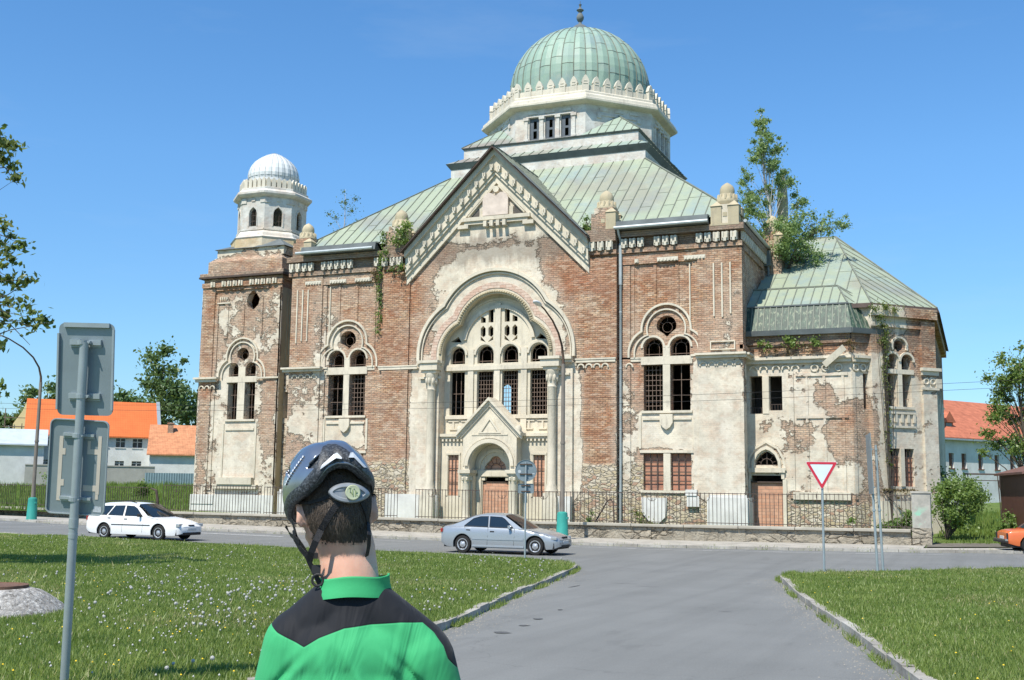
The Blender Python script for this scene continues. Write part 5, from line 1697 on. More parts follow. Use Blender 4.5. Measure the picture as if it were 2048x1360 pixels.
# annex surface relief
AN.box(-8.35, -8.1, YA - .06, YA - .002, 2.0, 8.0)
for x in (-7.55, -6.75, -5.9): AN.box(x, x + .12, YA - .05, YA - .002, 2.0, 7.8)
AN.box(-8.0, -5.6, YA - .06, YA - .003, 7.75, 7.9); AN.box(-8.0, -5.6, YA - .06, YA - .003, 5.75, 5.87)
AN.box(-10.3, KX + .02, YA - .12, YA - .002, 9.3, 9.74)
AN.M = FA; AN.box(-.02, LD, -.12, -.002, 9.3, 9.74); AN.box(.02, .2, -.05, -.002, 2.0, 7.9); AN.box(1.5, LD, -.09, -.002, .2, 8.6); AN.M = I4
AN.build("annex_wall", M['annex'], SYN)
m = MB()
m.box(-10.32, KX + .05, YA - .30, YA - .003, 8.55, 8.68); m.box(-10.32, KX + .03, YA - .18, YA - .004, 8.38, 8.547)
m.M = FA; m.box(.08, LD, -.30, -.003, 8.55, 8.68); m.box(.05, LD, -.18, -.004, 8.38, 8.547); m.M = I4
for x in (-10.0, -9.5, -8.9, -8.45, -8.0, -7.1, -6.6, -6.0): m.tube([(a, YA - .06, b) for a, b in arc(x, 8.12, .16, -40 if x > -8 else -10, 300 if x > -8 else 190, 10)], .045, 6)
m.M = FA
for x in (.25, .65, 1.05): m.tube([(a, -.06, b) for a, b in arc(x, 8.12, .16, 0, 360, 10)], .045, 6)
m.M = I4
m.boxc((-6.15, YA - .42, 8.62), (.30, .04, 1.3), Matrix.Rotation(rad(52), 3, 'Y') @ Matrix.Rotation(rad(18), 3, 'X'))
m.band([(-10.14, 3.3), (-10.12, 3.75), (-9.95, 4.12), (-9.7, 4.35), (-9.44, 4.46), (-9.18, 4.35), (-8.93, 4.12), (-8.76, 3.75), (-8.74, 3.3)], [(-10.0, 3.3), (-9.99, 3.72), (-9.85, 4.04), (-9.64, 4.22), (-9.44, 4.30), (-9.24, 4.22), (-9.03, 4.04), (-8.89, 3.72), (-8.88, 3.3)], YA - .14, YA + .02)
m.band([(-10.34, 3.3), (-10.28, 3.9), (-10.0, 4.4), (-9.44, 4.72), (-8.88, 4.4), (-8.6, 3.9), (-8.5, 3.3)], [(-10.24, 3.3), (-10.2, 3.85), (-9.95, 4.3), (-9.44, 4.6), (-8.93, 4.3), (-8.7, 3.85), (-8.62, 3.3)], YA - .08, YA + .02)
m.box(-10.28, -8.56, YA - .16, YA + .1, 3.2, 3.42); m.box(-10.26, -10.16, YA - .1, YA + .2, 2.9, 3.2); m.box(-8.74, -8.6, YA - .1, YA + .2, 2.9, 3.2)
m.box(-10.30, -10.2, YA - .08, YA + .1, .5, 2.9); m.box(-8.68, -8.5, YA - .08, YA + .1, .5, 2.9)
m.box(-9.56, -9.28, YA - .03, YA + .4, 6.0, 7.8)
m.box(-8.2, -5.6, YA - .14, YA - .003, 1.95, 2.3)
m.M = FB
m.band(arc(pc, 9.2, .50, -20, 200, 16), arc(pc, 9.2, .40, -20, 200, 16), -.1, .02)
m.band(arc(pc - .42, 8.5, .46, 0, 180, 14), arc(pc - .42, 8.5, .36, 0, 180, 14), -.09, .02); m.band(arc(pc + .42, 8.5, .46, 0, 180, 14), arc(pc + .42, 8.5, .36, 0, 180, 14), -.092, .02)
m.box(pc - .85, pc + .85, -.08, -.003, 5.35, 5.45); m.box(pc - .85, pc + .85, -.08, -.003, 6.0, 6.1)
for k in range(5): m.box(pc - .75 + k * .36, pc - .62 + k * .36, -.09, -.004, 5.6, 5.98)
m.box(AX1 - .95, AX1 + .2, -.34, -.145, 8.1, 8.25); m.box(AX1 - .9, AX1 + .12, -.24, -.145, 7.9, 8.096); m.box(AX1 - .92, AX1 + .14, -.22, -.145, 7.2, 7.32)
for x in (AX1 - .6, AX1 - .2): m.tube([(a, -.16, b) for a, b in arc(x, 7.6, .14, 0, 360, 10)], .045, 6)
m.box(pc - .11, pc + .11, -.05, .3, 2.62, 4.38)
m.box(AX0 + .2, AX1 - .8, -.16, -.003, .3, 1.95); m.box(AX1 - .8, AX1 + .1, -.3, -.145, .3, 2.3)
m.box(AX1 - .05, AX1 + .3, -.22, .1, 7.3, 7.75)
m.M = I4
m.build("moulding", M['trim'], SYN)
inf = MB(); inf.box(-10.19, -8.69, YA + .20, YA + .24, .5, 2.72)
dA = inf.build("bricked_up_door", M['infill'], SYN)
g = MB(); g.tube([(a, YA + .1, b) for a, b in arc(-9.44, 3.58, .28, 0, 180, 10)], .022, 5)
for a in (20, 55, 90, 125, 160): g.tube([(-9.44 + .28 * math.cos(rad(a)), YA + .1, 3.58 + .28 * math.sin(rad(a))), (-9.44 + .6 * math.cos(rad(a)), YA + .1, 3.58 + .6 * math.sin(rad(a)))], .02, 5)
g.tube([(-10, YA + .1, 3.56), (-8.9, YA + .1, 3.56)], .02, 5)
g.box(-9.45, -9.41, YA + .1, YA + .12, 3.56, 4.1)
g.box(-10.2, -8.68, YA + .1, YA + .16, 2.72, 2.78)
for x0, x1, z0 in ((-10.18, -9.58, 6.0), (-9.26, -8.64, 6.15)):
  g.box(x0, x1, YA + .12, YA + .14, z0 + .28, z0 + .31);
  for k in range(4): g.box(x0 + .1 + k * .14, x0 + .12 + k * .14, YA + .12, YA + .14, z0, z0 + .3)
g.M = FA; bars(g, .68, 1.18, 6.2, 7.86, .1, 3, 2)
g.M = I4
g.build("window_grille", M['iron'], dA)
inf = MB(FB); inf.box(pc - .72, pc - .12, .16, .2, 2.62, 4.05); inf.box(pc + .12, pc + .72, .16, .2, 2.62, 4.0)
b_ = inf.build("brick_infill", M['infill_old'], SYN)
g = MB(FB); bars(g, pc - .72, pc - .12, 2.62, 4.38, .06, 3, 4, .018); bars(g, pc + .12, pc + .72, 2.62, 4.38, .06, 3, 4, .018)
g.build("window_grille", M['iron'], b_)
# annex inner dark shell
inn = MB(); inn.box(-10.3, -2.6, 55.5, 75, .3, .8); inn.box(-10.3, -4.4, 56.6, 56.7, .3, 9.7)
inn.build("floor", M['inner'], SYN)
# mansard
mr, ms = MB(), MB()
dd = math.sqrt(.5)
# outline points of the annex eave: west end, kink, east end
def off(pt, d, kind):
  if kind == 'f': return (pt[0], pt[1] + d)
e_w, e_k, e_e = (-10.33, YA - .28), (KX + .11, YA - .28), (KX + .11 + 1.44, YA - .28 + 1.44)
t_w, t_k, t_e = (-10.33, YA + .25), (KX - .11, YA + .25), (KX - .11 + 1.02, YA + .25 + 1.02)
r_w, r_k, r_e = (-10.33, YA + 2.3), (KX - .75, YA + 2.3), (KX - .75 + .3, YA + 2.6)
ze, zt2, zrd = 9.95, 11.2, 12.42
seam_roof(mr, ms, [(*e_w, ze), (*e_k, ze), (*t_k, zt2), (*t_w, zt2)], .3, e=(1, 0, 0), seed=60, joint=9)
seam_roof(mr, ms, [(*e_k, ze), (*e_e, ze), (*t_e, zt2), (*t_k, zt2)], .3, e=(1, 1, 0), seed=61, joint=9)
mans = mr.build("mansard_roof", M['copper_dark'], SYN)
ml = MB()
seam_roof(ml, ms, [(*t_w, zt2 + .03), (*t_k, zt2 + .03), (*r_k, zrd), (*r_w, zrd)], .42, e=(1, 0, 0), seed=62, joint=9)
seam_roof(ml, ms, [(*t_k, zt2 + .03), (*t_e, zt2 + .03), (*r_k, zrd)], .42, e=(1, 1, 0), seed=63, joint=9)
ml.build("roof", M['copper_light'], SYN)
sb(ms, (*r_w, zrd), (*r_k, zrd), (0, 0, 1), .12, .06); sb(ms, (*r_k, zrd), (*t_e, zt2 + .03), (0, 0, 1), .08, .05); sb(ms, (*r_k, zrd), (*t_k, zt2 + .03), (0, -.3, 1), .07, .05)
ms.build("roof_seam", M['seam'], mans)
eg = MB()
for (a, b) in ((e_w, e_k), (e_k, e_e)):
  d = Vector((b[0] - a[0], b[1] - a[1], 0)).normalized(); n_ = Vector((d.y, -d.x, 0))
  A0, B0 = Vector((*a, 0)), Vector((*b, 0))
  eg.add([A0 + Vector((0, 0, 9.72)) + n_ * .04, B0 + Vector((0, 0, 9.72)) + n_ * .04, B0 + Vector((0, 0, 9.96)) + n_ * .10, A0 + Vector((0, 0, 9.96)) + n_ * .10,
      A0 + Vector((0, 0, 9.72)) - n_ * .35, B0 + Vector((0, 0, 9.72)) - n_ * .35, B0 + Vector((0, 0, 9.97)) - n_ * .1, A0 + Vector((0, 0, 9.97)) - n_ * .1],
       [(0, 1, 2, 3), (4, 5, 1, 0), (3, 2, 6, 7), (1, 5, 6, 2), (0, 3, 7, 4)])
eg.box(-10.33, t_k[0] + .05, YA + .19, YA + .27, zt2 - .02, zt2 + .05)
eg.build("gutter", M['lead'], SYN)
# wing roof
wr, wsm = MB(), MB()
ap = (-7.2, 65.45, 16.85)
ew, ek, ee, eb, ebk, ebw = (-10.3, 54.85, 11.2), (-4.5, 54.85, 11.2), (-1.68, 57.5, 11.2), (-1.68, 73.4, 11.2), (-4.5, 76.2, 11.2), (-10.3, 76.2, 11.2)
seam_roof(wr, wsm, [ew, ek, ap, (-10.3, 65.45, 16.85)], .62, e=(1, 0, 0), seed=70, joint=6)
seam_roof(wr, wsm, [ek, ee, ap], .5, e=(1, 1, 0), seed=71, joint=9)
seam_roof(wr, wsm, [ee, eb, ap], .6, e=(0, 1, 0), seed=72)
seam_roof(wr, None, [eb, ebk, ap], .6, e=(1, -1, 0), seed=73)
seam_roof(wr, None, [ebk, ebw, (-10.3, 65.45, 16.85), ap], .8, e=(1, 0, 0), seed=74)
for p in (ek, ee): sb(wsm, p, ap, (0, -.3, 1), .08, .05)
sb(wsm, (-10.3, 65.45, 16.85), ap, (0, 0, 1), .1, .06)
wro = wr.build("wing_roof", M['copper_light'], SYN)
wsm.build("roof_seam", M['seam'], wro)
we = MB()
pts = [ew, ek, ee, eb]
for a, b in zip(pts[:-1], pts[1:]):
  a, b = Vector(a), Vector(b); d = (b - a).normalized(); n_ = Vector((d.y, -d.x, 0))
  we.add([a + n_ * .12 - Vector((0, 0, .22)), b + n_ * .12 - Vector((0, 0, .22)), b + n_ * .04 + Vector((0, 0, .0)), a + n_ * .04, a - n_ * .4 - Vector((0, 0, .12)), b - n_ * .4 - Vector((0, 0, .12))],
       [(0, 1, 2, 3), (4, 5, 1, 0), (0, 3, 4), (1, 5, 2)])
we.build("eaves_flashing", M['soffit'], SYN)
# brick pier at the re-entrant corner and side wall of the nave above the wing
pr = MB(); pr.box(-10.34, -9.4, 59.7, 61.1, .2, 15.0); pr.build("corner_pier", M['main'], SYN)
pr = MB(); pr.box(-10.34, -9.4, 70, 71.2, 9, 15.0); pr.build("corner_pier", M['main'], SYN)
# tall stone spirelet half hidden by the roof tree
sp = MB()
sp.box(-9.9, -9.4, 61.9, 62.4, 14.9, 17.2)
sp.lathe([(.30, 17.2), (.30, 18.4), (.25, 19.2), (.16, 19.8), (.05, 20.2), (.0, 20.25)], (-9.65, 62.15, 0), 8)
sp.box(-10.6, -9.9, 61.3, 61.9, 14.9, 16.6)
sp.build("spirelet", M['lichen'], SYN)
# ------------------------------------------------------------------ boundary wall and iron fence
def rubble(name):
  N = NT(name)
  X, Y, Z = N.sep()
  v = N.comb(N.math('ADD', X, Y), N.math('MULTIPLY', Z, 1.9), 0.0)
  ad = N.n.new('ShaderNodeVectorMath'); ad.operation = 'ADD'; N.set(ad.inputs[0], v); N.set(ad.inputs[1], N.noise(1.1, 4, out='Color'))
  e = N.voro(1.7, vec=ad.outputs[0], feature='DISTANCE_TO_EDGE')
  cc = N.sep(N.voro(1.7, vec=ad.outputs[0], out='Color'))[0]
  c = N.mix(cc, (.25, .215, .16), (.40, .35, .27))
  c = N.mix(N.ramp(N.noise(6, 6, .7), .4, .7, 0, .6), c, (.20, .18, .145))
  rough = N.ramp(N.noise(.55, 4, .6), .42, .58)
  c = N.mix(rough, N.mix(N.ramp(N.noise(2.5, 6, .7), .3, .7), (.27, .235, .18), (.40, .36, .285)), c)
  c = N.mix(N.math('MULTIPLY', N.ramp(e, 0, .045, 1, 0), N.mixf(rough, .15, .85)), c, (.085, .07, .055))
  c = N.mix(N.ramp(N.noise(3.5, 8, .75), .60, .66, 0, .8), c, (.10, .085, .065))
  h = N.math('ADD', N.math('MULTIPLY', N.ramp(e, 0, .12), rough), N.math('MULTIPLY', N.noise(4, 7, .7), 1.4))
  return N.done(c, .95, 0, N.bump(h, 1.0, .09), .1)
M['rubble'] = rubble('wall_rubble')
M['coping'] = stone_mat('coping_concrete', (.42, .39, .32), .45)
BW = wthing("boundary_wall", "low rubble stone wall with a concrete coping running in front of the synagogue", "wall", (-21, 49.3, .1))
def hwt(x): return .80 + sx(x) * .35
mb, cp = MB(), MB()
xs = list(np.arange(-41.0, -2.7, 2.4)) + [-2.75]
rnd = random.Random(4)
for a, b in zip(xs, xs[1:]):
  n = 8
  for i in range(n):
    x0, x1 = a + (b - a) * i / n, a + (b - a) * (i + 1) / n
    mb.box(x0, x1, 49.30 + rnd.uniform(-.015, .03), 49.72, -.1, hwt((x0 + x1) / 2) - .13)
  z = hwt((a + b) / 2)
  cp.box(a + .01, b - .01, 49.17, 49.80, z - .125, z + rnd.uniform(-.008, .008))
mb.box(-2.7, -1.95, 49.1, 49.9, -.1, .9)
for x in (-41.2,): mb.box(x - .25, x + .2, 49.2, 49.8, -.1, .9)
mb.build("wall", M['rubble'], BW); cp.build("coping", M['coping'], BW, bevel=.02)
pr = MB(); pr.box(-2.68, -1.97, 49.12, 49.88, .902, 2.30); pr.box(-2.72, -1.93, 49.08, 49.92, 2.302, 2.38)
N = NT('grey_gatepost_render')
c = N.mix(N.ramp(N.noise(1.6, 6, .65), .4, .65), (.30, .29, .25), (.46, .43, .37))
X_, Y_, Z_ = N.sep()
gm = N.math('MULTIPLY', N.ramp(N.noise(3.2, 4, .6), .52, .6), N.ramp(N.math('ABSOLUTE', N.math('SUBTRACT', Z_, 1.35)), .1, .45, .75, 0))
c = N.mix(gm, c, (.22, .52, .36))
M['post'] = N.done(c, .9, 0, N.bump(N.noise(8, 5), .4, .02), .15)
pr.build("gatepost", M['post'], BW)
# left-hand part of the wall, a step lower and turning with the street
LW = wthing("boundary_wall", "low rubble wall left of the tower behind the left street lamp", "wall", (-50, 49.6, .3))
mb, cp = MB(), MB()
lp = [(-41.5, 49.45), (-46, 49.9), (-52, 50.7), (-60, 52.2), (-75, 56.5)]
for (a, b), (c_, d) in zip(lp, lp[1:]):
  ang = math.atan2(d - b, c_ - a); L = math.hypot(c_ - a, d - b); z = hwt((a + c_) / 2) - .02
  mb.M = frame(a, b, ang); cp.M = mb.M
  mb.box(0, L, -.42, 0, -.1, z - .12); cp.box(0, L, -.5, .08, z - .118, z)
mb.build("wall", M['rubble'], LW); cp.build("coping", M['coping'], LW)
# iron railings, one thing per run between posts
def railing(x0, x1, y, z0, h, label, ang=0, ox=0, oy=0, hoops=True, seed=0, gap=.175, group="iron railings on the boundary wall"):
  rnd = random.Random(seed)
  f = wthing("iron_railing", label, "fence", (x0, y, z0) if not ang else (ox, oy, z0), group)
  Mf = frame(ox, oy, ang) if ang else I4
  ra, br_, hp = MB(Mf), MB(Mf), MB(Mf)
  ra.box(x0, x1, y - .018, y + .018, z0 + h - .03, z0 + h); ra.box(x0, x1, y - .018, y + .018, z0 + .07, z0 + .10)
  n = round((x1 - x0) / gap)
  for i in range(n + 1):
    x = x0 + (x1 - x0) * i / n
    j = rnd.uniform(-.012, .012)
    br_.add([(x - .011, y - .011, z0), (x + .011, y - .011, z0), (x + .011, y + .011, z0), (x - .011, y + .011, z0), (x - .011 + j, y - .011, z0 + h + .02), (x + .011 + j, y - .011, z0 + h + .02), (x + .011 + j, y + .011, z0 + h + .02), (x - .011 + j, y + .011, z0 + h + .02)],
        [(0, 1, 5, 4), (1, 2, 6, 5), (2, 3, 7, 6), (3, 0, 4, 7), (4, 5, 6, 7)])
  if hoops:
    k = 0
    x = x0 + .9
    while x < x1 - .5:
      hp.tube([(a, y - .02, b) for a, b in [(x - .22, z0 + h - .02)] + arc(x, z0 + h - .14, .22, 180, 360, 8) + [(x + .22, z0 + h - .02)]], .010, 4)
      hp.tube([(x, y - .03, z0 + h - .38), (x, y - .03, z0 + h - .22)], .022, 5)
      x += 2.1
  ra.build("rail", M['iron'], f); o = br_.build("bars", M['iron'], f)
  if hp.v: hp.build("hoop_ornament", M['iron'], f)
  return f
ft = 1.40
railing(-40.9, -38.7, 49.5, .86, ft, "rusty railing run in front of the tower's left corner", seed=1)
railing(-38.5, -34.6, 49.5, .85, ft, "rusty railing run under the tower and its plinth", seed=2)
railing(-34.4, -30.2, 49.5, .83, ft, "rusty railing run behind the cyclist's helmet", seed=3)
railing(-30.0, -26.6, 49.5, .82, ft, "rusty railing run right of the cyclist's neck, before white plinths", seed=4)
railing(-25.6, -22.2, 49.5, .80, ft, "rusty railing run in front of the portal's left column", seed=5)
railing(-21.9, -16.9, 49.5, .80, ft - .02, "rusty railing run between the portal door and the central lamp post", seed=6)
railing(-16.7, -12.4, 49.5, .80, ft - .02, "rusty railing run crossing the white downpipe", seed=7)
railing(-12.2, -7.4, 49.5, .82, ft - .02, "rusty railing run before the bricked-up side door", seed=8)
railing(-7.2, -2.75, 49.5, .84, ft - .02, "rusty railing run ending at the grey gatepost", seed=9)
railing(0, 4.4, 0, .88, 1.25, "thin railing run on the left wall beside the white station wagon roof", ang=math.atan2(-.45, 4.5), ox=-46.2, oy=49.75, hoops=False, seed=10)
railing(0, 5.0, 0, .95, 1.2, "thin railing run right behind the teal base of the left lamp", ang=math.atan2(-.8, 6), ox=-52.2, oy=50.55, hoops=False, seed=11)
railing(0, 6.0, 0, 1.0, 1.2, "thin railing run at the left frame edge", ang=math.atan2(-1.5, 8), ox=-58.6, oy=51.8, hoops=False, seed=12)
p = MB();
st_ = wthing("leaning_post", "weathered leaning stump tied to the railing left of the tower", "post", (-41.6, 49.9, .8))
p.tube([(-41.55, 49.9, .6), (-41.6, 49.9, 1.4), (-41.72, 49.9, 1.95), (-42.1, 49.9, 2.08)], [.09, .08, .07, .04], 7)
p.build("post", M['soffit'], st_)
# bent pipe behind the railing near the central lamp
p = wthing("bent_pipe", "thin bent grey pipe leaning behind the railing right of the central lamp", "pipe", (-16.2, 50.3, .6))
q = MB(); q.tube([(-16.85, 50.4, .5), (-16.1, 50.4, 1.75), (-15.95, 50.4, 1.86), (-15.8, 50.4, 1.7), (-15.75, 50.4, .6)], .035, 6); q.build("pipe", M['iron'], p)

# ------------------------------------------------------------------ street lamps
M['pole'] = simple('lamp_pole_paint', (.20, .175, .145), .7, var=.2, scale=2)
M['poletop'] = simple('rusty_pole', (.11, .07, .05), .75, var=.25, scale=3)
M['teal'] = simple('teal_plastic', (.035, .27, .22), .55, var=.12, scale=2)
M['lampwhite'] = simple('lamp_housing', (.62, .63, .62), .4, var=.05)
def lamp(x, y, z, H, label):
  L = wthing("street_lamp", label, "street lamp", (x, y, z), "street lamps on the far pavement")
  b = MB(); b.lathe([(.30, 0), (.27, .05), (.235, 1.05), (.22, 1.13), (.12, 1.18)], (x, y, z), 18); b.lathe([(.10, .85), (.10, .95)], (x + .2, y, z), 8)
  b.build("base_cover", M['teal'], L, autosm=40)
  b = MB(); b.tube([(x, y, z + 1.1), (x, y, z + 4.2)], [.105, .095], 12); b.tube([(x, y, z + 4.2), (x, y, z + H * .78)], [.095, .085], 12)
  b.tube([(x, y, z + 4.15), (x, y, z + 4.25)], .115, 12)
  b.build("pole", M['pole'], L, autosm=40)
  b = MB()
  z1 = z + H * .78
  pts = [(x, y, z1), (x, y - .02, z1 + .3), (x, y - .2, z1 + .8), (x, y - .65, z1 + 1.3), (x, y - 1.4, z1 + 1.75), (x, y - 2.4, z1 + 2.1), (x, y - 3.0, z1 + 2.22)]
  b.tube(pts, [.07, .06, .05, .045, .04, .035, .035], 10)
  b.build("arm", M['poletop'], L, autosm=50)
  b = MB()
  b.M = Matrix.Translation((x, y - 3.25, z1 + 2.22)) @ Matrix.Rotation(rad(-8), 4, 'X')
  prof = [(-.36, .02, .01), (-.33, .09, .06), (-.15, .15, .10), (.1, .15, .10), (.28, .10, .08), (.36, .05, .04)]
  vs, fs = [], []
  for (yy, w_, h_) in prof:
    for k in range(10):
      a = 2 * PI * k / 10
      vs.append((math.cos(a) * w_, yy, math.sin(a) * h_ * (1 if math.sin(a) > 0 else .55)))
  for i in range(len(prof) - 1):
    for k in range(10): fs.append((i * 10 + k, i * 10 + (k + 1) % 10, (i + 1) * 10 + (k + 1) % 10, (i + 1) * 10 + k))
  fs += [tuple(range(10))[::-1], tuple(range(50, 60))]
  b.add(vs, fs)
  hd = b.build("lamp_head", M['lampwhite'], L, smooth=True)
  return L
lamp(-17.12, 47.15, .13, 9.9, "tall brown lamp post with teal base before the synagogue's right half")
lamp(-47.35, 46.75, .33, 9.5, "tall lamp post with teal base at the left edge, beside the orange-roofed house")

# ------------------------------------------------------------------ signs
def rrect(w_, h_, r, n=5):
  pts = []
  for cx_, cz_, a0 in ((w_ / 2 - r, h_ / 2 - r, 0), (-w_ / 2 + r, h_ / 2 - r, 90), (-w_ / 2 + r, -h_ / 2 + r, 180), (w_ / 2 - r, -h_ / 2 + r, 270)):
    pts += arc(cx_, cz_, r, a0, a0 + 90, n)
  return pts
M['signback'] = simple('galvanised_sheet_back', (.22, .265, .285), .42, .3, var=.10, scale=3, spec=.5)
M['tape'] = simple('old_adhesive', (.50, .45, .37), .8, var=.08)
M['sticker'] = simple('faded_sticker', (.42, .45, .47), .6, var=.2, scale=60)
# big double sign on a leaning pole, seen from behind
SB = (-7.42, 7.82); ZB = HL(*SB)
S = wthing("road_sign", "large leaning galvanised pole with two blank sign backs stacked, nearest the viewer at left", "road sign", (SB[0], SB[1], ZB))
def P_at(px, py, d):
  r = _F * 2250 + _R * (px - 1024) + _U * (680 - py)
  r = r / r.dot(_F)
  return Vector((0, 0, 2.2)) + r * d
pt = Vector((-7.105, 7.47, 3.42)); pb = Vector((SB[0] + .02, SB[1] - .02, ZB - .2))
up = (pt - pb).normalized()
yd = Vector((-.384, .923, 0)); yd = (yd - up * yd.dot(up)).normalized(); xd = yd.cross(up)
def smat(o): return Matrix(((xd.x, yd.x, up.x, o.x), (xd.y, yd.y, up.y, o.y), (xd.z, yd.z, up.z, o.z), (0, 0, 0, 1)))
def along(t): return pb + up * t
L_ = (pt - pb).length
b = MB(); b.tube([pb, pt], .037, 16); b.tube([along(L_ - .55 - .5 - .64), along(L_ - .55 - .5 - .60)], .040, 16); b.tube([along(L_ - 1.60), along(L_ - 1.52)], .041, 16)
b.build("pole", M['zinc'], S, autosm=40)
for i, (tc, w_, h_, ox_, lab, turn) in enumerate(((L_ - .235, .485, .80, .0, "upper sign back with folded rim", -2), (L_ - 1.085, .505, .82, -.02, "lower sign back with strips of old tape", 0))):
  Ms = smat(along(tc)) @ Matrix.Translation((ox_, .075, 0)) @ Matrix.Rotation(rad(turn), 4, 'Y')
  b = MB(Ms); b.panel([rrect(w_, h_, .05)], 0, .004)
  pn = b.build("sign_plate", M['signback'], S); pn['label'] = lab
  b = MB(Ms)
  if i == 0:
    b.box(-w_ / 2 + .05, w_ / 2 - .04, -.03, -.001, h_ / 2 - .035, h_ / 2 + .004)
    b.box(-w_ / 2 - .004, -w_ / 2 + .012, -.03, -.001, -h_ / 2 + .05, h_ / 2 - .09); b.box(w_ / 2 - .012, w_ / 2 + .004, -.03, -.001, -h_ / 2 + .05, h_ / 2 - .05)
  else:
    o_ = rrect(w_ + .006, h_ + .006, .052); i_ = rrect(w_ - .012, h_ - .012, .045); b.band(o_, i_, -.022, -.001, closed=True)
  b.build("rim", M['zinc'], pn)
  for zz in ((.235, -.23) if i == 0 else (.28, -.27)):
    b = MB(Ms)
    hgt = .045 if i == 0 else .024
    b.box(-.135, -.045, -.035, -.001, zz - hgt / 2, zz + hgt / 2); b.box(.03, .135, -.035, -.001, zz - hgt / 2, zz + hgt / 2)
    b.box(-.135, .135, -.012, -.0012, zz - hgt / 2 - .02, zz - hgt / 2)
    b.tube([(-.01 - ox_, -.075, zz - .016), (-.01 - ox_, -.075, zz + .018)], .044, 14)
    b.box(.02, .06, -.085, -.04, zz - .012, zz + .012); b.tube([(.055, -.1, zz), (.055, -.03, zz)], .007, 6)
    b.build("clamp", M['zinc'], pn)
  if i:
    b = MB(Ms)
    b.box(-.172, -.140, -.0035, -.0005, -.30, .26); b.box(-.14, -.115, -.0035, -.0005, .10, .155); b.box(-.14, -.115, -.0035, -.0005, -.17, -.115)
    b.box(.165, .195, -.0035, -.0005, -.23, .275); b.box(.075, .165, -.0035, -.0005, .115, .16); b.box(.075, .10, -.0036, -.0005, .161, .23)
    b.box(.055, .165, -.0035, -.0005, -.205, -.155); b.box(.165, .19, -.0036, -.0005, -.275, -.231)
    b.build("tape_strip", M['tape'], pn)
    b = MB(Ms); b.box(.155, .225, -.0035, -.0005, -.385, -.335); b.build("sticker", M['sticker'], pn)
# round sign seen from behind
def signpole(name, label, x, y, z, H, r=.03, cat="road sign", group=None, mat='zinc'):
  s_ = wthing(name, label, cat, (x, y, z), group)
  b = MB(); b.tube([(x, y, z - .1), (x, y, z + H)], r, 10); b.build("pole", M[mat], s_, autosm=50)
  return s_
xr_, yr_ = -13.05, 32.6; zr_ = HL(xr_, yr_)
s_ = signpole("road_sign", "grey back of a round sign over a small plate, before the silver car", xr_, yr_, zr_, 2.98)
Mr = Matrix.Translation((xr_, yr_, 0)) @ Matrix.Rotation(rad(18), 4, 'Z')
for zc, loop, br_z in ((zr_ + 2.72, arc(0, 0, .335, 0, 350, 36), (.19, -.11)), (zr_ + 2.17, rrect(.50, .30, .05), (.09, -.09))):
  b = MB(Mr @ Matrix.Translation((0, .05, zc))); b.panel([loop], 0, .006)
  k_ = .965
  b.band(loop, [(p[0] * k_, p[1] * k_) for p in loop], -.02, -.001, closed=True)
  pn = b.build("sign_plate", M['signback'], s_)
  b = MB(Mr @ Matrix.Translation((0, .05, zc)))
  for q in br_z: b.box(-.19 if zc > 2.5 else -.14, .19 if zc > 2.5 else .14, -.035, -.001, q - .018, q + .018); b.box(-.045, .045, -.085, -.036, q - .015, q + .02)
  b.build("clamp", M['iron'], pn)
  if zc > zr_ + 2.5:
    b = MB(Mr @ Matrix.Translation((0, .05, zc))); b.panel([arc(-.20, -.03, .05, 0, 340, 12)], -.003, -.001); b.box(.2, .27, -.003, -.001, -.11, -.08); b.build("sticker", M['sticker'], pn)
# give-way sign
xg, yg = -3.86, 30.5; zg = HR(xg, yg)
s_ = signpole("road_sign", "triangular give way sign, red border on white, at the side road's right corner", xg, yg, zg, 2.35, .03)
M['signred'] = simple('sign_red', (.55, .035, .06), .45, var=.05); M['signwhite'] = simple('sign_white', (.66, .72, .78), .5, var=.04)
Mg = Matrix.Translation((xg, yg - .05, zg)) @ Matrix.Rotation(rad(19), 4, 'Z')
def tri(a, top, r=.03):
  h_ = a * .866
  P = [Vector((-a / 2, top)), Vector((0, top - h_)), Vector((a / 2, top))]
  o_ = []
  for i in range(3):
    p0, p1, p2 = P[i - 1], P[i], P[(i + 1) % 3]
    d0, d1 = (p0 - p1).normalized(), (p2 - p1).normalized()
    s0, s1 = p1 + d0 * r * 1.7, p1 + d1 * r * 1.7
    o_ += [s0[:], ((s0 + s1) * .25 + p1 * .5)[:], s1[:]]
  return o_
topz = 2.88
b = MB(Mg); b.panel([tri(.84, topz)], 0, .012); pl_ = b.build("sign_plate", M['signwhite'], s_)
b = MB(Mg); b.band(tri(.82, topz - .006), tri(.60, topz - .065, .014), -.004, -.0005, closed=True); b.build("red_border", M['signred'], pl_)
b = MB(Mg); b.box(-.2, .2, .013, .04, topz - .25, topz - .21); b.box(-.1, .1, .013, .04, topz - .55, topz - .51); b.build("clamp", M['zinc'], pl_)
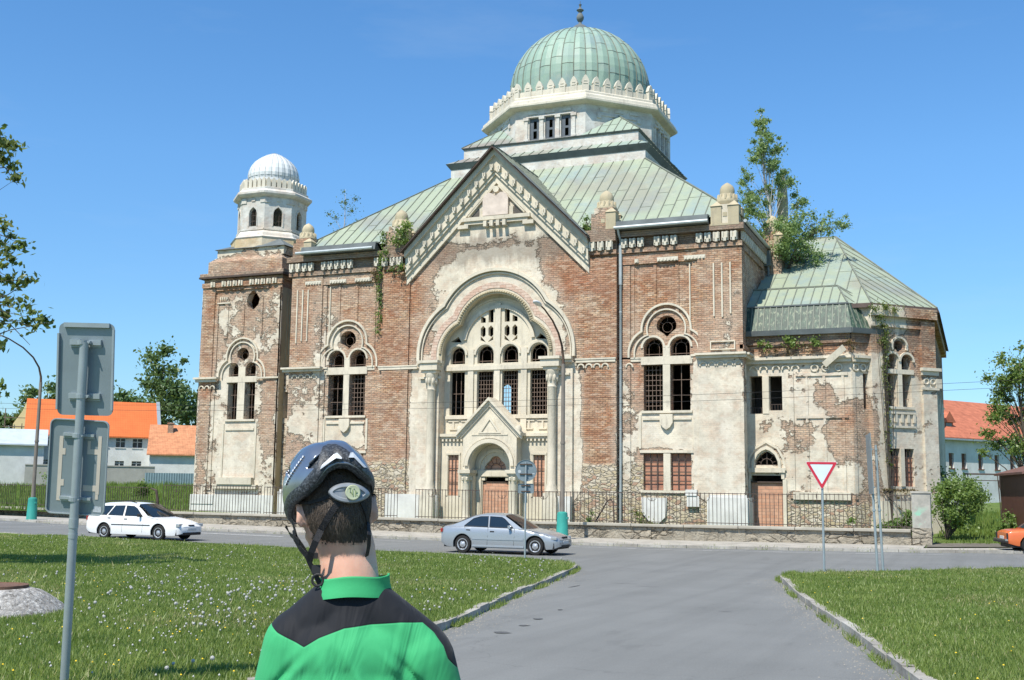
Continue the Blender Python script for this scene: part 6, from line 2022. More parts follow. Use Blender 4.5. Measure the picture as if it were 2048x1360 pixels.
# tall panel on two poles, almost edge-on
x2, y2 = -2.62, 31.5; z2 = HR(x2, y2)
s_ = wthing("road_sign", "tall narrow panel on two leaning poles seen almost edge-on, right of the give way sign", "road sign", (x2, y2, z2))
for dx, dy in ((0, 0), (.13, .12)):
  b = MB(); b.tube([(x2 + dx, y2 + dy, z2 - .1), (x2 + dx - .10, y2 + dy, z2 + 3.35)], .033, 10)
  for zz in (1.6, 3.2): b.tube([(x2 + dx - .10 * zz / 3.35, y2 + dy, z2 + zz), (x2 + dx - .10 * zz / 3.35, y2 + dy, z2 + zz + .05)], .045, 10)
  b.build("pole", M['zinc'], s_, autosm=50)
b = MB(Matrix.Translation((x2 - .03, y2 + .03, z2)) @ Matrix.Rotation(rad(-1.7), 4, 'Y') @ Matrix.Rotation(rad(106), 4, 'Z'))
b.panel([[(-.30, 2.05), (.30, 2.05), (.30, 3.62), (-.30, 3.66)]], 0, .02)
for zz in (2.2, 3.2): b.box(-.3, .3, -.03, -.001, zz, zz + .04)
b.build("sign_plate", M['signback'], s_)
# manhole
mc = (-12.56, 11.85); zm = HL(*mc)
mh = wthing("manhole", "raised concrete manhole collar with a rusty iron lid in the left lawn", "manhole", (mc[0], mc[1], zm))
N = NT('pebbly_concrete')
c = N.mix(N.ramp(N.noise(2, 6, .7), .35, .7), (.30, .28, .25), (.50, .48, .44))
c = N.mix(N.ramp(N.voro(16), .1, .5), (.62, .60, .55), c)
c = N.mix(N.ramp(N.noise(14, 6, .75), .50, .62, 0, .85), c, (.12, .11, .095))
M['pebble'] = N.done(c, .95, 0, N.bump(N.noise(18, 6, .7), 1, .04), .1)
b = MB()
n_ = 48; rnd = random.Random(2)
prof = [(.93, -.1), (.96, .02), (.95, .07), (.84, .16), (.70, .27), (.58, .34), (.46, .375), (.42, .38)]
vs, fs = [], []
for i, (r, z) in enumerate(prof):
  for k in range(n_):
    a = 2 * PI * k / n_
    j = 1 + .025 * math.sin(a * 5 + i) + .015 * math.sin(a * 11 + 2 * i)
    vs.append((mc[0] + r * j * math.cos(a), mc[1] + r * j * math.sin(a), zm + z - .02))
for i in range(len(prof) - 1):
  for k in range(n_): fs.append((i * n_ + k, i * n_ + (k + 1) % n_, (i + 1) * n_ + (k + 1) % n_, (i + 1) * n_ + k))
fs.append(tuple(range((len(prof) - 1) * n_, len(prof) * n_)))
b.add(vs, fs); b.build("collar", M['pebble'], mh, smooth=True)
M['rust'] = simple('rust_lid', (.16, .09, .06), .85, var=.3, scale=8, bump=.6)
b = MB(); b.lathe([(.42, .35), (.42, .42), (.36, .425), (.35, .40), (.30, .40), (.29, .415), (0.02, .42)], (mc[0], mc[1], zm - .02), 40); b.build("lid", M['rust'], mh, autosm=40)
# ------------------------------------------------------------------ cars
def carpaint(name, col, metal=0.0, rough=.28, dirt=.25):
  N = NT(name)
  X, Y, Z = N.sep()
  d = N.math('MULTIPLY', N.ramp(Z, .15, .75, 1, 0), N.ramp(N.noise(4, 6, .7), .3, .7, .3, 1))
  c = N.mix(N.math('MULTIPLY', d, dirt), col, (.16, .14, .115))
  r = N.mixf(N.math('MULTIPLY', d, .8), rough, .7)
  N.bsdf.inputs['Coat Weight'].default_value = .5; N.bsdf.inputs['Coat Roughness'].default_value = .08
  return N.done(c, r, metal, None, .5)
M['glass'] = simple('car_glass', (.012, .018, .022), .06, var=.1, spec=.9)
def seeglass(name):
  N = NT(name)
  b = N.bsdf
  g = N.n.new('ShaderNodeBsdfTransparent'); g.inputs[0].default_value = (.30, .36, .35, 1)
  m_ = N.n.new('ShaderNodeMixShader'); m_.inputs[0].default_value = .42
  b.inputs['Base Color'].default_value = (.01, .015, .018, 1); b.inputs['Roughness'].default_value = .04; b.inputs['Specular IOR Level'].default_value = .8
  N.t.links.new(g.outputs[0], m_.inputs[1]); N.t.links.new(b.outputs[0], m_.inputs[2]); N.t.links.new(m_.outputs[0], N.out.inputs[0])
  return N.m
M['glass2'] = seeglass('car_window_glass')
M['tyre'] = simple('tyre_rubber', (.022, .021, .020), .85, var=.2)
M['black'] = simple('black_plastic', (.022, .022, .023), .6, var=.1)
M['rim'] = simple('wheel_cover_silver', (.48, .49, .50), .35, .5, var=.05)
M['chrome'] = simple('bright_metal', (.6, .6, .6), .2, .9, var=.05)
M['lens'] = simple('headlight_lens', (.40, .42, .43), .12, .2, var=.1, spec=.8)
M['amber'] = simple('amber_lens', (.55, .2, .03), .2, spec=.7)
M['redlens'] = simple('red_lens', (.35, .02, .02), .2, spec=.7)
M['platew'] = simple('number_plate', (.55, .55, .53), .4, var=.05)
M['seat'] = simple('car_seat_cloth', (.05, .05, .055), .9)

def make_car(name, label, cat, loc, rz, D, paint, lower=None, wheel='five', parts=()):
  """D: dict of profile tables along x (x=0 rear bumper, positive to the front), widths in metres"""
  T = thing(name, label, cat, loc, rz)
  L = D['L']; W = D['W'] / 2
  bot, belt, top, roof = D['bottom'], D['belt'], D['top'], D['roof']
  wr_ = D['wr']; ax = D['axles']; ar = wr_ + .055
  # stations
  xs = set(np.round(np.linspace(0, L, 64), 3))
  for a in ax:
    for i in range(25): xs.add(round(a + ar * math.cos(PI * i / 24), 3))
  xs = sorted(xs)
  def zb(x):
    z = interp(bot, x)
    for a in ax:
      if abs(x - a) < ar:
        z = max(z, wr_ + math.sqrt(max(ar * ar - (x - a) ** 2, 0)))
    return z
  def hw(x):   # plan outline
    return W * interp(D['plan'], x / L)
  rows = []
  for x in xs:
    z0 = zb(x); zbelt = interp(belt, x); zt = interp(top, x); w_ = hw(x)
    zbelt = max(zbelt, z0 + .04)
    crease = min(max(z0 + .02, .36 + .10), zbelt - .02)
    secs = [(.975, z0), (1.0, z0 + (crease - z0) * .5), (1.0, crease), (.995, crease + (zbelt - crease) * .55), (.965, zbelt - .02), (.945, zbelt + .004),
        (.90, zbelt + (zt - zbelt) * .45 + .003), (.70, zbelt + (zt - zbelt) * .80 + .004), (.35, zbelt + (zt - zbelt) * .96 + .005), (0, zt + .006)]
    rows.append([(x, w_ * k, z) for k, z in secs])
  k = len(rows[0])
  def half(sgn, r): return [(p[0], p[1] * sgn, p[2]) for p in r]
  b = MB()
  vs, fs = [], []
  for r in rows:
    vs += half(-1, r) + half(1, r)[::-1][1:]
  n = 2 * k - 1
  for i in range(len(rows) - 1):
    for j in range(n - 1):
      fs.append((i * n + j, (i + 1) * n + j, (i + 1) * n + j + 1, i * n + j + 1))
  fs.append(tuple(range(n))); fs.append(tuple(range((len(rows) - 1) * n, len(rows) * n))[::-1])
  b.add(vs, fs)
  body = b.build("body", paint, T, autosm=38)
  # dark underbody and wheel wells
  u = MB()
  u.box(.12, L - .15, -W * .86, W * .86, .20, .42)
  for a in ax: u.box(a - ar * .98, a + ar * .98, -W * .80, W * .80, .3, wr_ + ar + .0)
  u.build("underbody", M['black'], T)
  # greenhouse: base curve on belt, roof curve
  G = D['green']       # list of (x, z_base, z_top) with x; side glass plan
  gb, gt = D['gbase'], D['groof']   # base line (x,z) list rear->front, roof line (x,z) list rear->front; matched
  tumb = D.get('tumble', .17)
  wb = lambda x: hw(x) * .925
  def wtop(x, t): return hw(min(max(x, .3), L - .3)) * .925 - tumb * t
  m = MB()
  N_ = len(gb)
  ring = []
  for (xb, zb_), (xt, zt_) in zip(gb, gt):
    row = [(xb, -wb(xb), zb_ - .03)]
    row.append((xb + (xt - xb) * .92, -(wb(xb) * .0 + wtop(xt, .92)), zb_ + (zt_ - .07 - zb_) * 1.0))
    row.append((xt, -(wtop(xt, 1.0) - .07), zt_ - .02))
    row.append((xt, -(wtop(xt, 1.0)) * .5, zt_ + .008))
    row.append((xt, 0, zt_ + .018))
    ring.append([(p[0], p[1], p[2]) for p in row] + [(p[0], -p[1], p[2]) for p in row[:-1][::-1]])
  n2 = len(ring[0]); vs = [p for r in ring for p in r]; fs = []
  mi = []
  # roof skin only (top band) in paint; sides are added as pillars and panes
  for i in range(N_ - 1):
    for j in range(n2 - 1):
      if 1 <= j <= n2 - 3: fs.append((i * n2 + j, (i + 1) * n2 + j, (i + 1) * n2 + j + 1, i * n2 + j + 1))
  m.add(vs, fs)
  # pillars: quads on side surface by interpolating along base/roof curves
  def bc(t, tab):
    f = t * (len(tab) - 1); i = min(int(f), len(tab) - 2); f -= i
    return tab[i][0] + (tab[i + 1][0] - tab[i][0]) * f, tab[i][1] + (tab[i + 1][1] - tab[i][1]) * f
  def sp(x, v, s, out=0.0):
    """point on the side glass surface: x measured at belt height, v 0..1 up"""
    # find t with base x
    xb0 = x
    tt = 0
    xsb = [p[0] for p in gb]
    for i in range(N_ - 1):
      if xsb[i] <= x <= xsb[i + 1] + 1e-6:
        tt = (i + (x - xsb[i]) / max(xsb[i + 1] - xsb[i], 1e-6)) / (N_ - 1); break
    else: tt = 0 if x < xsb[0] else 1
    (xb, z0), (xt, z1) = bc(tt, gb), bc(tt, gt)
    z1 = z1 - .07
    X_ = xb + (xt - xb) * v * .92
    Wd = wb(xb) + (wtop(xt, .92) - wb(xb)) * v
    return (X_, s * (Wd + out), z0 - .03 + (z1 - z0 + .03) * v)
  def spX(X_, Z_, s, out=0.0):
    """side surface point from real x and z"""
    zb_ = interp(belt, X_); zt_ = interp(roof, X_) - .07
    v = (Z_ - zb_) / max(zt_ - zb_, .02)
    Wd = hw(min(max(X_, .3), L - .3)) * .925 - tumb * .92 * max(0, min(1, (Z_ - zb_) / (D['roofz'] - .07 - zb_)))
    return (X_, s * (Wd + out), Z_)
  for s in (-1, 1):
    P = [spX(x, z, s) for x, z in D['side']]
    m.add(P, [tuple(range(len(P))) if s < 0 else tuple(range(len(P)))[::-1]])
  # the side skin is drawn as a full painted face with glass laid 3 mm proud
  if D.get('rearskin'):
    P = [(x, y, z) for x, y, z in D['rearskin']]
    m.add(P, [tuple(range(len(P)))])
  rf_ = m.build("roof", paint, T, autosm=30)
  for wd in D['windows']:
    for s in (-1, 1):
      g = MB()
      P = [spX(x, z, s, .006) for x, z in wd]
      g.add(P, [tuple(range(len(P))) if s < 0 else tuple(range(len(P)))[::-1]])
      o = g.build("side_window", M['glass'], T)
      f = MB()
      P = [spX(x, z, s, .008) for x, z in wd]
      f.tube(P + [P[0]], .011, 4, False)
      f.build("window_seal", M['black'], o)
  for nm, q in D['screens']:
    g = MB();
    cols = 7
    (xa, za), (xb_, zb2) = q[0], q[1]
    w0, w1 = q[2], q[3]; bow = q[4]
    vs, fs = [], []
    for i in range(5):
      v = i / 4
      for j in range(cols):
        u_ = -1 + 2 * j / (cols - 1)
        vs.append((xa + (xb_ - xa) * v + bow * (1 - u_ * u_), u_ * (w0 + (w1 - w0) * v), za + (zb2 - za) * v + .02 * (1 - u_ * u_) + .012 * math.sin(v * PI)))
    for i in range(4):
      for j in range(cols - 1): fs.append((i * cols + j, i * cols + j + 1, (i + 1) * cols + j + 1, (i + 1) * cols + j))
    g.add(vs, fs); o = g.build(nm, M['glass'], T, smooth=True)
  # wheels
  for a in ax:
    for s in (-1, 1):
      wv = W * interp(D['plan'], a / L) - .02
      Mw = Matrix.Translation((a, s * (wv - .10), wr_)) @ Matrix.Rotation(rad(90 if s > 0 else -90) * -1, 4, 'X')
      t = MB(Mw)
      R_ = wr_
      t.lathe([(R_ * .62, -.09), (R_ * .93, -.095), (R_ * .985, -.07), (R_, -.03), (R_, .03), (R_ * .985, .07), (R_ * .93, .095), (R_ * .70, .10), (R_ * .66, .08)], (0, 0, 0), 28)
      tyre = t.build("wheel", M['tyre'], T, autosm=40)
      t = MB(Mw)
      t.lathe([(R_ * .66, .06), (R_ * .66, .098), (R_ * .58, .096), (R_ * .52, .075), (R_ * .2, .085), (R_ * .14, .10), (.01, .102)], (0, 0, 0), 28)
      rim = t.build("rim", M['rim'], tyre, autosm=40)
      t = MB(Mw)
      ns = 5 if wheel == 'five' else 12
      for i in range(ns):
        an = 2 * PI * i / ns + .3
        for k2 in ((-.2, .2) if wheel == 'five' else (0,)):
          c_ = Vector((math.cos(an + k2 * 0), math.sin(an + k2 * 0), 0))
        d0, d1 = (.33, .58) if wheel == 'five' else (.28, .56)
        ww = .19 if wheel == 'five' else .07
        P = [Vector((math.cos(an - ww * .7) * R_ * d0, math.sin(an - ww * .7) * R_ * d0, .094)), Vector((math.cos(an - ww) * R_ * d1, math.sin(an - ww) * R_ * d1, .099)),
           Vector((math.cos(an + ww) * R_ * d1, math.sin(an + ww) * R_ * d1, .099)), Vector((math.cos(an + ww * .7) * R_ * d0, math.sin(an + ww * .7) * R_ * d0, .094))]
        P2 = [p - Vector((0, 0, .02)) for p in P]
        t.add(P2 + P, [(4, 5, 6, 7), (0, 4, 7, 3), (1, 2, 6, 5), (0, 1, 5, 4), (3, 7, 6, 2)])
      t.build("vent_holes", M['black'], rim)
  # seats and dash seen through the glass are hidden; door gaps, handles, mouldings
  def hws(x, z):
    zbelt = interp(belt, x); r = hw(x)
    return r * (1.0 if z < .55 else 1.0 - .035 * max(0, (z - .55) / max(zbelt - .55, .1)))
  g = MB()
  for s in (-1, 1):
    for ln in D['gaps']:
      P = [(x, s * (hws(x, z) + .001), z) for x, z in ln]
      g.tube(P, .006, 4, False)
  g.build("door_gap", M['black'], T)
  for hx, hz in D['handles']:
    for s in (-1, 1):
      g = MB(); g.boxc((hx, s * (hws(hx, hz) + .004), hz), (.16, .022, .045)); g.build("door_handle", M['black'], T, bevel=.006)
  g = MB()
  for s in (-1, 1):
    for (x0, x1, z, h_) in D['mould']:
      n_ = 12
      for i in range(n_):
        a_, b_ = x0 + (x1 - x0) * i / n_, x0 + (x1 - x0) * (i + 1) / n_
        ya, yb_ = hws(a_, z), hws(b_, z)
        g.add([(a_, s * (ya - .01), z - h_), (b_, s * (yb_ - .01), z - h_), (b_, s * (yb_ + .014), z - h_), (a_, s * (ya + .014), z - h_),
             (a_, s * (ya - .01), z + h_), (b_, s * (yb_ - .01), z + h_), (b_, s * (yb_ + .010), z + h_), (a_, s * (ya + .010), z + h_)],
            [(0, 1, 2, 3), (7, 6, 5, 4), (3, 2, 6, 7)])
  if D['mould']: g.build("side_moulding", D.get('mouldmat', M['black']), T)
  for s in (-1, 1):
    xm, zm_ = D['mirror']
    g = MB(Matrix.Translation((xm, s * (hws(xm, zm_) + .06), zm_)) @ Matrix.Rotation(rad(-8 * s), 4, 'Z'))
    vs = [(-.05, -.11, -.065), (.05, -.09, -.05), (.05, .09, -.05), (-.05, .11, -.065), (-.05, -.11, .065), (.04, -.08, .05), (.04, .08, .05), (-.05, .11, .065)]
    g.add(vs, [(0, 3, 2, 1), (4, 5, 6, 7), (0, 1, 5, 4), (1, 2, 6, 5), (2, 3, 7, 6), (3, 0, 4, 7)])
    g.build("wing_mirror", D.get('mirrormat', paint), T, bevel=.015)
  # ends
  for nm, mt, (c_, d_), both in D['ends']:
    for s in ((-1, 1) if both else (1,)):
      g = MB(); rot = Matrix.Rotation(rad((-1 if c_[0] > L / 2 else 1) * s * (18 if both else 0)), 3, 'Z')
      g.boxc((c_[0], c_[1] * s, c_[2]), d_, rot); g.build(nm, M[mt], T, bevel=.012)
  return T, hws

# silver five-door saloon
silver = carpaint('silver_paint', (.36, .385, .40), .45, .30, .3)
D1 = dict(L=4.44, W=1.755, roofz=1.38, wr=.305, axles=(.88, 3.62),
  bottom=[(0, .34), (.25, .22), (.6, .20), (4.0, .20), (4.25, .22), (4.44, .30)],
  belt=[(0, .78), (.1, .86), (.8, .90), (1.6, .90), (2.8, .875), (3.2, .855), (3.9, .72), (4.3, .60), (4.44, .50)],
  top=[(0, .86), (.06, .93), (.2, .965), (.75, .955), (1.6, .93), (2.9, .91), (3.15, .895), (3.6, .83), (4.0, .745), (4.3, .65), (4.40, .60), (4.44, .54)],
  roof=[(.30, .96), (.55, 1.06), (1.05, 1.27), (1.45, 1.365), (1.9, 1.385), (2.3, 1.36), (2.55, 1.27), (3.2, .89)],
  plan=[(0, .84), (.03, .91), (.10, .97), (.25, 1), (.75, 1), (.88, .965), (.95, .89), (.985, .79), (1, .70)],
  green=[], gbase=[(.45, .95), (.85, .93), (1.5, .9), (2.2, .89), (2.8, .885), (3.1, .87)],
  groof=[(1.18, 1.30), (1.35, 1.345), (1.60, 1.385), (1.9, 1.39), (2.2, 1.375), (2.42, 1.335)],
  side=[(.35, .93), (1.4, .90), (2.3, .89), (3.18, .86), (3.1, .90), (2.72, 1.14), (2.46, 1.285), (2.2, 1.318), (1.85, 1.325), (1.5, 1.31), (1.2, 1.255), (.85, 1.12), (.5, .98)],
  rearskin=None,
  windows=[[(.92, .945), (1.83, .925), (1.80, 1.285), (1.50, 1.275), (1.25, 1.21)], [(1.90, .925), (2.80, .91), (2.45, 1.20), (2.32, 1.265), (1.87, 1.285)]],
  screens=[("windscreen", ((3.22, .885), (2.42, 1.345), .72, .60, .07)), ("rear_window", ((.42, .965), (1.16, 1.30), .70, .56, -.05))],
  gaps=[[(1.86, .93), (1.85, .6), (1.84, .30)], [(2.86, .9), (2.86, .6), (2.84, .30)], [(.95, .94), (1.0, .75), (1.22, .5), (1.26, .30)], [(3.0, .88), (3.6, .80), (4.1, .66)]],
  handles=[(1.10, .80), (2.02, .765)], mould=[(1.27, 3.2, .52, .035), (1.27, 3.22, .27, .03)], mouldmat=silver,
  mirror=(2.70, .93),
  ends=[("headlight", 'lens', ((4.235, .60, .585), (.20, .34, .10)), True), ("fog_light", 'lens', ((4.36, .52, .34), (.05, .12, .07)), True), ("grille", 'black', ((4.40, 0, .60), (.05, .5, .07)), False), ("lower_grille", 'black', ((4.425, 0, .31), (.05, .85, .09)), False),
      ("number_plate", 'platew', ((4.448, 0, .44), (.02, .52, .11)), False), ("tail_light", 'redlens', ((.05, .66, .77), (.08, .26, .13)), True), ("tail_pipe", 'black', ((.02, .3, .25), (.1, .06, .06)), False)])
x0c, ycar = -17.0 - .88, 36.5 + .87
car1, hws1 = make_car("parked_car", "silver saloon car driving right, behind the round sign's pole", "car", (x0c, ycar, zroad(-16, 37) + .004), 0, D1, silver)
car1.name = "car"
for s in (-1, 1):
  b = MB(); b.band([(x, z) for x, z in [(4.0, .50), (4.3, .49), (4.42, .47)]], [(x, z) for x, z in [(4.0, .47), (4.3, .46), (4.42, .44)]], 0, .01)
# white estate car with roof rails
white = carpaint('white_paint', (.76, .76, .74), 0, .35, .12)
D2 = dict(L=4.63, W=1.75, roofz=1.44, wr=.30, axles=(.98, 3.68),
  bottom=[(0, .36), (.25, .24), (.6, .21), (4.1, .20), (4.4, .20), (4.63, .27)],
  belt=[(0, .80), (.15, .91), (1.6, .905), (2.9, .885), (3.3, .86), (4.0, .74), (4.4, .62), (4.63, .50)],
  top=[(0, .86), (.05, .93), (.2, .97), (1.6, .95), (2.95, .93), (3.2, .905), (3.7, .84), (4.15, .745), (4.45, .66), (4.57, .60), (4.63, .54)],
  roof=[(.12, .95), (.30, 1.20), (.48, 1.385), (.9, 1.43), (1.9, 1.445), (2.35, 1.42), (2.62, 1.32), (3.25, .90)],
  plan=[(0, .87), (.02, .93), (.08, .98), (.2, 1), (.78, 1), (.9, .96), (.96, .88), (.99, .78), (1, .68)],
  green=[], gbase=[(.16, .95), (.6, .93), (1.5, .92), (2.2, .90), (2.8, .895), (3.15, .88)],
  groof=[(.45, 1.375), (.75, 1.425), (1.3, 1.448), (1.9, 1.45), (2.25, 1.43), (2.48, 1.38)],
  side=[(.10, .93), (1.5, .91), (2.3, .90), (3.22, .87), (3.1, .93), (2.72, 1.20), (2.50, 1.32), (2.2, 1.365), (1.7, 1.38), (.9, 1.365), (.50, 1.315), (.32, 1.15)],
  rearskin=None,
  windows=[[(.34, .97), (1.02, .955), (1.28, 1.31), (.62, 1.29), (.50, 1.22)], [(1.13, .95), (1.86, .935), (1.86, 1.325), (1.38, 1.315)], [(1.97, .935), (2.86, .92), (2.50, 1.22), (2.32, 1.305), (1.95, 1.325)]],
  screens=[("windscreen", ((3.30, .90), (2.50, 1.39), .73, .61, .07)), ("rear_window", ((.12, .98), (.42, 1.33), .66, .56, -.04))],
  gaps=[[(1.92, .93), (1.91, .6), (1.90, .30)], [(2.92, .91), (2.93, .6), (2.90, .30)], [(1.06, .95), (1.12, .75), (1.32, .5), (1.36, .30)], [(3.1, .89), (3.7, .80), (4.3, .64)]],
  handles=[(1.22, .825), (2.06, .80)], mould=[(1.36, 3.28, .58, .016)], mirror=(2.78, .955), mirrormat=M['black'],
  ends=[("headlight", 'lens', ((4.47, .58, .595), (.16, .36, .12)), True), ("grille", 'black', ((4.60, 0, .59), (.05, .34, .05)), False), ("lower_grille", 'black', ((4.60, 0, .27), (.1, 1.1, .10)), False),
      ("number_plate", 'platew', ((4.64, 0, .44), (.02, .52, .11)), False), ("tail_light", 'redlens', ((.04, .70, .82), (.07, .18, .22)), True)])
car2, hws2 = make_car("car", "white station wagon with black roof rails, behind the big sign at left", "car", (-29.85 - 3.68, 35.9 + .87, zroad(-31, 36.5) + .004), 0, D2, white, wheel='many')
for s in (-1, 1):
  b = MB(); b.tube([(.75, s * .60, 1.43), (.80, s * .60, 1.49), (1.2, s * .595, 1.51), (2.0, s * .59, 1.50), (2.35, s * .585, 1.44)], .016, 6)
  b.build("roof_rail", M['black'], car2)
# orange rear end entering at the right edge
orange = carpaint('orange_paint', (.62, .13, .025), 0, .35, .2)
D3 = dict(L=4.15, W=1.60, roofz=1.36, wr=.30, axles=(.78, 3.20),
  bottom=[(0, .36), (.3, .27), (.6, .24), (3.8, .24), (4.15, .34)],
  belt=[(0, .70), (.08, .76), (.8, .82), (2.8, .83), (3.6, .80), (4.15, .66)],
  top=[(0, .74), (.05, .80), (.25, .86), (.8, .90), (2.9, .91), (3.5, .88), (4.0, .82), (4.12, .76), (4.15, .7)],
  roof=[(.7, .90), (1.0, 1.1), (1.35, 1.32), (1.8, 1.37), (2.3, 1.34), (2.6, 1.22), (2.95, .9)],
  plan=[(0, .88), (.03, .93), (.1, .97), (.25, 1), (.8, 1), (.95, .95), (1, .90)],
  green=[], gbase=[(.75, .9), (1.2, .88), (1.8, .87), (2.4, .87), (2.9, .88)],
  groof=[(1.32, 1.31), (1.5, 1.35), (1.8, 1.37), (2.1, 1.36), (2.35, 1.31)],
  side=[(.7, .88), (1.8, .86), (2.95, .88), (2.6, 1.17), (2.35, 1.26), (1.8, 1.31), (1.35, 1.26), (1.0, 1.05)], rearskin=None,
  windows=[[(1.0, .91), (1.75, .89), (1.75, 1.26), (1.42, 1.24)], [(1.82, .89), (2.72, .9), (2.4, 1.2), (1.82, 1.26)]],
  screens=[("windscreen", ((2.98, .90), (2.36, 1.32), .64, .55, .05)), ("rear_window", ((.72, .9), (1.30, 1.32), .62, .52, -.04))],
  gaps=[[(1.78, .88), (1.78, .3)], [(2.8, .88), (2.75, .3)]], handles=[(1.15, .75), (1.98, .75)], mould=[], mirror=(2.65, .92),
  ends=[("tail_light", 'black', ((.03, .62, .62), (.06, .26, .22)), True), ("bumper", 'chrome', ((-.05, 0, .47), (.10, 1.60, .08)), False), ("bumper_strip", 'black', ((-.05, 0, .41), (.14, 1.58, .07)), False), ("headlight", 'lens', ((4.14, .55, .66), (.05, .3, .16)), True), ("number_plate", 'platew', ((-.01, 0, .56), (.02, .5, .11)), False), ("bumper", 'chrome', ((4.2, 0, .47), (.1, 1.6, .08)), False)])
car3, _h = make_car("car", "orange older car at the right frame edge", "car", (.62, 46.9, zroad(2, 46) + .01), rad(14), D3, orange)
# reeds: the kerb-parked kiosk is built with the background
# ------------------------------------------------------------------ background buildings
M['whitewall'] = stone_mat('white_house_wall', (.70, .70, .67), .12)
M['greywall'] = stone_mat('grey_render', (.40, .39, .35), .3)
def tiles(name, col, sc_=3.0, var=.25):
  N = NT(name)
  X, Y, Z = N.sep()
  wv = N.math('FRACT', N.math('MULTIPLY', N.math('ADD', X, Y), 3.3))
  rw = N.math('FRACT', N.math('MULTIPLY', Z, 4.5))
  c = N.mix(N.ramp(N.noise(sc_, 5, .7), .3, .7), tuple(q * (1 - var) for q in col), tuple(min(1, q * (1 + var)) for q in col))
  c = N.mix(N.ramp(rw, 0, .16, .45, 0), c, tuple(q * .45 for q in col))
  c = N.mix(N.ramp(N.math('ABSOLUTE', N.math('SUBTRACT', wv, .5)), .38, .5, 0, .25), c, tuple(q * .5 for q in col))
  return N.done(c, .8, 0, N.bump(N.math('ADD', rw, wv), .3, .03), .2)
M['orange_tile'] = tiles('new_orange_tiles', (.58, .15, .045), 1.0, .10)
M['old_tile'] = tiles('old_tiles', (.50, .22, .11), 2.0, .3)
M['red_tile'] = tiles('red_tiles', (.44, .15, .085), 2.0, .25)
M['winglass'] = simple('house_window_glass', (.045, .055, .06), .15, var=.3, spec=.7)
M['winbrown'] = simple('brown_window', (.16, .075, .05), .6, var=.2)
M['yellow'] = simple('yellow_render', (.62, .50, .26), .9, var=.08, scale=1)
M['bluesheet'] = simple('bluegrey_profiled_sheet', (.17, .245, .27), .6, var=.12, scale=2)
def house(name, label, ox, oy, ang, Lx, Ly, z0, ze, zr_, wallm, roofm, windows=(), ridge='x', ov=.35, chim=(), winm='winglass', gable_l=0, gz=None, cat="house"):
  T = wthing(name, label, cat, (ox, oy, z0))
  F_ = frame(ox, oy, ang)
  b = MB(F_)
  fx = [rect(w_[0], w_[1], w_[2], w_[3]) for w_ in windows]
  b.panel([rect(0, Lx, z0, ze)] + fx, 0, .3)
  b.box(0, Lx, Ly - .3, Ly, z0, ze)
  if ridge == 'x':
    for x in (0, Lx - .3):
      b.M = F_ @ Matrix(((0, 1, 0, x), (1, 0, 0, 0), (0, 0, 1, 0), (0, 0, 0, 1)))
      b.panel([[(.301, z0), (Ly - .301, z0), (Ly - .301, ze), (Ly / 2, zr_ - .12), (.301, ze)]], 0, .3)
    b.M = F_
  wl = b.build("wall", wallm, T)
  b = MB(F_)
  if ridge == 'x':
    k = (zr_ - ze) / (Ly / 2)
    for s, y0 in ((1, -ov), (-1, Ly + ov)):
      yr_2 = Ly / 2; ze2 = ze - k * ov
      for dz in (0,):
        P = [(-.25, y0, ze2), (Lx + .25, y0, ze2), (Lx + .25, yr_2, zr_), (-.25, yr_2, zr_)]
        b.add(P + [(p[0], p[1], p[2] + .12) for p in P], [(0, 1, 2, 3), (7, 6, 5, 4), (0, 4, 5, 1), (1, 5, 6, 2), (2, 6, 7, 3), (3, 7, 4, 0)])
  rf_ = b.build("roof", roofm, T)
  for (x0, x1, z0w, z1w) in [w_[:4] for w_ in windows]:
    g = MB(F_); g.box(x0, x1, .16, .20, z0w, z1w); wn_ = g.build("window", M[winm], T)
    g = MB(F_); xm = (x0 + x1) / 2
    g.box(xm - .03, xm + .03, .11, .159, z0w, z1w); g.box(x0, x1, .11, .157, z0w + (z1w - z0w) * .62, z0w + (z1w - z0w) * .62 + .05); g.box(x0 - .06, x1 + .06, -.06, -.001, z0w - .08, z0w - .002)
    g.build("window_frame", wallm if winm != 'winbrown' else M['winbrown'], wn_)
  for (cx_, cy_, w_, h0, h1) in chim:
    g = MB(F_); g.box(cx_ - w_ / 2, cx_ + w_ / 2, cy_ - w_ / 2, cy_ + w_ / 2, h0, h1); g.box(cx_ - w_ / 2 - .06, cx_ + w_ / 2 + .06, cy_ - w_ / 2 - .06, cy_ + w_ / 2 + .06, h1, h1 + .12); g.build("chimney", M['main'], rf_)
  return T, F_, rf_
def vp(px, d):   # point on the ground plan seen at column px, d metres along the view axis
  l = (px - 1024) / 2250 * d
  return (_F.x / math.cos(PITCH) * d + _R0.x * l, _F.y / math.cos(PITCH) * d + _R0.y * l)
A45 = rad(45)
W_ = []
for x0, x1 in ((1.3, 2.0), (3.2, 3.9), (4.9, 5.7), (6.2, 7.0), (7.62, 8.42), (9.1, 9.95)):
  W_ += [(x0, x1, 5.7, 6.52), (x0, x1, 3.9, 4.45)]
Hs, Fh, rfh = house("house", "two-storey white house with a bright new orange tile roof behind the big sign", -79.4, 77.2, A45, 11.3, 7.0, 2.0, 6.9, 10.05, M['whitewall'], M['orange_tile'], W_)
b = MB(Fh)
for x in (11.3,):
  b.M = Fh @ Matrix(((0, 1, 0, x), (1, 0, 0, 0), (0, 0, 1, 0), (0, 0, 0, 1)))
  b.band([(-.4, 6.85), (3.5, 10.32), (7.4, 6.85)], [(-.4, 6.5), (3.5, 9.95), (7.4, 6.5)], 0, .32)
b.build("verge_coping", M['zinc'], Hs)
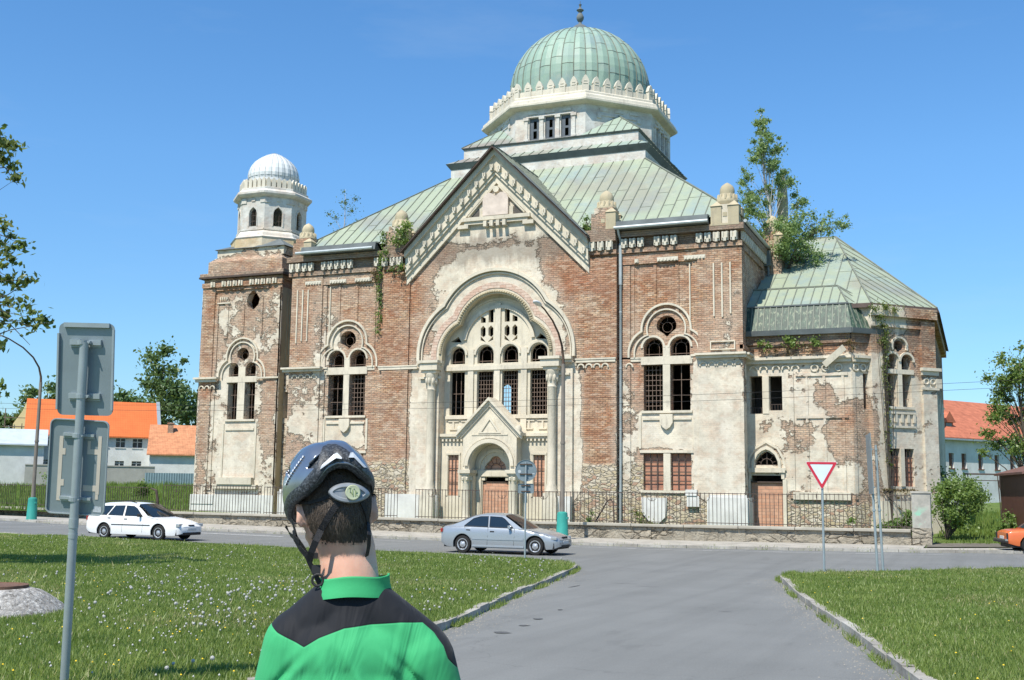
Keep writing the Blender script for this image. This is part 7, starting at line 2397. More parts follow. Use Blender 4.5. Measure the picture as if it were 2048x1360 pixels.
house("house", "low house with weathered orange tiles between the new roof and the tower", *vp(306, 101), rad(38), 14, 8, 1.8, 5.15, 7.75, M['whitewall'], M['old_tile'], [(4.6, 5.1, 3.0, 4.2)], chim=((1.6, 3.0, .5, 5.5, 7.9),))
house("outbuilding", "low white outbuilding with a pale sheet roof at the left frame edge", *vp(-230, 92), A45, 12.3, 7, 1.8, 5.6, 6.9, M['whitewall'], M['leadlite'], [], cat="outbuilding")
# yellow gabled house with scaffolding
yx, yy = vp(30, 124)
Y_ = wthing("house", "narrow yellow gabled house with scaffolding left of the orange-roofed house", "house", (yx, yy, 2))
b = MB(frame(yx, yy, rad(30)))
b.panel([[(0, 2), (5.4, 2), (5.4, 8.6), (4.2, 9.2), (3.5, 10.2), (2.0, 11.6), (1.4, 11.6), (.9, 10.2), (0, 8.8)]] + [rect(.9, 1.6, 5.4, 7.2), rect(2.6, 3.3, 5.4, 7.2)], 0, .3)
b.box(0, 5.4, .3, 9, 2, 8.4); b.build("wall", M['yellow'], Y_)
b = MB(frame(yx, yy, rad(30))); b.add([(-.2, .3, 8.3), (-.2, 9, 8.3), (1.7, 9, 11.2), (1.7, .3, 11.2), (5.6, .3, 8.3), (5.6, 9, 8.3)], [(0, 1, 2, 3), (3, 2, 5, 4)]); b.build("roof", M['old_tile'], Y_)
b = MB(frame(yx, yy, rad(30)))
for x in (-.6, 1.2, 3.0):
  b.tube([(x, -.9, 2), (x, -.9, 10.4 if x < 1 else 8.8)], .05, 5)
for z in (4.5, 6.5, 8.4): b.box(-.8, 3.2, -1.1, -.5, z, z + .08); b.tube([(-.8, -.9, z + 1), (3.2, -.9, z + 1)], .04, 5)
b.build("scaffold", M['ironlite'], Y_)
gw = wthing("grey_wall", "plain grey rendered wall standing in front of the orange-roofed house", "wall", (*vp(60, 95), 2))
b = MB(frame(*vp(60, 95), rad(42))); b.box(0, 10.4, 0, .3, 1.6, 3.80); b.box(0, 10.4, -.05, .35, 3.80, 3.9); b.build("wall", M['greywall'], gw)
bf = wthing("sheet_fence", "blue-grey profiled sheet fence between the grey wall and the tower", "fence", (*vp(299, 94), 2))
b = MB(frame(*vp(299, 94), rad(36)))
for i in range(34): b.add([(i * .2, 0, 1.6), (i * .2 + .1, -.04, 1.6), (i * .2 + .2, 0, 1.6), (i * .2, 0, 3.28), (i * .2 + .1, -.04, 3.28), (i * .2 + .2, 0, 3.28)], [(0, 1, 4, 3), (1, 2, 5, 4)])
b.build("sheet", M['bluesheet'], bf)
# right-hand white house
sx0, sy0 = vp(1860, 78)
Wn = [(t, t + .55, 4.15, 5.2) for t in (2.05, 3.5, 5.45, 7.4, 9.3)]
Hr, Fr, rr_ = house("house", "long white house with red tiled roof, dormer and brick chimneys at the right", sx0, sy0, rad(56), 20, 9, 1.5, 6.4, 9.4, M['whitewall'], M['red_tile'], Wn, winm='winbrown', chim=((5.0, 5.2, .75, 7.0, 10.2), (2.4, .9, .45, 6.6, 8.3)))
b = MB(Fr)
b.box(3.0, 4.1, 1.0, 3.0, 6.7, 7.5)
b.add([(2.85, .85, 7.45), (4.25, .85, 7.45), (3.55, .85, 8.25), (2.85, 4, 7.45), (4.25, 4, 7.45), (3.55, 4, 8.25)], [(0, 1, 2), (0, 2, 5, 3), (2, 1, 4, 5)])
dm_ = b.build("dormer", M['red_tile'], rr_)
b = MB(Fr); b.box(3.2, 3.9, .96, .99, 6.75, 7.4); b.build("dormer_window", M['winglass'], Hr)
b = MB(Fr); b.box(-.2, 20, -.42, -.30, 6.1, 6.22); b.build("gutter", M['zinc'], Hr)
bb = wthing("house", "grey roof ridge of a farther house above the red roof", "house", (*vp(1890, 110), 2))
b = MB(frame(*vp(1865, 112), rad(40))); b.box(0, 8, 0, 6, 1, 10.2)
b.build("wall", M['greywall'], bb)
b = MB(frame(*vp(1865, 112), rad(40))); b.add([(-.3, -.3, 10.2), (8.3, -.3, 10.2), (6, 3, 11.3), (1.5, 3, 11.3), (-.3, 6.3, 10.2), (8.3, 6.3, 10.2)], [(0, 1, 2, 3), (1, 5, 2), (0, 3, 4), (3, 2, 5, 4)]); b.build("roof", M['lead'], bb)
# brown garage kiosk
M['brown'] = simple('brown_sheet', (.13, .055, .04), .55, var=.15, scale=3)
M['brownroof'] = simple('brown_roof', (.17, .09, .07), .7, var=.15)
kx, ky = 1.75, 52.6
K = wthing("garage", "brown metal garage with a shallow pitched roof at the right edge, behind the orange car", "garage", (kx, ky, .5))
b = MB(frame(kx, ky, rad(10)))
b.panel([[(0, .4), (3.0, .4), (3.0, 3.2), (1.5, 3.62), (0, 3.2)]], 0, .05)
b.box(0, .05, .051, 5.5, .4, 3.2); b.box(2.95, 3.0, .051, 5.5, .4, 3.2)
for i in range(7): b.box(.12 + i * .42, .16 + i * .42, -.02, -.001, .45, 3.0)
b.build("wall", M['brown'], K)
b = MB(frame(kx, ky, rad(10)))
for s in (0, 1):
  P = [(-.22 if s == 0 else 3.22, -.3, 3.16), (1.5, -.3, 3.66), (1.5, 5.7, 3.66), (-.22 if s == 0 else 3.22, 5.7, 3.16)]
  b.add(P + [(p[0], p[1], p[2] + .10) for p in P], [(0, 1, 2, 3), (7, 6, 5, 4), (0, 4, 5, 1), (1, 5, 6, 2), (2, 6, 7, 3), (3, 7, 4, 0)])
b.build("roof", M['brownroof'], K)
b = MB(frame(kx, ky, rad(10))); b.box(.62, .68, -.03, -.002, .45, 3.1); b.box(.8, 2.8, -.03, -.002, .45, 2.7); b.build("door", M['leadlite'], K)
# pergola of thin bars
pg = wthing("clothes_frame", "thin metal bar frame in front of the white house at the right", "frame", (0, 69, 1.2))
b = MB()
for z, y in ((3.5, 70), (3.48, 71.6), (3.12, 70)): b.tube([(-1.0, y, z), (1.9, y, z - .04)], .025, 5)
for x in (-.75, .95): b.tube([(x, 70, 1.0), (x - .12, 70, 3.5)], .03, 5); b.tube([(x + .1, 71.6, 1.0), (x, 71.6, 3.5)], .03, 5)
b.tube([(1.2, 60, .8), (.75, 60, 3.0)], .05, 6); b.tube([(1.35, 60.5, .8), (1.2, 60.5, 3.0)], .04, 6)
b.build("bars", M['iron'], pg)
# stepping slabs
b = MB(); rnd = random.Random(5)
for i in range(7):
  y = 50.0 + i * .95; x = 1.45 + i * .10
  zt_ = hverge(x, y) + .10
  b.box(x - .55 + rnd.uniform(-.05, .05), x + .5, y, y + .72, zt_ - .16, zt_)
o = b.build("path", M['kerb'], None); o['kind'] = 'structure'
# overhead wires
ow = wthing("overhead_wire", "pair of thin dark cables strung across the front of the synagogue", "cable", (-20, 47.6, 0))
for z0 in (6.0, 6.3):
  b = MB(); pts = []
  for i in range(25):
    x = -75 + i * 4.2; t = (i / 24.0)
    pts.append((x, 47.6 + (z0 - 6), z0 + 1.6 * (2 * t - 1) ** 2))
  b.tube(pts, .007, 4); b.build("cable", M['black'], ow)
# ------------------------------------------------------------------ trees and plants
M['leaf'] = leafmat('leaf_green', (.10, .19, .045), (.27, .38, .10), None, .5)
M['leaf_yel'] = leafmat('leaf_fresh', (.13, .21, .05), (.31, .42, .11), None, .5)
M['leaf_far'] = leafmat('leaf_far', (.085, .15, .055), (.18, .26, .09))
M['leaf_blue'] = leafmat('leaf_roof_tree', (.19, .30, .12), (.40, .52, .20), None, .55)
M['leaf_bronze'] = leafmat('leaf_bronze', (.11, .18, .045), (.33, .32, .11), None, .5)
M['leaf_dry'] = leafmat('leaf_withered', (.16, .10, .05), (.26, .19, .10))
M['bark'] = simple('bark', (.085, .07, .055), .95, var=.3, scale=5, bump=.5)
M['bark_pale'] = simple('birch_bark', (.42, .40, .37), .8, var=.25, scale=5)
def leafcloud(name, mat, parent, clumps, n, size, seed, aspect=.6, droop=0.0, fill=.5, quad=True):
  """leaves spread over clump spheres (cx,cy,cz,r); mesh in world coordinates"""
  rs = np.random.RandomState(seed)
  C = np.array(clumps, float)
  wgt = C[:, 3] ** 2; wgt /= wgt.sum()
  ci = rs.choice(len(C), n, p=wgt)
  d = rs.normal(size=(n, 3)); d /= np.linalg.norm(d, axis=1)[:, None]
  r = C[ci, 3] * np.minimum(np.abs(rs.normal(0, .72, n)), 1.7)
  P = C[ci, :3] + d * r[:, None] * np.array([1, 1, .85])
  a = rs.normal(size=(n, 3)); a[:, 2] -= droop; a /= np.linalg.norm(a, axis=1)[:, None]
  b = np.cross(a, rs.normal(size=(n, 3)) + d * .8); b /= np.linalg.norm(b, axis=1)[:, None]
  s = size * rs.uniform(.55, 1.25, n)[:, None]
  k = aspect
  V = np.stack([P - a * s * .5, P + b * s * k * .5 - a * s * .05, P + a * s * .5, P - b * s * k * .5 - a * s * .05], 1).reshape(-1, 3)
  F4 = np.arange(n * 4).reshape(n, 4)
  base = rs.rand(len(C))[ci]
  tint = np.clip(.25 + .45 * base + .5 * (rs.rand(n) - .5), 0, .92)
  me = meshfrom(name, V, F4, tint, mat)
  o = bpy.data.objects.new(name, me); link(o, parent)
  if parent is not None and parent.name in PINV: o.matrix_parent_inverse = PINV[parent.name]
  return o
def tree(label, base, top, trunk_r, clumps, n, size, seed, mat='leaf', name='tree', cat='tree', bark='bark', group=None, lean=(0, 0), aspect=.6, twigs=2, fill=.5, droop=0.0):
  T = wthing(name, label, cat, base, group)
  rnd = random.Random(seed)
  b = MB()
  B = Vector(base); Tp = Vector(top)
  H = (Tp - B).length
  ax = [B + (Tp - B) * t + Vector((rnd.uniform(-.02, .02) * H, rnd.uniform(-.02, .02) * H, 0)) * (1 if 0 < t < 1 else 0) for t in (0, .15, .35, .55, .8, 1)]
  ax[0] = B - Vector((0, 0, .15))
  b.tube(ax, [trunk_r * 1.25, trunk_r, trunk_r * .85, trunk_r * .6, trunk_r * .3, trunk_r * .1], 9)
  for (cx, cy, cz, r) in clumps:
    c = Vector((cx, cy, cz))
    t = max(.18, min(.9, ((c.z - B.z) / max(Tp.z - B.z, .1)) - .22))
    i = t * 5; k = min(int(i), 4); s = ax[k].lerp(ax[k + 1], i - k)
    mid = s.lerp(c, .5) + Vector((0, 0, .10 * (c - s).length))
    rr = max(.012, trunk_r * .38 * (1 - t))
    b.tube([s, mid, c], [rr, rr * .6, rr * .25], 6, False)
    for q in range(twigs):
      e = c + Vector((rnd.uniform(-1, 1), rnd.uniform(-1, 1), rnd.uniform(-.6, .9))) * r * .85
      b.tube([mid.lerp(c, .6), e], [rr * .3, rr * .1], 4, False)
  b.build("trunk", M[bark], T, smooth=True)
  leafcloud("crown", M[mat], T, clumps, n, size, seed, aspect, droop, fill)
  return T
def blob(c, R, n, rmin, rmax, seed, shape=None):
  """clump centres filling an ellipsoid c with radii R"""
  rnd = random.Random(seed); out = []
  while len(out) < n:
    p = Vector((rnd.uniform(-1, 1), rnd.uniform(-1, 1), rnd.uniform(-1, 1)))
    if p.length > 1 or p.length < .25: continue
    if shape and not shape(p): continue
    out.append((c[0] + p.x * R[0], c[1] + p.y * R[1], c[2] + p.z * R[2], rnd.uniform(rmin, rmax)))
  return out
# tree growing on the roof corner
rt = []
rnd = random.Random(21)
for i in range(110):
  t = rnd.random() ** 1.15
  z = 14.8 + 8.3 * t
  wd = 2.2 * (1 - t) ** .75 + .22
  if t < .12: wd *= .7
  a = rnd.uniform(0, 2 * PI); q = rnd.uniform(.15, 1) * wd
  rt.append((-9.75 - .75 * t + q * math.cos(a), 60.6 + q * math.sin(a), z, rnd.uniform(.22, .50) * (1.1 - .55 * t)))
rt += [(-11.5, 60.6, 19.9, .22), (-11.55, 60.6, 19.2, .3), (-11.2, 60.6, 18.4, .4), (-10.5, 60.6, 23.2, .2), (-10.4, 60.6, 22.6, .3), (-9.6, 60.6, 20.9, .4)]
tree("tall slender green tree growing out of the masonry beside the right roof corner", (-9.85, 60.5, 14.3), (-10.5, 60.6, 23.3), .07, rt, 27000, .125, 3, 'leaf_blue', bark='bark_pale', aspect=.75, fill=.6)
sb2 = blob((-8.35, 60.4, 15.7), (1.5, 1.0, 1.5), 20, .35, .6, 4) + blob((-7.3, 60.6, 16.5), (1.3, .8, .9), 14, .2, .4, 5)
tree("spreading bush hanging over the pale green wing roof", (-9.2, 60.5, 14.2), (-8.0, 60.4, 16.6), .07, sb2, 4600, .13, 6, 'leaf_blue', name='bush', cat='bush', aspect=.7)
# thin birch on the far left roof
bl = [(-40.6 + 1.2, 66, 19.9, .5), (-40.9, 66, 20.9, .45), (-41.5, 66, 21.2, .35), (-40.2, 66, 21.9, .5), (-39.6, 66, 21.3, .5), (-39.4, 66, 22.1, .35), (-40.3, 66, 22.7, .3), (-40.7, 66, 20.0, .35), (-39.1, 66, 20.5, .35), (-41.3, 66, 20.5, .25)]
tree("sparse young birch with a white stem rising behind the left roof slope", (-40.2, 66, 17.5), (-40.2, 66, 22.9), .055, bl, 750, .14, 9, 'leaf_far', bark='bark_pale', aspect=.5, fill=.8)
# ivy and shrubs in the masonry
def shrub(label, clumps, n, size, seed, mat='leaf', base=None, cat='bush', name='shrub', aspect=.75):
  base = base or (clumps[0][0], clumps[0][1], clumps[0][2] - clumps[0][3])
  T = wthing(name, label, cat, base)
  b = MB()
  for (x, y, z, r) in clumps: b.tube([base, Vector(base).lerp(Vector((x, y, z)), .6) + Vector((0, 0, .05)), (x, y, z)], [.025, .015, .006], 4, False)
  b.build("stem", M['bark'], T); leafcloud("leaves", M[mat], T, clumps, n, size, seed, aspect)
  return T
shrub("fresh green shrub sprouting beside the left central pinnacle", [(-28.3, 52.3, 15.9, .42), (-28.0, 52.35, 16.2, .38), (-28.6, 52.3, 15.4, .38), (-28.1, 52.4, 15.4, .3), (-29.5, 52.5, 15.9, .22), (-29.5, 52.5, 15.5, .2)], 1300, .12, 31, 'leaf_yel')
shrub("small green tuft hanging from the cornice below the left pinnacle", [(-28.3, 52.4, 14.0, .28), (-29.3, 52.5, 14.9, .3), (-29.35, 52.55, 14.5, .22), (-28.9, 52.5, 13.9, .16)], 520, .11, 32)
vc = [(-29.72 + random.uniform(-.12, .12), 52.72, z, .20) for z in np.arange(10.6, 14.9, .25)]
shrub("narrow ivy strand trailing down the brick left of the gable", vc, 900, .10, 33, base=(-29.7, 52.75, 15.0), cat='ivy', name='ivy')
shrub("dry withered plant clinging above the ivy strand", [(-30.2, 52.85, 13.9, .35), (-30.0, 52.85, 13.5, .3)], 300, .09, 34, 'leaf_dry', cat='plant', name='withered_plant')
shrub("green tuft left of the pinnacle nearest the downpipe", [(-17.95, 52.7, 15.9, .2), (-18.0, 52.7, 15.5, .25), (-17.8, 52.7, 15.25, .22)], 320, .10, 35)
shrub("row of leafy weeds in the brickwork under the mansard gutter", [(-9.6, 54.1, 9.35, .2), (-9.2, 54.1, 9.2, .22), (-8.3, 54.1, 9.5, .28), (-8.0, 54.1, 9.3, .26), (-7.1, 54.1, 9.4, .26), (-6.9, 54.1, 9.25, .2)], 800, .12, 36, 'leaf_yel')
shrub("withered brown weeds hanging under the mansard gutter", [(-8.9, 54.15, 9.0, .22), (-8.3, 54.15, 8.95, .25), (-7.4, 54.15, 9.05, .2), (-5.5, 54.15, 9.3, .28), (-5.3, 54.2, 9.0, .2)], 420, .09, 37, 'leaf_dry', cat='plant', name='withered_plant')
vc = [(-3.95 + random.uniform(-.08, .08), 55.25 + random.uniform(-.05, .05), z, .13 + .10 * max(0, (z - 7) / 3)) for z in np.arange(3.6, 9.8, .22)] + [(-4.35, 54.7, 10.9, .3), (-3.9, 55.1, 11.0, .35), (-3.5, 55.4, 10.9, .3), (-4.1, 54.95, 10.5, .3), (-4.0, 55.1, 10.1, .3), (-4.05, 55.1, 9.4, .3)]
shrub("long vine climbing the corner between annex and apse up to the eaves", vc, 2300, .10, 38, 'leaf_bronze', base=(-3.9, 55.3, .5), cat='vine', name='vine')
vc = [(x, 55.1 + (x + 4.4) * .0 + (x + 4.4), 2.45, .13) for x in np.arange(-4.2, -2.9, .14)] + [(-3.6, 55.55, 2.1, .12), (-3.55, 55.6, 1.6, .1)]
shrub("rusty brown creeper remains on the apse window sill", [(a, b_ - .35, c, r) for a, b_, c, r in vc], 500, .08, 39, 'leaf_dry', cat='plant', name='withered_plant')
shrub("low green weeds behind the railing next to the gatepost", [(-3.5, 50.6, .95, .35), (-3.0, 50.6, 1.1, .35), (-4.0, 50.6, .85, .3), (-2.9, 50.4, 1.4, .25), (-5.3, 51.3, 1.1, .2)], 1100, .13, 40)
shrub("small olive weed at the foot of the broken plinth right of the downpipe", [(-15.3, 52.6, 1.2, .25), (-15.1, 52.6, .8, .3), (-14.6, 52.6, .7, .25)], 420, .10, 41, 'leaf_bronze')
shrub("little weed at the wall foot left of the downpipe", [(-17.6, 52.3, .85, .2), (-17.5, 52.3, 1.15, .14)], 200, .09, 42)
# churchyard bushes
shrub("small bright green shrub in the meadow behind the white station wagon", blob((-51.5, 60, 1.7), (.55, .5, .85), 12, .25, .4, 50), 1500, .15, 43, 'leaf_yel', base=(-51.5, 60, .95))
shrub("dark bush against the white outbuilding right of the left lamp", blob((-62.5, 64, 2.9), (1.1, .9, .9), 14, .35, .55, 51), 1500, .18, 44, base=(-62.5, 64, 1.2))
# background trees on the left
def far_tree(label, px, d, z0, z1, R, seed, n=2600, size=.55, mat='leaf_far', k=22):
  x, y = vp(px, d); zc = (z0 + z1) / 2 + (z1 - z0) * .10
  cl = blob((x, y, zc), (R, R, (z1 - z0) * .40), k, R * .22, R * .42, seed)
  return tree(label, (x, y, 1.5), (x, y, z1 - .8), .3 if R > 2 else .2, cl, n, size, seed, mat)
x, y = vp(325, 118)
cl = [(x - 1.6, y, 15.6, 1.2), (x + .1, y, 16.4, 1.1), (x - .8, y, 14.2, 1.4), (x + 1.3, y, 14.2, 1.0), (x + 2.6, y, 15.2, .6), (x - .4, y, 12.6, 1.8), (x + 1.6, y, 12.2, 1.5), (x - 2.0, y, 12.8, 1.0), (x + .2, y, 10.6, 2.0), (x + 2.4, y, 10.4, 1.3), (x - 1.4, y, 10.2, 1.2), (x, y, 8.5, 2.0)]
tree("tallest tree with open crown behind the orange roof, left of the tower", (x, y, 2), (x, y, 15.2), .28, cl, 5200, .46, 61, 'leaf_far')
far_tree("rounded tree behind the low weathered-tile house beside the tower", 395, 122, 6, 13.2, 3.2, 62)
far_tree("pale round tree showing just right of the sign above the orange roof", 232, 128, 7, 13.6, 3.0, 63)
far_tree("broad tree showing above the orange roof left of the sign", 95, 130, 7, 14.2, 3.0, 64)
far_tree("low tree crown right of the sign behind the house ridge", 268, 132, 7, 12.8, 3.0, 66)
far_tree("small dark tree left of the yellow house", 12, 126, 5, 10.6, 2.0, 65)
# right-hand side
x, y = 2.2, 62.0
rnd = random.Random(70)
cl = []
for i in range(95):
  t = rnd.random(); a = rnd.uniform(0, 2 * PI); wd = 2.1 * (1 - .55 * t) * math.sqrt(rnd.random())
  cl.append((x - .1 + wd * math.cos(a), y + wd * math.sin(a), 4.1 + 5.0 * t, rnd.uniform(.3, .55)))
cl += [(x - 1.0, y, 9.3, .4), (x - .1, y, 9.7, .35), (x - 1.75, y, 8.2, .4), (x + .9, y, 9.2, .4), (x - 2.0, y, 5.4, .4)]
tree("leafy green ash tree behind the brown garage at the right", (x + .1, y, .9), (x - .2, y, 9.0), .15, cl, 11500, .17, 71, 'leaf_yel', fill=.45)
shrub("rounded bright green bush on the bank beside the grey gatepost", blob((-1.0, 53.3, 1.95), (1.35, 1.1, .95), 34, .28, .5, 72), 9500, .12, 73, 'leaf_yel', base=(-1.5, 53.2, .3))
shrub("feathery wild bush rising behind the gatepost against the white house", [(-2.6 + .25 * i * .5 + random.uniform(-.3, .3), 60 + random.uniform(-1, 1), 2.0 + random.random() * 2.6 * (1 - i / 26), .32) for i in range(22)], 2400, .14, 74, 'leaf_far', base=(-2.0, 60, .8))
shrub("dark low hedge at the foot of the brown garage", blob((1.0, 54.6, .95), (.6, .9, .5), 14, .2, .35, 75), 1500, .12, 76, 'leaf', base=(1.0, 54.6, .3))
# overhanging tree at the left: trunk outside the frame, branches reaching in
tx, ty = vp(-215, 25.5)
rnd = random.Random(80)
cl = []
for px, py in ((0, 265), (8, 285), (22, 288), (38, 292), (12, 318), (28, 335), (38, 358), (5, 305), (4, 440), (14, 455), (28, 472), (4, 485), (18, 500), (35, 495), (52, 490), (10, 530), (30, 520), (8, 560), (25, 560), (45, 565), (62, 560), (5, 590), (20, 605), (45, 600), (62, 612), (70, 625), (85, 640), (98, 640), (15, 630), (60, 645), (75, 655), (2, 650), (3, 690), (4, 770), (2, 790)):
  d = 25.5 + rnd.uniform(-.5, .5); p = P_at(px - 6, py, d); cl.append((p.x, p.y, p.z, rnd.uniform(.16, .24)))
inner = []
for i in range(60):
  a = rnd.uniform(0, 2 * PI); q = math.sqrt(rnd.random()) * 1.75; z = rnd.uniform(4.6, 10.6)
  inner.append((tx + q * math.cos(a) - .2, ty + q * math.sin(a), z, rnd.uniform(.35, .6)))
tr_o = tree("chestnut-leaved tree reaching in from beyond the left frame edge", (tx, ty, HL(tx, ty)), (tx, ty, 10.2), .22, inner, 200, .2, 81, 'leaf_bronze', twigs=0)
for ch in list(tr_o.children):
  if ch.name.startswith('crown'): bpy.data.objects.remove(ch)
leafcloud("crown", M['leaf_bronze'], tr_o, cl, 1500, .17, 82, aspect=.5, droop=.3, fill=.7)
leafcloud("crown_inner", M['leaf'], tr_o, inner, 9000, .22, 83, aspect=.55)
b = MB()
for c0, mids in (((48, 655), ((-40, 640), (20, 648), (60, 690))), ((80, 640), ((-60, 690), (20, 660), (100, 645))), ((40, 370), ((-60, 340), (10, 335), (35, 370))), ((30, 345), ((-50, 380), (0, 330), (40, 350))), ((60, 600), ((-50, 600), (15, 590), (60, 560)))):
  pts = [P_at(px, py, 25.5) for px, py in ((-190, mids[0][1] + 30),) + mids]
  b.tube(pts, [.04, .022, .012, .005], 6, False)
for q in cl:
  m_ = min((x for x in inner), key=lambda x: (Vector(x[:3]) - Vector(q[:3])).length)
  a_, c_ = Vector(m_[:3]), Vector(q[:3]); b.tube([a_, a_.lerp(c_, .5) + Vector((0, 0, rnd.uniform(-.15, .2))), c_], [.016, .009, .004], 4, False)
b.build("branch", M['bark'], tr_o)
# dandelion seed heads
def puff(stemh, r, seed):
  rnd = random.Random(seed)
  b = MB(); b.mi = 0
  lx, ly = rnd.uniform(-.03, .03), rnd.uniform(-.03, .03)
  b.tube([(0, 0, -.02), (lx * .4, ly * .4, stemh * .6), (lx, ly, stemh)], .0025, 4, False)
  b.mi = 1
  c = Vector((lx, ly, stemh + r * .8))
  n = 44
  for i in range(n):
    z = 1 - 2 * (i + .5) / n; a = i * 2.39996
    d = Vector((math.sqrt(1 - z * z) * math.cos(a), math.sqrt(1 - z * z) * math.sin(a), z))
    s = d.orthogonal().normalized() * r * .34; t_ = d.cross(s).normalized() * r * .34
    p = c + d * r * rnd.uniform(.86, 1.02)
    b.add([p - s, p + t_, p + s, p - t_], [(0, 1, 2, 3)])
  return b
M['stem'] = simple('dandelion_stem', (.16, .20, .07), .7)
N = NT('dandelion_down')
M['down'] = N.done((.46, .45, .42), 1, 0, None, 0.0)
protos = []
for i, (h_, r) in enumerate(((.12, .017), (.17, .020), (.09, .016), (.15, .021))):
  b = puff(h_, r, i)
  o = _b0(b, "dandelion", [M['stem'], M['down']], None)
  protos.append(o)
rs = np.random.RandomState(12)
spots = []
clusters = [(500, 1190, 130, 32, 60), (360, 1180, 90, 30, 34), (440, 1240, 70, 25, 22), (300, 1150, 90, 14, 16), (90, 1150, 60, 18, 9), (560, 1170, 60, 22, 16), (430, 1110, 140, 14, 18), (150, 1075, 130, 10, 16), (620, 1150, 40, 20, 8),
      (1060, 1150, 50, 16, 26), (1000, 1175, 40, 16, 12), (900, 1195, 40, 18, 12), (860, 1215, 20, 10, 6), (950, 1120, 90, 7, 16), (1080, 1125, 40, 7, 10), (830, 1180, 40, 30, 6), (350, 1330, 60, 14, 4), (190, 1210, 60, 30, 8), (580, 1270, 40, 40, 5)]
def groundpix(px, py, hf):
  z = .3
  for _ in range(25):
    d = _F * 2250 + _R * (px - 1024) + _U * (680 - py)
    t = (z + .13 - 2.2) / d.z
    x, y = d.x * t, d.y * t
    z = .5 * z + .5 * hf(x, y)
  return x, y, hf(x, y)
for cx_, cy_, sx_, sy_, n in clusters:
  for _ in range(n):
    px, py = rs.normal(cx_, sx_ * .6), rs.normal(cy_, sy_ * .6)
    spots.append((*groundpix(px, max(py, 1072), HL), 0))
for cx_, cy_, sx_, sy_, n in ((1800, 1270, 35, 18, 9), (1950, 1345, 30, 12, 4), (1740, 1200, 90, 30, 5), (1690, 1150, 40, 5, 3)):
  for _ in range(n):
    px, py = rs.normal(cx_, sx_ * .6), rs.normal(cy_, sy_ * .6)
    spots.append((*groundpix(px, max(py, 1150), HR), 1))
cnt = 0
for i, (x, y, z, right) in enumerate(spots[:298]):
  ok = bool(inside(LAWN_R if right else LAWN_L, [x], [y])[0])
  if not ok or y < 5 or math.hypot(x - mc[0], y - mc[1]) < 1.0: continue
  src = protos[i % 4]
  o = src if cnt < 4 and i < 4 and cnt == i else src.copy()
  if o is not src: COL.objects.link(o)
  o.location = (x, y, z); o.rotation_euler = (0, 0, rs.uniform(0, 6.28)); s_ = rs.uniform(.8, 1.2); o.scale = (s_, s_, s_)
  if right: tag(o, "white dandelion seed head on a thin stem in the right lawn", "dandelion", "dandelion seed heads in the right lawn")
  else: tag(o, "white dandelion seed head on a thin stem in the left lawn", "dandelion", "dandelion seed heads in the left lawn")
  cnt += 1

# the many smaller, farther heads nobody would count
V, F_, tn = [], [], []
xy = []
while len(xy) < 520:
  px, py = rs.uniform(0, 1120), 1062 + 290 * rs.rand() ** 1.6
  w_ = math.exp(-((px - 430) / 330) ** 2 - ((py - 1190) / 90) ** 2) + .35 * math.exp(-((py - 1095) / 30) ** 2) + .12
  if rs.rand() > w_: continue
  x, y, z = groundpix(px, py, HL)
  if y > 5 and inside(LAWN_L, [x], [y])[0] and math.hypot(x - mc[0], y - mc[1]) > 1: xy.append((x, y, z))
for x, y, z in xy:
  h_ = rs.uniform(.06, .16); r = rs.uniform(.010, .017); b = len(V)
  V += [(x + r, y, z + h_), (x - r, y, z + h_), (x, y + r, z + h_), (x, y - r, z + h_), (x, y, z + h_ + r), (x, y, z + h_ - r)]
  F_ += [(b, b + 2, b + 4), (b + 2, b + 1, b + 4), (b + 1, b + 3, b + 4), (b + 3, b, b + 4), (b + 2, b, b + 5), (b + 1, b + 2, b + 5), (b + 3, b + 1, b + 5), (b, b + 3, b + 5)]
me = meshfrom("dandelions", np.array(V), np.array(F_), np.zeros(len(F_)), M['down'])
o = bpy.data.objects.new("dandelions", me); COL.objects.link(o); o['kind'] = 'stuff'; tag(o, 'countless small dandelion heads scattered through the left lawn', 'dandelions')
V, F_ = [], []
for hf, n_, LW_, xr in ((HL, 110, LAWN_L, (0, 1100)), (HR, 40, LAWN_R, (1600, 2040))):
  k = 0
  while k < n_:
    x, y, z = groundpix(rs.uniform(*xr), rs.uniform(1120, 1358), hf)
    k += 1
    if not inside(LW_, [x], [y])[0]: continue
    r = .013; b = len(V); h_ = rs.uniform(.05, .1)
    V += [(x + r, y, z + h_), (x, y + r, z + h_), (x - r, y, z + h_), (x, y - r, z + h_), (x, y, z + h_ + .012)]
    F_ += [(b, b + 1, b + 4), (b + 1, b + 2, b + 4), (b + 2, b + 3, b + 4), (b + 3, b, b + 4)]
M['yflower'] = simple('dandelion_yellow', (.75, .52, .03), .8)
me = meshfrom("yellow_flowers", np.array(V), np.array(F_), np.zeros(len(F_)), M['yflower'])
o = bpy.data.objects.new("yellow_flowers", me); COL.objects.link(o); o['kind'] = 'stuff'; tag(o, 'tiny yellow dandelion flowers dotted through both lawns', 'flowers')
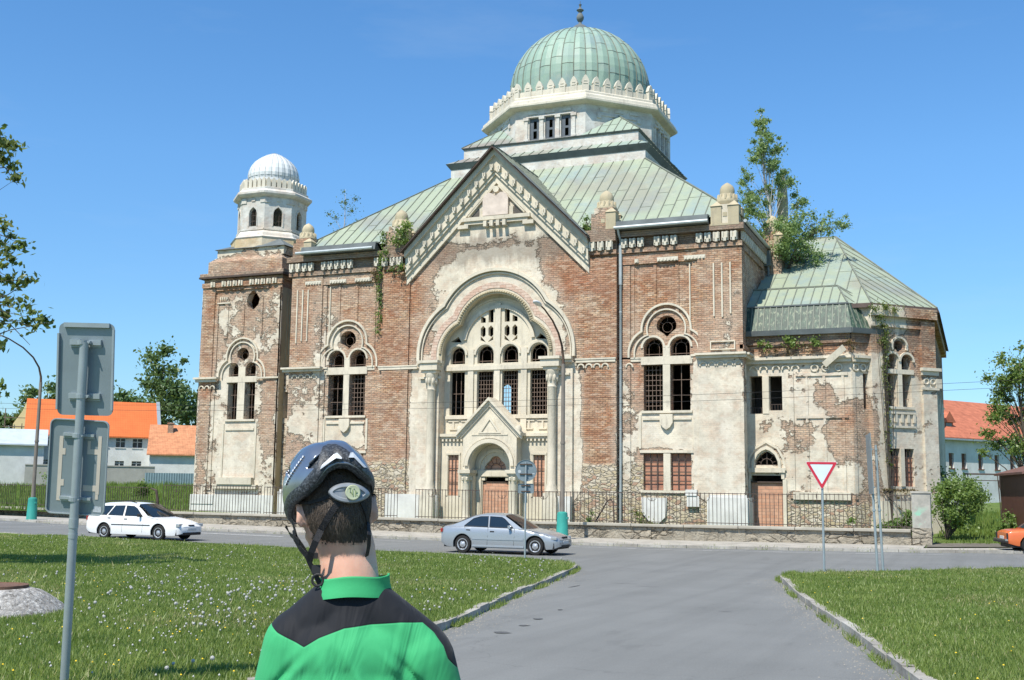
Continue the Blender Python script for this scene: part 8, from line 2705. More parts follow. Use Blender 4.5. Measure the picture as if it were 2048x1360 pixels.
# ------------------------------------------------------------------ the cyclist seen from behind
PD = 2.45
Fh = Vector((-math.sin(YAW), math.cos(YAW), 0))
p0 = Fh * PD + _R0 * (-.35)
PZ = zroad(p0.x, p0.y)
PM = Matrix(((_R0.x, Fh.x, 0, p0.x), (_R0.y, Fh.y, 0, p0.y), (0, 0, 1, PZ + .004), (0, 0, 0, 1)))
PMI = PM.inverted()
PER = wthing("person", "young man seen from behind with bowed head, cycle helmet, green and black jersey", "person", (p0.x, p0.y, PZ))
def LP(px, py, y=0.0):           # pixel to a person-local point lying at local depth y
  o = Vector((0, 0, 2.2)); d = _F * 2250 + _R * (px - 1024) + _U * (680 - py)
  o2, d2 = PMI @ o, PMI.to_3x3() @ d
  return o2 + d2 * ((y - o2.y) / d2.y)
def capsule(mb, a, b, ra, rb, n=16):
  a, b = Vector(a), Vector(b); L = (b - a).length; d = (b - a).normalized()
  pts, rs_ = [], []
  for i in range(5): t = PI / 2 * i / 4; pts.append(a - d * ra * math.cos(t)); rs_.append(max(ra * math.sin(t), .0005))
  for i in range(1, 6): pts.append(a.lerp(b, i / 6)); rs_.append(ra + (rb - ra) * i / 6)
  for i in range(5): t = PI / 2 * i / 4; pts.append(b + d * rb * math.sin(t)); rs_.append(max(rb * math.cos(t), .0005))
  mb.tube(pts, rs_, n)
def ellip(mb, Mx, s, nu=28, nv=18):
  vs, fs = [], []
  for i in range(nv + 1):
    th_ = PI * i / nv
    for k in range(nu):
      a = 2 * PI * k / nu
      vs.append(Mx @ Vector((s[0] * math.sin(th_) * math.cos(a), s[1] * math.sin(th_) * math.sin(a), s[2] * math.cos(th_))))
  for i in range(nv):
    for k in range(nu): fs.append((i * nu + k, (i + 1) * nu + k, (i + 1) * nu + (k + 1) % nu, i * nu + (k + 1) % nu))
  mb.add(vs, fs)
T3 = lambda x, y, z: Matrix.Translation((x, y, z))
RX = lambda a: Matrix.Rotation(rad(a), 4, 'X'); RY = lambda a: Matrix.Rotation(rad(a), 4, 'Y'); RZ = lambda a: Matrix.Rotation(rad(a), 4, 'Z')
def remesh(mb, name, mats, parent, vox, smooth_it=6, fac=.5):
  me = bpy.data.meshes.new(name + "_tmp"); me.from_pydata(mb.v, [], mb.f)
  o = bpy.data.objects.new(name + "_tmp", me); COL.objects.link(o)
  m = o.modifiers.new('r', 'REMESH'); m.mode = 'VOXEL'; m.voxel_size = vox
  s = o.modifiers.new('s', 'SMOOTH'); s.iterations = smooth_it; s.factor = fac
  dg = bpy.context.evaluated_depsgraph_get(); dg.update()
  ev = bpy.data.meshes.new_from_object(o.evaluated_get(dg))
  bpy.data.objects.remove(o); bpy.data.meshes.remove(me)
  ev.name = name; ev.materials.clear()
  for q in mats: ev.materials.append(q)
  ev.polygons.foreach_set('use_smooth', [True] * len(ev.polygons))
  o = bpy.data.objects.new(name, ev); link(o, parent); o.matrix_parent_inverse = PINV[parent.name]
  return o
# head frame: turned left and bowed
HC = LP(668, 1004, .045)
HMt = T3(*HC) @ RZ(20) @ RY(-4) @ RX(-28)
HS = (.0775, .0985, .110)
N = NT('skin')
c = N.mix(N.ramp(N.noise(9, 5, .6), .35, .7), (.54, .285, .195), (.68, .43, .325))
c = N.mix(N.ramp(N.noise(60, 3, .6), .55, .75, 0, .3), c, (.52, .27, .19))
c = N.mix(N.ramp(N.voro(26), 0, .055, .5, 0), c, (.22, .11, .07))
N.bsdf.inputs['Subsurface Weight'].default_value = .12
N.bsdf.inputs['Subsurface Radius'].default_value = (.012, .005, .003)
M['skin'] = N.done(c, .50, 0, N.bump(N.noise(150, 3), .12, .002), .35)
def torso(mb, g):
  """torso, shoulders and sleeves as overlapping solids grown by g"""
  ellip(mb, T3(.012, .02, 1.30), (.165 + g, .105 + g, .19 + g)); ellip(mb, T3(.012, .02, 1.12), (.140 + g, .098 + g, .20 + g))
  ellip(mb, T3(.012, -.005, 1.395) @ RX(12), (.150 + g, .075 + g, .080 + g))
  sl_, sr_ = LP(584, 1284, .0), LP(852, 1312, .0)
  capsule(mb, (-.02, .01, 1.500), sl_ + Vector((.015, .01, .012)), .052 + g, .050 + g); capsule(mb, (.045, .01, 1.500), sr_ + Vector((-.01, .01, .012)), .052 + g, .050 + g)
  ellip(mb, T3(*(sl_ + Vector((.008, .01, -.006)))), (.056 + g, .062 + g, .066 + g)); ellip(mb, T3(*(sr_ + Vector((-.012, .01, -.01)))), (.054 + g, .062 + g, .066 + g))
  return sl_, sr_
bd = MB(PM)
sl_, sr_ = torso(bd, -.004)
capsule(bd, (.014, .015, 1.46), LP(696, 1105, .045), .072, .0600, 24)
capsule(bd, LP(697, 1105, .045), HMt @ Vector((0, -.020, -.035)), .0600, .060, 24)
ellip(bd, HMt, HS, 36, 26)
ellip(bd, HMt @ T3(0, .045, -.050), (.060, .055, .075))
ellip(bd, HMt @ T3(0, .062, -.108), (.030, .030, .022))
capsule(bd, HMt @ Vector((0, .096, -.005)), HMt @ Vector((0, .118, -.042)), .008, .013)
for s in (-1, 1):
  ellip(bd, HMt @ T3(s * .036, .078, -.04), (.022, .02, .022)); capsule(bd, HMt @ Vector((s * .018, .096, .018)), HMt @ Vector((s * .048, .084, .018)), .008, .007)
  ellip(bd, HMt @ T3(s * .032, .088, .0), (.014, .011, .010))
  E_ = HMt @ T3(s * .078, -.004, -.022) @ RZ(s * -24) @ RX(-8)
  pts = [E_ @ Vector((s * (.010 + .004 * math.sin(a)), .006 - .018 * math.sin(a * 1.0) - .004, .030 * math.cos(a))) for a in [PI * i / 12 for i in range(13)]]
  bd.tube(pts, [.0055] * 9 + [.006, .0065, .007, .006], 8)
  ellip(bd, E_ @ T3(s * .004, -.008, 0), (.0045, .017, .027)); ellip(bd, E_ @ T3(s * .002, .0, -.030), (.006, .008, .010))
capsule(bd, HMt @ Vector((-.020, .092, -.068)), HMt @ Vector((.020, .092, -.068)), .008, .008)
# arms with bent elbows, hands held together in front
for s, S_, El, Wr in ((-1, sl_, Vector((-.172, .03, 1.13)), Vector((-.10, .25, 1.14))), (1, sr_, Vector((.255, .05, 1.10)), Vector((.14, .26, 1.13)))):
  capsule(bd, S_, El, .046, .037); capsule(bd, El, Wr, .038, .026)
  d = (Vector((.03 * -s, .09, .03))).normalized()
  ellip(bd, Matrix.Translation(Wr + d * .05) @ RX(18), (.034, .048, .016))
  sd = Vector((1, 0, 0))
  for k, (ln, off_) in enumerate(((.068, -.027), (.078, -.009), (.073, .009), (.058, .026))):
    a = Wr + d * .088 + sd * off_; m1 = a + d * ln * .5 + Vector((0, 0, -.006)); m2 = m1 + Vector((0, .35, -.8)).normalized() * ln * .45
    capsule(bd, a, m1, .0085, .0078, 8); capsule(bd, m1, m2, .0078, .0068, 8)
  a = Wr + d * .03 + sd * (-s * .03); m1 = a + Vector((-s * .018, .035, .01)); capsule(bd, a, m1, .011, .0095, 8); capsule(bd, m1, m1 + Vector((-s * .004, .028, -.004)), .0095, .008, 8)
# pelvis and legs
ellip(bd, T3(.012, .02, .95), (.155, .11, .13))
for s in (-1, 1):
  hp_, kn, an = Vector((.012 + s * .085, .02, .90)), Vector((.012 + s * .10, .05, .50)), Vector((.012 + s * .11, .0, .09))
  capsule(bd, hp_, kn, .082, .054); capsule(bd, kn, an, .052, .036); ellip(bd, T3(*(kn.lerp(an, .3) + Vector((0, -.02, 0)))), (.048, .052, .10))
  ellip(bd, T3(an.x, an.y + .07, .04), (.045, .125, .038))
body = remesh(bd, "body", [M['skin']], PER, .0048, 5, .5)
# jersey
js = MB(PM)
torso(js, .010)
for s, S_, El in ((-1, sl_, Vector((-.172, .03, 1.13))), (1, sr_, Vector((.255, .05, 1.10)))):
  capsule(js, S_, S_.lerp(El, .80), .060, .058, 24)
ellip(js, T3(.012, .02, 1.02), (.150, .112, .12))
capsule(js, (.014, .012, 1.44), (.014, .018, 1.488), .088, .074, 24)
N = NT('jersey_cloth')
cn_ = N.n.new('ShaderNodeCombineXYZ')
mp = N.n.new('ShaderNodeVectorMath'); mp.operation = 'SUBTRACT'; N.set(mp.inputs[0], N.obj()); mp.inputs[1].default_value = (p0.x, p0.y, PZ + .004)
def dotn(v):
  q = N.n.new('ShaderNodeVectorMath'); q.operation = 'DOT_PRODUCT'; N.t.links.new(mp.outputs[0], q.inputs[0]); q.inputs[1].default_value = v; return q.outputs['Value']
lx, ly, lz = dotn(_R0[:]), dotn(Fh[:]), dotn((0, 0, 1))
fc = N.n.new('ShaderNodeFloatCurve'); cv = fc.mapping.curves[0]
tab = [(528, 1238), (560, 1262), (610, 1293), (640, 1275), (690, 1256), (740, 1250), (800, 1247), (842, 1249), (868, 1264), (888, 1290), (897, 1316)]
pts = []
for px, py in tab:
  q = LP(px, py, -.06 if 560 < px < 860 else -.02); pts.append(((q.x + .3) / .6, (q.z - 1.3) / .3))
pts = [(0, pts[0][1] - .1)] + pts + [(1, pts[-1][1] - .3)]
while len(cv.points) < len(pts): cv.points.new(0.5, 0.5)
for i, (a, b_) in enumerate(pts): cv.points[i].location = (max(0, min(1, a)), max(0, min(1, b_))); cv.points[i].handle_type = 'VECTOR'
fc.mapping.update()
N.set(fc.inputs['Value'], N.math('DIVIDE', N.math('ADD', lx, .3), .6))
thr = N.math('ADD', N.math('MULTIPLY', fc.outputs[0], .3), 1.3)
blk = N.ramp(N.math('SUBTRACT', lz, thr), -.0006, .0006)
seam = N.ramp(N.math('ABSOLUTE', N.math('SUBTRACT', lz, thr)), .0008, .003, 1, 0)
green = N.mix(N.ramp(N.noise(7, 4, .5), .3, .7), (.040, .325, .122), (.050, .375, .145))
black = (.012, .013, .016)
col = N.mix(blk, green, black)
knit = N.noise(900, 2, .5)
fold = N.noise(7, 3, .5, vec=N.comb(N.math('ADD', N.math('MULTIPLY', lx, 2.4), N.math('MULTIPLY', lz, -.5)), N.math('MULTIPLY', ly, 1.0), N.math('MULTIPLY', lz, .55)), dist=.6)
h = N.math('ADD', N.math('MULTIPLY', fold, 1.0), N.math('ADD', N.math('MULTIPLY', knit, .012), N.math('MULTIPLY', seam, -.05)))
N.bsdf.inputs['Sheen Weight'].default_value = .08
M['jersey'] = N.done(col, .72, 0, N.bump(h, .7, .018), .2)
jo = remesh(js, "jersey", [M['jersey']], PER, .0055, 8, .5)
# real folds: push the back of the cloth in and out along slanting lines
co = np.empty(len(jo.data.vertices) * 3, np.float32); jo.data.vertices.foreach_get('co', co); co = co.reshape(-1, 3)
nn = np.empty_like(co).ravel(); jo.data.vertex_normals.foreach_get('vector', nn); nn = nn.reshape(-1, 3)
LPc = (np.c_[co, np.ones(len(co))] @ np.array(PMI).T)[:, :3]
X_, Y_, Z_ = LPc.T
low = np.clip((1.43 - Z_) / .10, 0, 1)
def ridge(x, x0, w_): return np.exp(-((x - x0) / w_) ** 2)
amp = .0075 * ridge(X_ + .55 * (Z_ - 1.35), .055, .012) + .006 * ridge(X_ + .35 * (Z_ - 1.35), -.015, .014) - .006 * ridge(X_ + .45 * (Z_ - 1.35), .022, .015) + .006 * ridge(X_ - .9 * (Z_ - 1.35), -.105, .012) - .006 * ridge(X_ - .9 * (Z_ - 1.35), -.13, .010) + .007 * ridge(X_ + .9 * (Z_ - 1.33), .165, .010) - .008 * ridge(X_ + .9 * (Z_ - 1.33), .188, .008) + .004 * ridge(X_ - .2 * (Z_ - 1.35), .10, .02)
co += nn * (1.5 * amp * low)[:, None].astype(np.float32)
jo.data.vertices.foreach_set('co', co.ravel()); jo.data.update()
# collar
def ring_loft(mb, rings, closed=True):
  n = len(rings[0]); vs = [p for r in rings for p in r]; fs = []
  for i in range(len(rings) - 1):
    for k in range(n if closed else n - 1): fs.append((i * n + k, i * n + (k + 1) % n, (i + 1) * n + (k + 1) % n, (i + 1) * n + k))
  mb.add(vs, fs)
cl = MB(PM); rg = []
nc = 48
for (dz, w_, dp, ) in ((.0, .082, .080), (.010, .0800, .079), (.020, .0765, .0755), (.038, .0745, .0735), (.042, .0750, .074), (.042, .0700, .069), (.02, .071, .070), (.0, .074, .072)):
  r = []
  for k in range(nc):
    a = 2 * PI * k / nc
    wob = .0015 * math.sin(5 * a + dz * 60)
    r.append((.016 + (w_ + wob) * math.cos(a) + .05 * dz, .016 + (dp + wob) * math.sin(a), 1.522 + dz + .004 * math.cos(a) - .008 * (math.sin(a) > .2) + .003 * math.sin(3 * a)))
  rg.append(r)
ring_loft(cl, rg)
N = NT('collar_cloth')
M['collar'] = N.done(N.mix(N.noise(8), (.040, .325, .122), (.050, .375, .145)), .7, 0, N.bump(N.math('ADD', N.noise(60, 3), N.math('MULTIPLY', N.noise(900, 2), .1)), .3, .002), .2)
cl.build("collar", M['collar'], PER, smooth=True)
# shorts and shoes
sh = MB(PM); ellip(sh, T3(.012, .02, .93), (.168, .122, .15))
for s in (-1, 1): capsule(sh, (.012 + s * .085, .02, .88), (.012 + s * .097, .045, .60), .09, .066)
remesh(sh, "shorts", [M['black']], PER, .01, 6)
for s in (-1, 1):
  so_ = MB(PM); ellip(so_, T3(.012 + s * .11, .065, .045), (.053, .14, .045)); ellip(so_, T3(.012 + s * .11, -.01, .07), (.046, .055, .05)); so_.box(.012 + s * .11 - .045, .012 + s * .11 + .045, -.07, .2, 0, .02)
  remesh(so_, "shoe", [M['black']], PER, .008, 3)
# ---- helpers on the head surface
HSh = tuple(q + .0035 for q in HS)
HMi = HMt.inverted()
def on_head(px, py, off_=.0, S=HSh):
  o = Vector((0, 0, 2.2)); d = _F * 2250 + _R * (px - 1024) + _U * (680 - py)
  o2, d2 = PMI @ o, PMI.to_3x3() @ d
  o3, d3 = HMi @ o2, HMi.to_3x3() @ d2
  k = [s + off_ for s in S]
  a = sum((d3[i] / k[i]) ** 2 for i in range(3)); b = 2 * sum(d3[i] * o3[i] / k[i] ** 2 for i in range(3)); c = sum((o3[i] / k[i]) ** 2 for i in range(3)) - 1
  disc = b * b - 4 * a * c
  t = (-b - math.sqrt(max(disc, 0))) / (2 * a)
  return HMt @ (o3 + d3 * t)
# hair: close-cropped strands over a dark skull cap
rs = np.random.RandomState(4)
sk = MB(PM)
vs, fs = [], []
nu, nv = 64, 40
keepf = lambda v: True
for i in range(nv + 1):
  th_ = PI * i / nv
  for k in range(nu):
    a = 2 * PI * k / nu
    vs.append(HMt @ Vector((HSh[0] * math.sin(th_) * math.cos(a), HSh[1] * math.sin(th_) * math.sin(a), HSh[2] * math.cos(th_))))
def is_hair(q):     # q in head frame
  x, y, z = q.x / HS[0], q.y / HS[1], q.z / HS[2]
  if y > .62: return False
  if z > .2: return True
  lim = -.74 if y < -.15 else (-.74 + (y + .15) * 1.7)
  if abs(x) > .80 and z < -.1 and y > -.28: return False
  return z > lim
for i in range(nv):
  for k in range(nu):
    f = (i * nu + k, (i + 1) * nu + k, (i + 1) * nu + (k + 1) % nu, i * nu + (k + 1) % nu)
    cq = sum((vs[j] for j in f), Vector()) / 4
    if is_hair(HMi @ cq): fs.append(f)
sk.add(vs, fs)
M['hair'] = leafmat('hair', (.055, .040, .029), (.185, .142, .105), None, .1)
M['scalp'] = simple('hair_base', (.060, .043, .031), .8, var=.3, scale=60, bump=.5, bscale=300)
ho = sk.build("hair", M['scalp'], PER, smooth=True)
body.data.materials.append(M['scalp'])
bme = body.data; nf_ = len(bme.polygons)
cen = np.empty(nf_ * 3, np.float32); bme.polygons.foreach_get('center', cen); cen = cen.reshape(-1, 3)
nrm_ = np.empty(nf_ * 3, np.float32); bme.polygons.foreach_get('normal', nrm_); nrm_ = nrm_.reshape(-1, 3)
ar = np.empty(nf_, np.float32); bme.polygons.foreach_get('area', ar)
Cl = (np.c_[cen, np.ones(nf_)] @ np.array(PMI).T)[:, :3]
Ch = (np.c_[Cl, np.ones(nf_)] @ np.array(HMi).T)[:, :3]
zl0 = LP(690, 1086, -.03).z
hl = zl0 + rs.normal(0, .0028, nf_) + .0012 * np.sin(Cl[:, 0] * 210) + .25 * np.abs(Cl[:, 0] - LP(695, 1086).x) ** 1.5
isel = (Cl[:, 2] > hl) & (Ch[:, 1] < .045) & (Ch[:, 2] < .08) & ~((np.abs(Ch[:, 0]) > .066) & (Ch[:, 1] > -.045) & (Ch[:, 2] < .02)) & ~((np.abs(Ch[:, 0]) > .055) & (Ch[:, 2] < -.05) & (Ch[:, 1] > -.02))
isel |= (Ch[:, 2] > .0) & (Ch[:, 1] < .06) & (Cl[:, 2] > zl0)
mi_ = np.zeros(nf_, np.int32); mi_[isel] = 1; bme.polygons.foreach_set('material_index', mi_)
ids = np.where(isel & (ar > 0))[0]
n = 46000
pick = rs.choice(ids, n, p=ar[ids] / ar[ids].sum())
P0 = cen[pick] + rs.normal(0, .0022, (n, 3)); NN = nrm_[pick]
dn = np.stack([rs.normal(.12, .25, n), rs.normal(0, .12, n), -np.ones(n)], 1)
dn -= NN * (dn * NN).sum(1)[:, None]; dn /= np.linalg.norm(dn, axis=1)[:, None]
fade = np.clip((Cl[pick, 2] - hl[pick]) / .035, .12, 1)
dr = dn + NN * rs.uniform(.12, .45, n)[:, None]; dr /= np.linalg.norm(dr, axis=1)[:, None]
ln = rs.uniform(.007, .017, n) * (.45 + .55 * fade)
sd = np.cross(dr, NN); sd /= np.linalg.norm(sd, axis=1)[:, None] + 1e-9; sd *= (.0005 * fade ** .5)[:, None]
V = np.stack([P0 - sd, P0 + sd, P0 + dr * ln[:, None]], 1).reshape(-1, 3)
me = meshfrom("hair_strands", V, np.arange(n * 3).reshape(n, 3), np.clip(rs.rand(n) ** 1.4, 0, .92), M['hair'])
o = bpy.data.objects.new("hair_strands", me); link(o, ho)
# ---- helmet
HE = T3(-.011, 0, .004) @ HMt @ T3(0, -.002, .022) @ RX(7) @ RY(-9)
A_, B_, C_ = .0975, .140, .106
def hpt(az, pol, k=1.0, crease=True):
  """az measured from straight back (0) to the right (+), pol from crown"""
  x = math.sin(pol) * math.sin(az); y = -math.sin(pol) * math.cos(az); z = math.cos(pol)
  r = 1.0
  if crease:
    rd = abs(az)
    r += .035 * math.exp(-((abs(x) - .42) / .13) ** 2) * (math.sin(pol) if y < .5 else .6)     # longitudinal ribs
    r -= .030 * math.exp(-(x / .12) ** 2) * (1 if y < 0 else .4)
  return HE @ Vector((A_ * x * r * k, B_ * y * r * k, C_ * z * r * k))
def rim_pol(az):
  a = abs(math.degrees(az)) % 360
  a = a if a <= 180 else 360 - a
  tab_ = [(0, 84), (14, 88), (30, 99), (50, 105), (75, 104), (100, 108), (130, 108), (155, 100), (180, 96)]
  return rad(interp(tab_, a))
NA, NP = 144, 56
def in_vent(az, t, pol):
  x = math.sin(pol) * math.sin(az); y = -math.sin(pol) * math.cos(az)
  for (cx_, cy_, L_v, W_v, sk_) in VENTS:
    dx, dy = abs(x) - cx_ - sk_ * (y - cy_), y - cy_
    if (dx / W_v) ** 2 + (dy / L_v) ** 2 < 1: return True
  return False
def pix_vent(q):
  w_ = PM @ q - Vector((0, 0, 2.2)); d = w_.dot(_F)
  if d > (PM @ HC - Vector((0, 0, 2.2))).dot(_F) + .02: return False
  x, y = 1024 + 2250 * w_.dot(_R) / d - 634, 680 - 2250 * w_.dot(_U) / d - 922
  a = rad(38); u_, v_ = x * math.cos(a) - y * math.sin(a), x * math.sin(a) + y * math.cos(a)
  return (u_ / 25) ** 2 + (v_ / (8.5 + u_ * .1)) ** 2 < 1
VENTS = [(.22, -.05, .26, .06, 0), (.50, .35, .26, .08, .1), (.22, .62, .2, .06, 0), (.78, -.1, .26, .06, -.3)]
hm = MB(PM); vs = []; fs = []; mats_ = []
TOPF = .80
for i in range(NP + 1):
  for k in range(NA):
    az = 2 * PI * k / NA - PI; pol = max(.001, rim_pol(az) * i / NP)
    vs.append(hpt(az, pol))
for i in range(NP):
  for k in range(NA):
    az = 2 * PI * (k + .5) / NA - PI; pol = rim_pol(az) * (i + .5) / NP
    if in_vent(az, i / NP, pol) or pix_vent(hpt(az, pol)): continue
    fs.append((i * NA + k, (i + 1) * NA + k, (i + 1) * NA + (k + 1) % NA, i * NA + (k + 1) % NA))
    mats_.append(0)
hm.add(vs, fs)
N = NT('helmet_shell')
q = N.n.new('ShaderNodeTexCoord').outputs['Object']
g1_ = N.math('ADD', N.noise(3, 2), 0)
c = N.mix(N.ramp(N.noise(5, 4, .6), .35, .7), (.17, .19, .225), (.33, .36, .40))
c = N.mix(N.ramp(N.noise(90, 4, .6), .62, .75, 0, .25), c, (.25, .27, .30))
N.bsdf.inputs['Coat Weight'].default_value = .7; N.bsdf.inputs['Coat Roughness'].default_value = .12
M['helmet'] = N.done(c, .28, .7, None, .6)
N = NT('helmet_foam')
c = N.mix(N.ramp(N.noise(220, 4, .7), .46, .66), (.016, .018, .021), (.10, .11, .12))
M['foam'] = N.done(c, .5, 0, N.bump(N.noise(260, 3), .5, .002), .45)
ht_ = hm.build("helmet", M['helmet'], PER, smooth=True)
so_m = ht_.modifiers.new('s', 'SOLIDIFY'); so_m.thickness = .006; so_m.offset = -1
# foam body below the shell line, and liner seen through vents
fm = MB(PM); vs = []; fs = []
for i in range(25):
  for k in range(NA):
    az = 2 * PI * k / NA - PI; pol = max(.001, rim_pol(az) * i / 24)
    vs.append(hpt(az, pol, .93 if i < 24 else .955))
for i in range(24):
  for k in range(NA):
    az = 2 * PI * (k + .5) / NA - PI; pol = rim_pol(az) * (i + .5) / 24
    fs.append((i * NA + k, (i + 1) * NA + k, (i + 1) * NA + (k + 1) % NA, i * NA + (k + 1) % NA))
fm.add(vs, fs)
fo = fm.build("helmet_liner", M['foam'], ht_, smooth=True); fm_ = fo.modifiers.new('s', 'SOLIDIFY'); fm_.thickness = .010; fm_.offset = -1
bk = MB(PM); vs, fs = [], []
# matte black lower band: wraps the rim, rising to a peak at the back
NB = 7
def band_top(az):
  a = abs(math.degrees(az)); a = a if a <= 180 else 360 - a
  return interp([(0, .58), (10, .63), (24, .84), (55, .88), (90, .88), (130, .86), (180, .88)], a)
for i in range(NB + 1):
  for k in range(NA):
    az = 2 * PI * k / NA - PI; t0 = band_top(az); t = t0 + (1.015 - t0) * i / NB
    bulge = 1.012 + .022 * math.sin(PI * min(1, i / NB * .9 + .1)) - (.05 if i == NB else 0)
    vs.append(hpt(az, rim_pol(az) * t, bulge))
for i in range(NB):
  for k in range(NA): fs.append((i * NA + k, (i + 1) * NA + k, (i + 1) * NA + (k + 1) % NA, i * NA + (k + 1) % NA))
bk.add(vs, fs)
bo = bk.build("helmet_lower_band", M['foam'], ht_, smooth=True)
# white reflective decals on the back of the helmet
def on_helmet(px, py, k=1.04):
  Hi = HE.inverted()
  o = Vector((0, 0, 2.2)); d = _F * 2250 + _R * (px - 1024) + _U * (680 - py)
  o3, d3 = Hi @ (PMI @ o), Hi.to_3x3() @ (PMI.to_3x3() @ d)
  S = (A_ * k, B_ * k, C_ * k)
  a = sum((d3[i] / S[i]) ** 2 for i in range(3)); b = 2 * sum(d3[i] * o3[i] / S[i] ** 2 for i in range(3)); c = sum((o3[i] / S[i]) ** 2 for i in range(3)) - 1
  return HE @ (o3 + d3 * ((-b - math.sqrt(max(b * b - 4 * a * c, 0))) / (2 * a)))
def decal(name, pxs, mat, parent, k=1.045, th_=.0012):
  c_ = (sum(p[0] for p in pxs) / len(pxs), sum(p[1] for p in pxs) / len(pxs))
  mb = MB(PM); n_ = len(pxs)
  vs = [on_helmet(*p, k) for p in pxs] + [on_helmet(*p, k - .05) for p in pxs]
  fs = [(i, (i + 1) % n_, n_ + (i + 1) % n_, n_ + i) for i in range(n_)]
  t_ = tessellate_polygon([[Vector((p[0], p[1], 0)) for p in pxs]])
  fs += [tuple(x) for x in t_]
  mb.add(vs, fs); return mb.build(name, mat, parent)
M['decal'] = simple('reflective_decal', (.52, .54, .56), .35, var=.05)
decal("reflector", [(640, 939), (642, 932), (668, 908), (674, 905), (684, 915), (683, 918), (672, 916)], M['decal'], ht_, 1.085)
decal("reflector", [(697, 915), (701, 905), (706, 904), (720, 920), (734, 935), (728, 935), (708, 915)], M['decal'], ht_, 1.085)
for i in range(11):
  t = i / 10; x0, y0 = 570 + 35 * t ** 1.2, 968 - 55 * t
  decal("dashed_stripe", [(x0 - 1.6, y0 + 2.2), (x0 + .8, y0 + 2.6), (x0 + 2.6, y0 - 1.6), (x0 + .4, y0 - 2.2)], M['decal'], ht_, 1.03)
# rear fit dial
def oval_on(px, py, w_, h_, ang, off_, n_=28):
  return [on_head(px + w_ * math.cos(2 * PI * i / n_) * math.cos(ang) - h_ * math.sin(2 * PI * i / n_) * math.sin(ang) * 1, py + w_ * math.cos(2 * PI * i / n_) * math.sin(ang) + h_ * math.sin(2 * PI * i / n_) * abs(math.sin(2 * PI * i / n_)) ** .25 * math.cos(ang), off_) for i in range(n_)]
dl = MB(PM)
n_ = 28; an = rad(3)
rings_ = [oval_on(698, 986, 41, 20, an, .001), oval_on(698, 986, 42, 20.5, an, .010), oval_on(698, 986, 39, 18, an, .016), oval_on(698, 986, 33, 13, an, .0165), oval_on(698, 986, 30, 11, an, .013)]
ring_loft(dl, rings_); dl.add([p for p in rings_[-1]], [tuple(range(n_))])
M['greyplastic'] = simple('grey_plastic', (.23, .25, .27), .35, var=.1, scale=40, spec=.5)
dial = dl.build("fit_dial_housing", M['greyplastic'], PER, autosm=45)
kb = MB(PM)
def circ(px, py, r, off_, n_=26): return [on_head(px + r * math.cos(2 * PI * i / n_), py + r * math.sin(2 * PI * i / n_), off_) for i in range(n_)]
rg = [circ(706, 985, 15.5, .012), circ(706, 985, 15.5, .019), circ(706, 985, 14, .0215), circ(706, 985, 10, .0205)]
ring_loft(kb, rg); kb.add(rg[-1], [tuple(range(26))])
M['knob'] = simple('pale_green_knob', (.43, .46, .30), .5, var=.1, scale=60)
kn_ = kb.build("dial_knob", M['knob'], dial, autosm=45)
mk_ = MB(PM)
for a_, b_, c_, d_ in ((698, 977, 702, 976), (700, 977, 700, 984), (705, 979, 706, 992), (702, 984, 706, 990), (711, 980, 711, 993), (712, 986, 715, 984), (714, 990, 716, 993), (707, 978, 709, 977)):
  mk_.tube([on_head(a_, b_, .0212), on_head(c_, d_, .0212)], .0007, 5)
mk_.build("knob_marks", simple('knob_mark_green', (.20, .27, .12), .6), kn_)
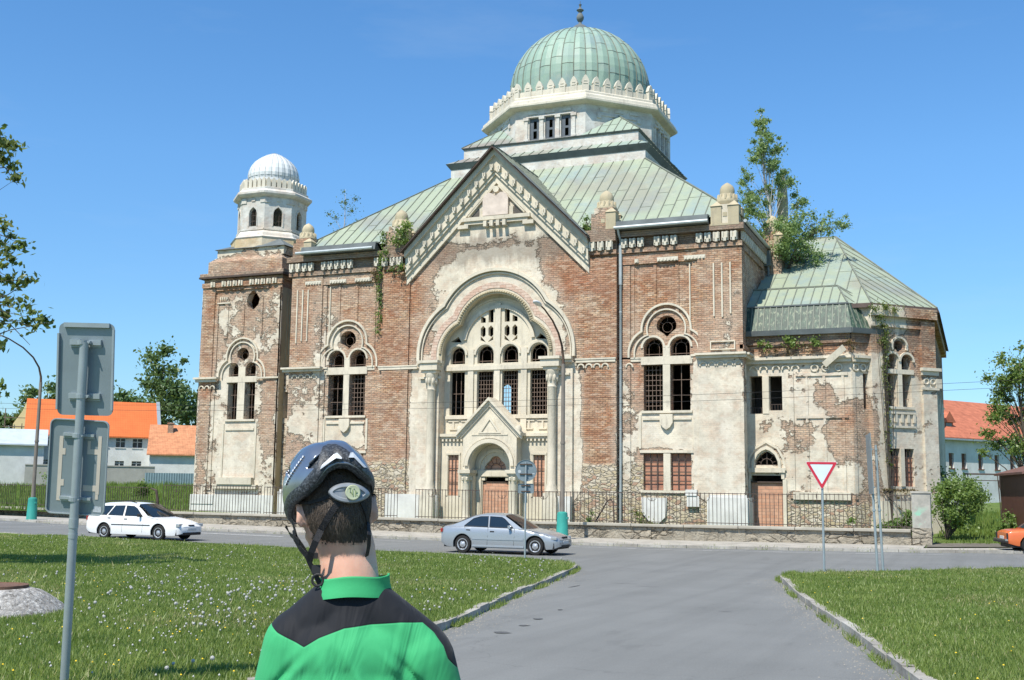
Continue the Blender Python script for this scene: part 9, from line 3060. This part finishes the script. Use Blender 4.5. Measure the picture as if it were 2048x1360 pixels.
# straps
M['strap'] = simple('black_webbing', (.014, .014, .016), .6, var=.3, scale=200, bump=.4, bscale=500)
def strap(pts, wd, name="strap", th_=.0016):
  mb = MB(PM); pts = [Vector(p) for p in pts]
  vs = []
  cen = HC
  for i, p in enumerate(pts):
    d = (pts[min(i + 1, len(pts) - 1)] - pts[max(i - 1, 0)]).normalized()
    nr = (p - cen); nr.z *= .4; nr = (nr - d * nr.dot(d)).normalized(); sd = d.cross(nr).normalized() * wd / 2; up_ = nr * th_
    vs += [p - sd, p + sd, p + sd + up_, p - sd + up_]
  fs = []
  for i in range(len(pts) - 1):
    for k in range(4): fs.append((i * 4 + k, i * 4 + (k + 1) % 4, (i + 1) * 4 + (k + 1) % 4, (i + 1) * 4 + k))
  fs += [(3, 2, 1, 0), tuple(len(vs) - 4 + k for k in range(4))]
  mb.add(vs, fs); return mb.build(name, M['strap'], PER)
strap([on_head(x, y, .003) for x, y in ((662, 992), (640, 1000), (618, 1006), (598, 1006), (588, 1000))], .006, "retention_arm")
strap([on_head(x, y, .004) for x, y in ((676, 1006), (664, 1022), (652, 1042), (642, 1060))] + [LP(632, 1082, -.055), LP(623, 1104, -.045), LP(620, 1120, -.03)], .014, "chin_strap")
strap([on_head(x, y, .004) for x, y in ((724, 1004), (732, 1022), (736, 1045))] + [LP(738, 1070, -.03), LP(737, 1092, -.015), LP(733, 1112, .0)], .010, "chin_strap")
strap([LP(588, 1060, -.01), LP(590, 1078, -.015), LP(602, 1098, -.025), LP(614, 1112, -.03), LP(622, 1130, -.025), LP(632, 1150, -.02), LP(640, 1168, -.02)], .013, "chin_strap")
strap([LP(585, 1040, .0), LP(594, 1074, -.005), LP(606, 1092, -.015), LP(617, 1110, -.02)], .010, "chin_strap")
bk2 = MB(PM)
c0 = LP(636, 1160, -.028)
bk2.tube([c0 + Vector((.012 * math.cos(a), -.002, .012 * math.sin(a))) for a in [2 * PI * i / 14 for i in range(15)]], .0028, 7)
bk2.boxc(c0 + Vector((-.005, .002, .022)), (.018, .008, .018)); bk2.boxc(c0 + Vector((-.012, .004, .05)), (.018, .006, .012))
bk2.build("buckle", M['black'], PER)
# straps and pad edge hugging the helmet's front left
strap([on_helmet(572, 1052, 1.0), on_helmet(580, 1068, .98), LP(590, 1076, -.02), LP(600, 1084, -.03)], .012, "chin_strap")
# deep shadow pad under the helmet rim
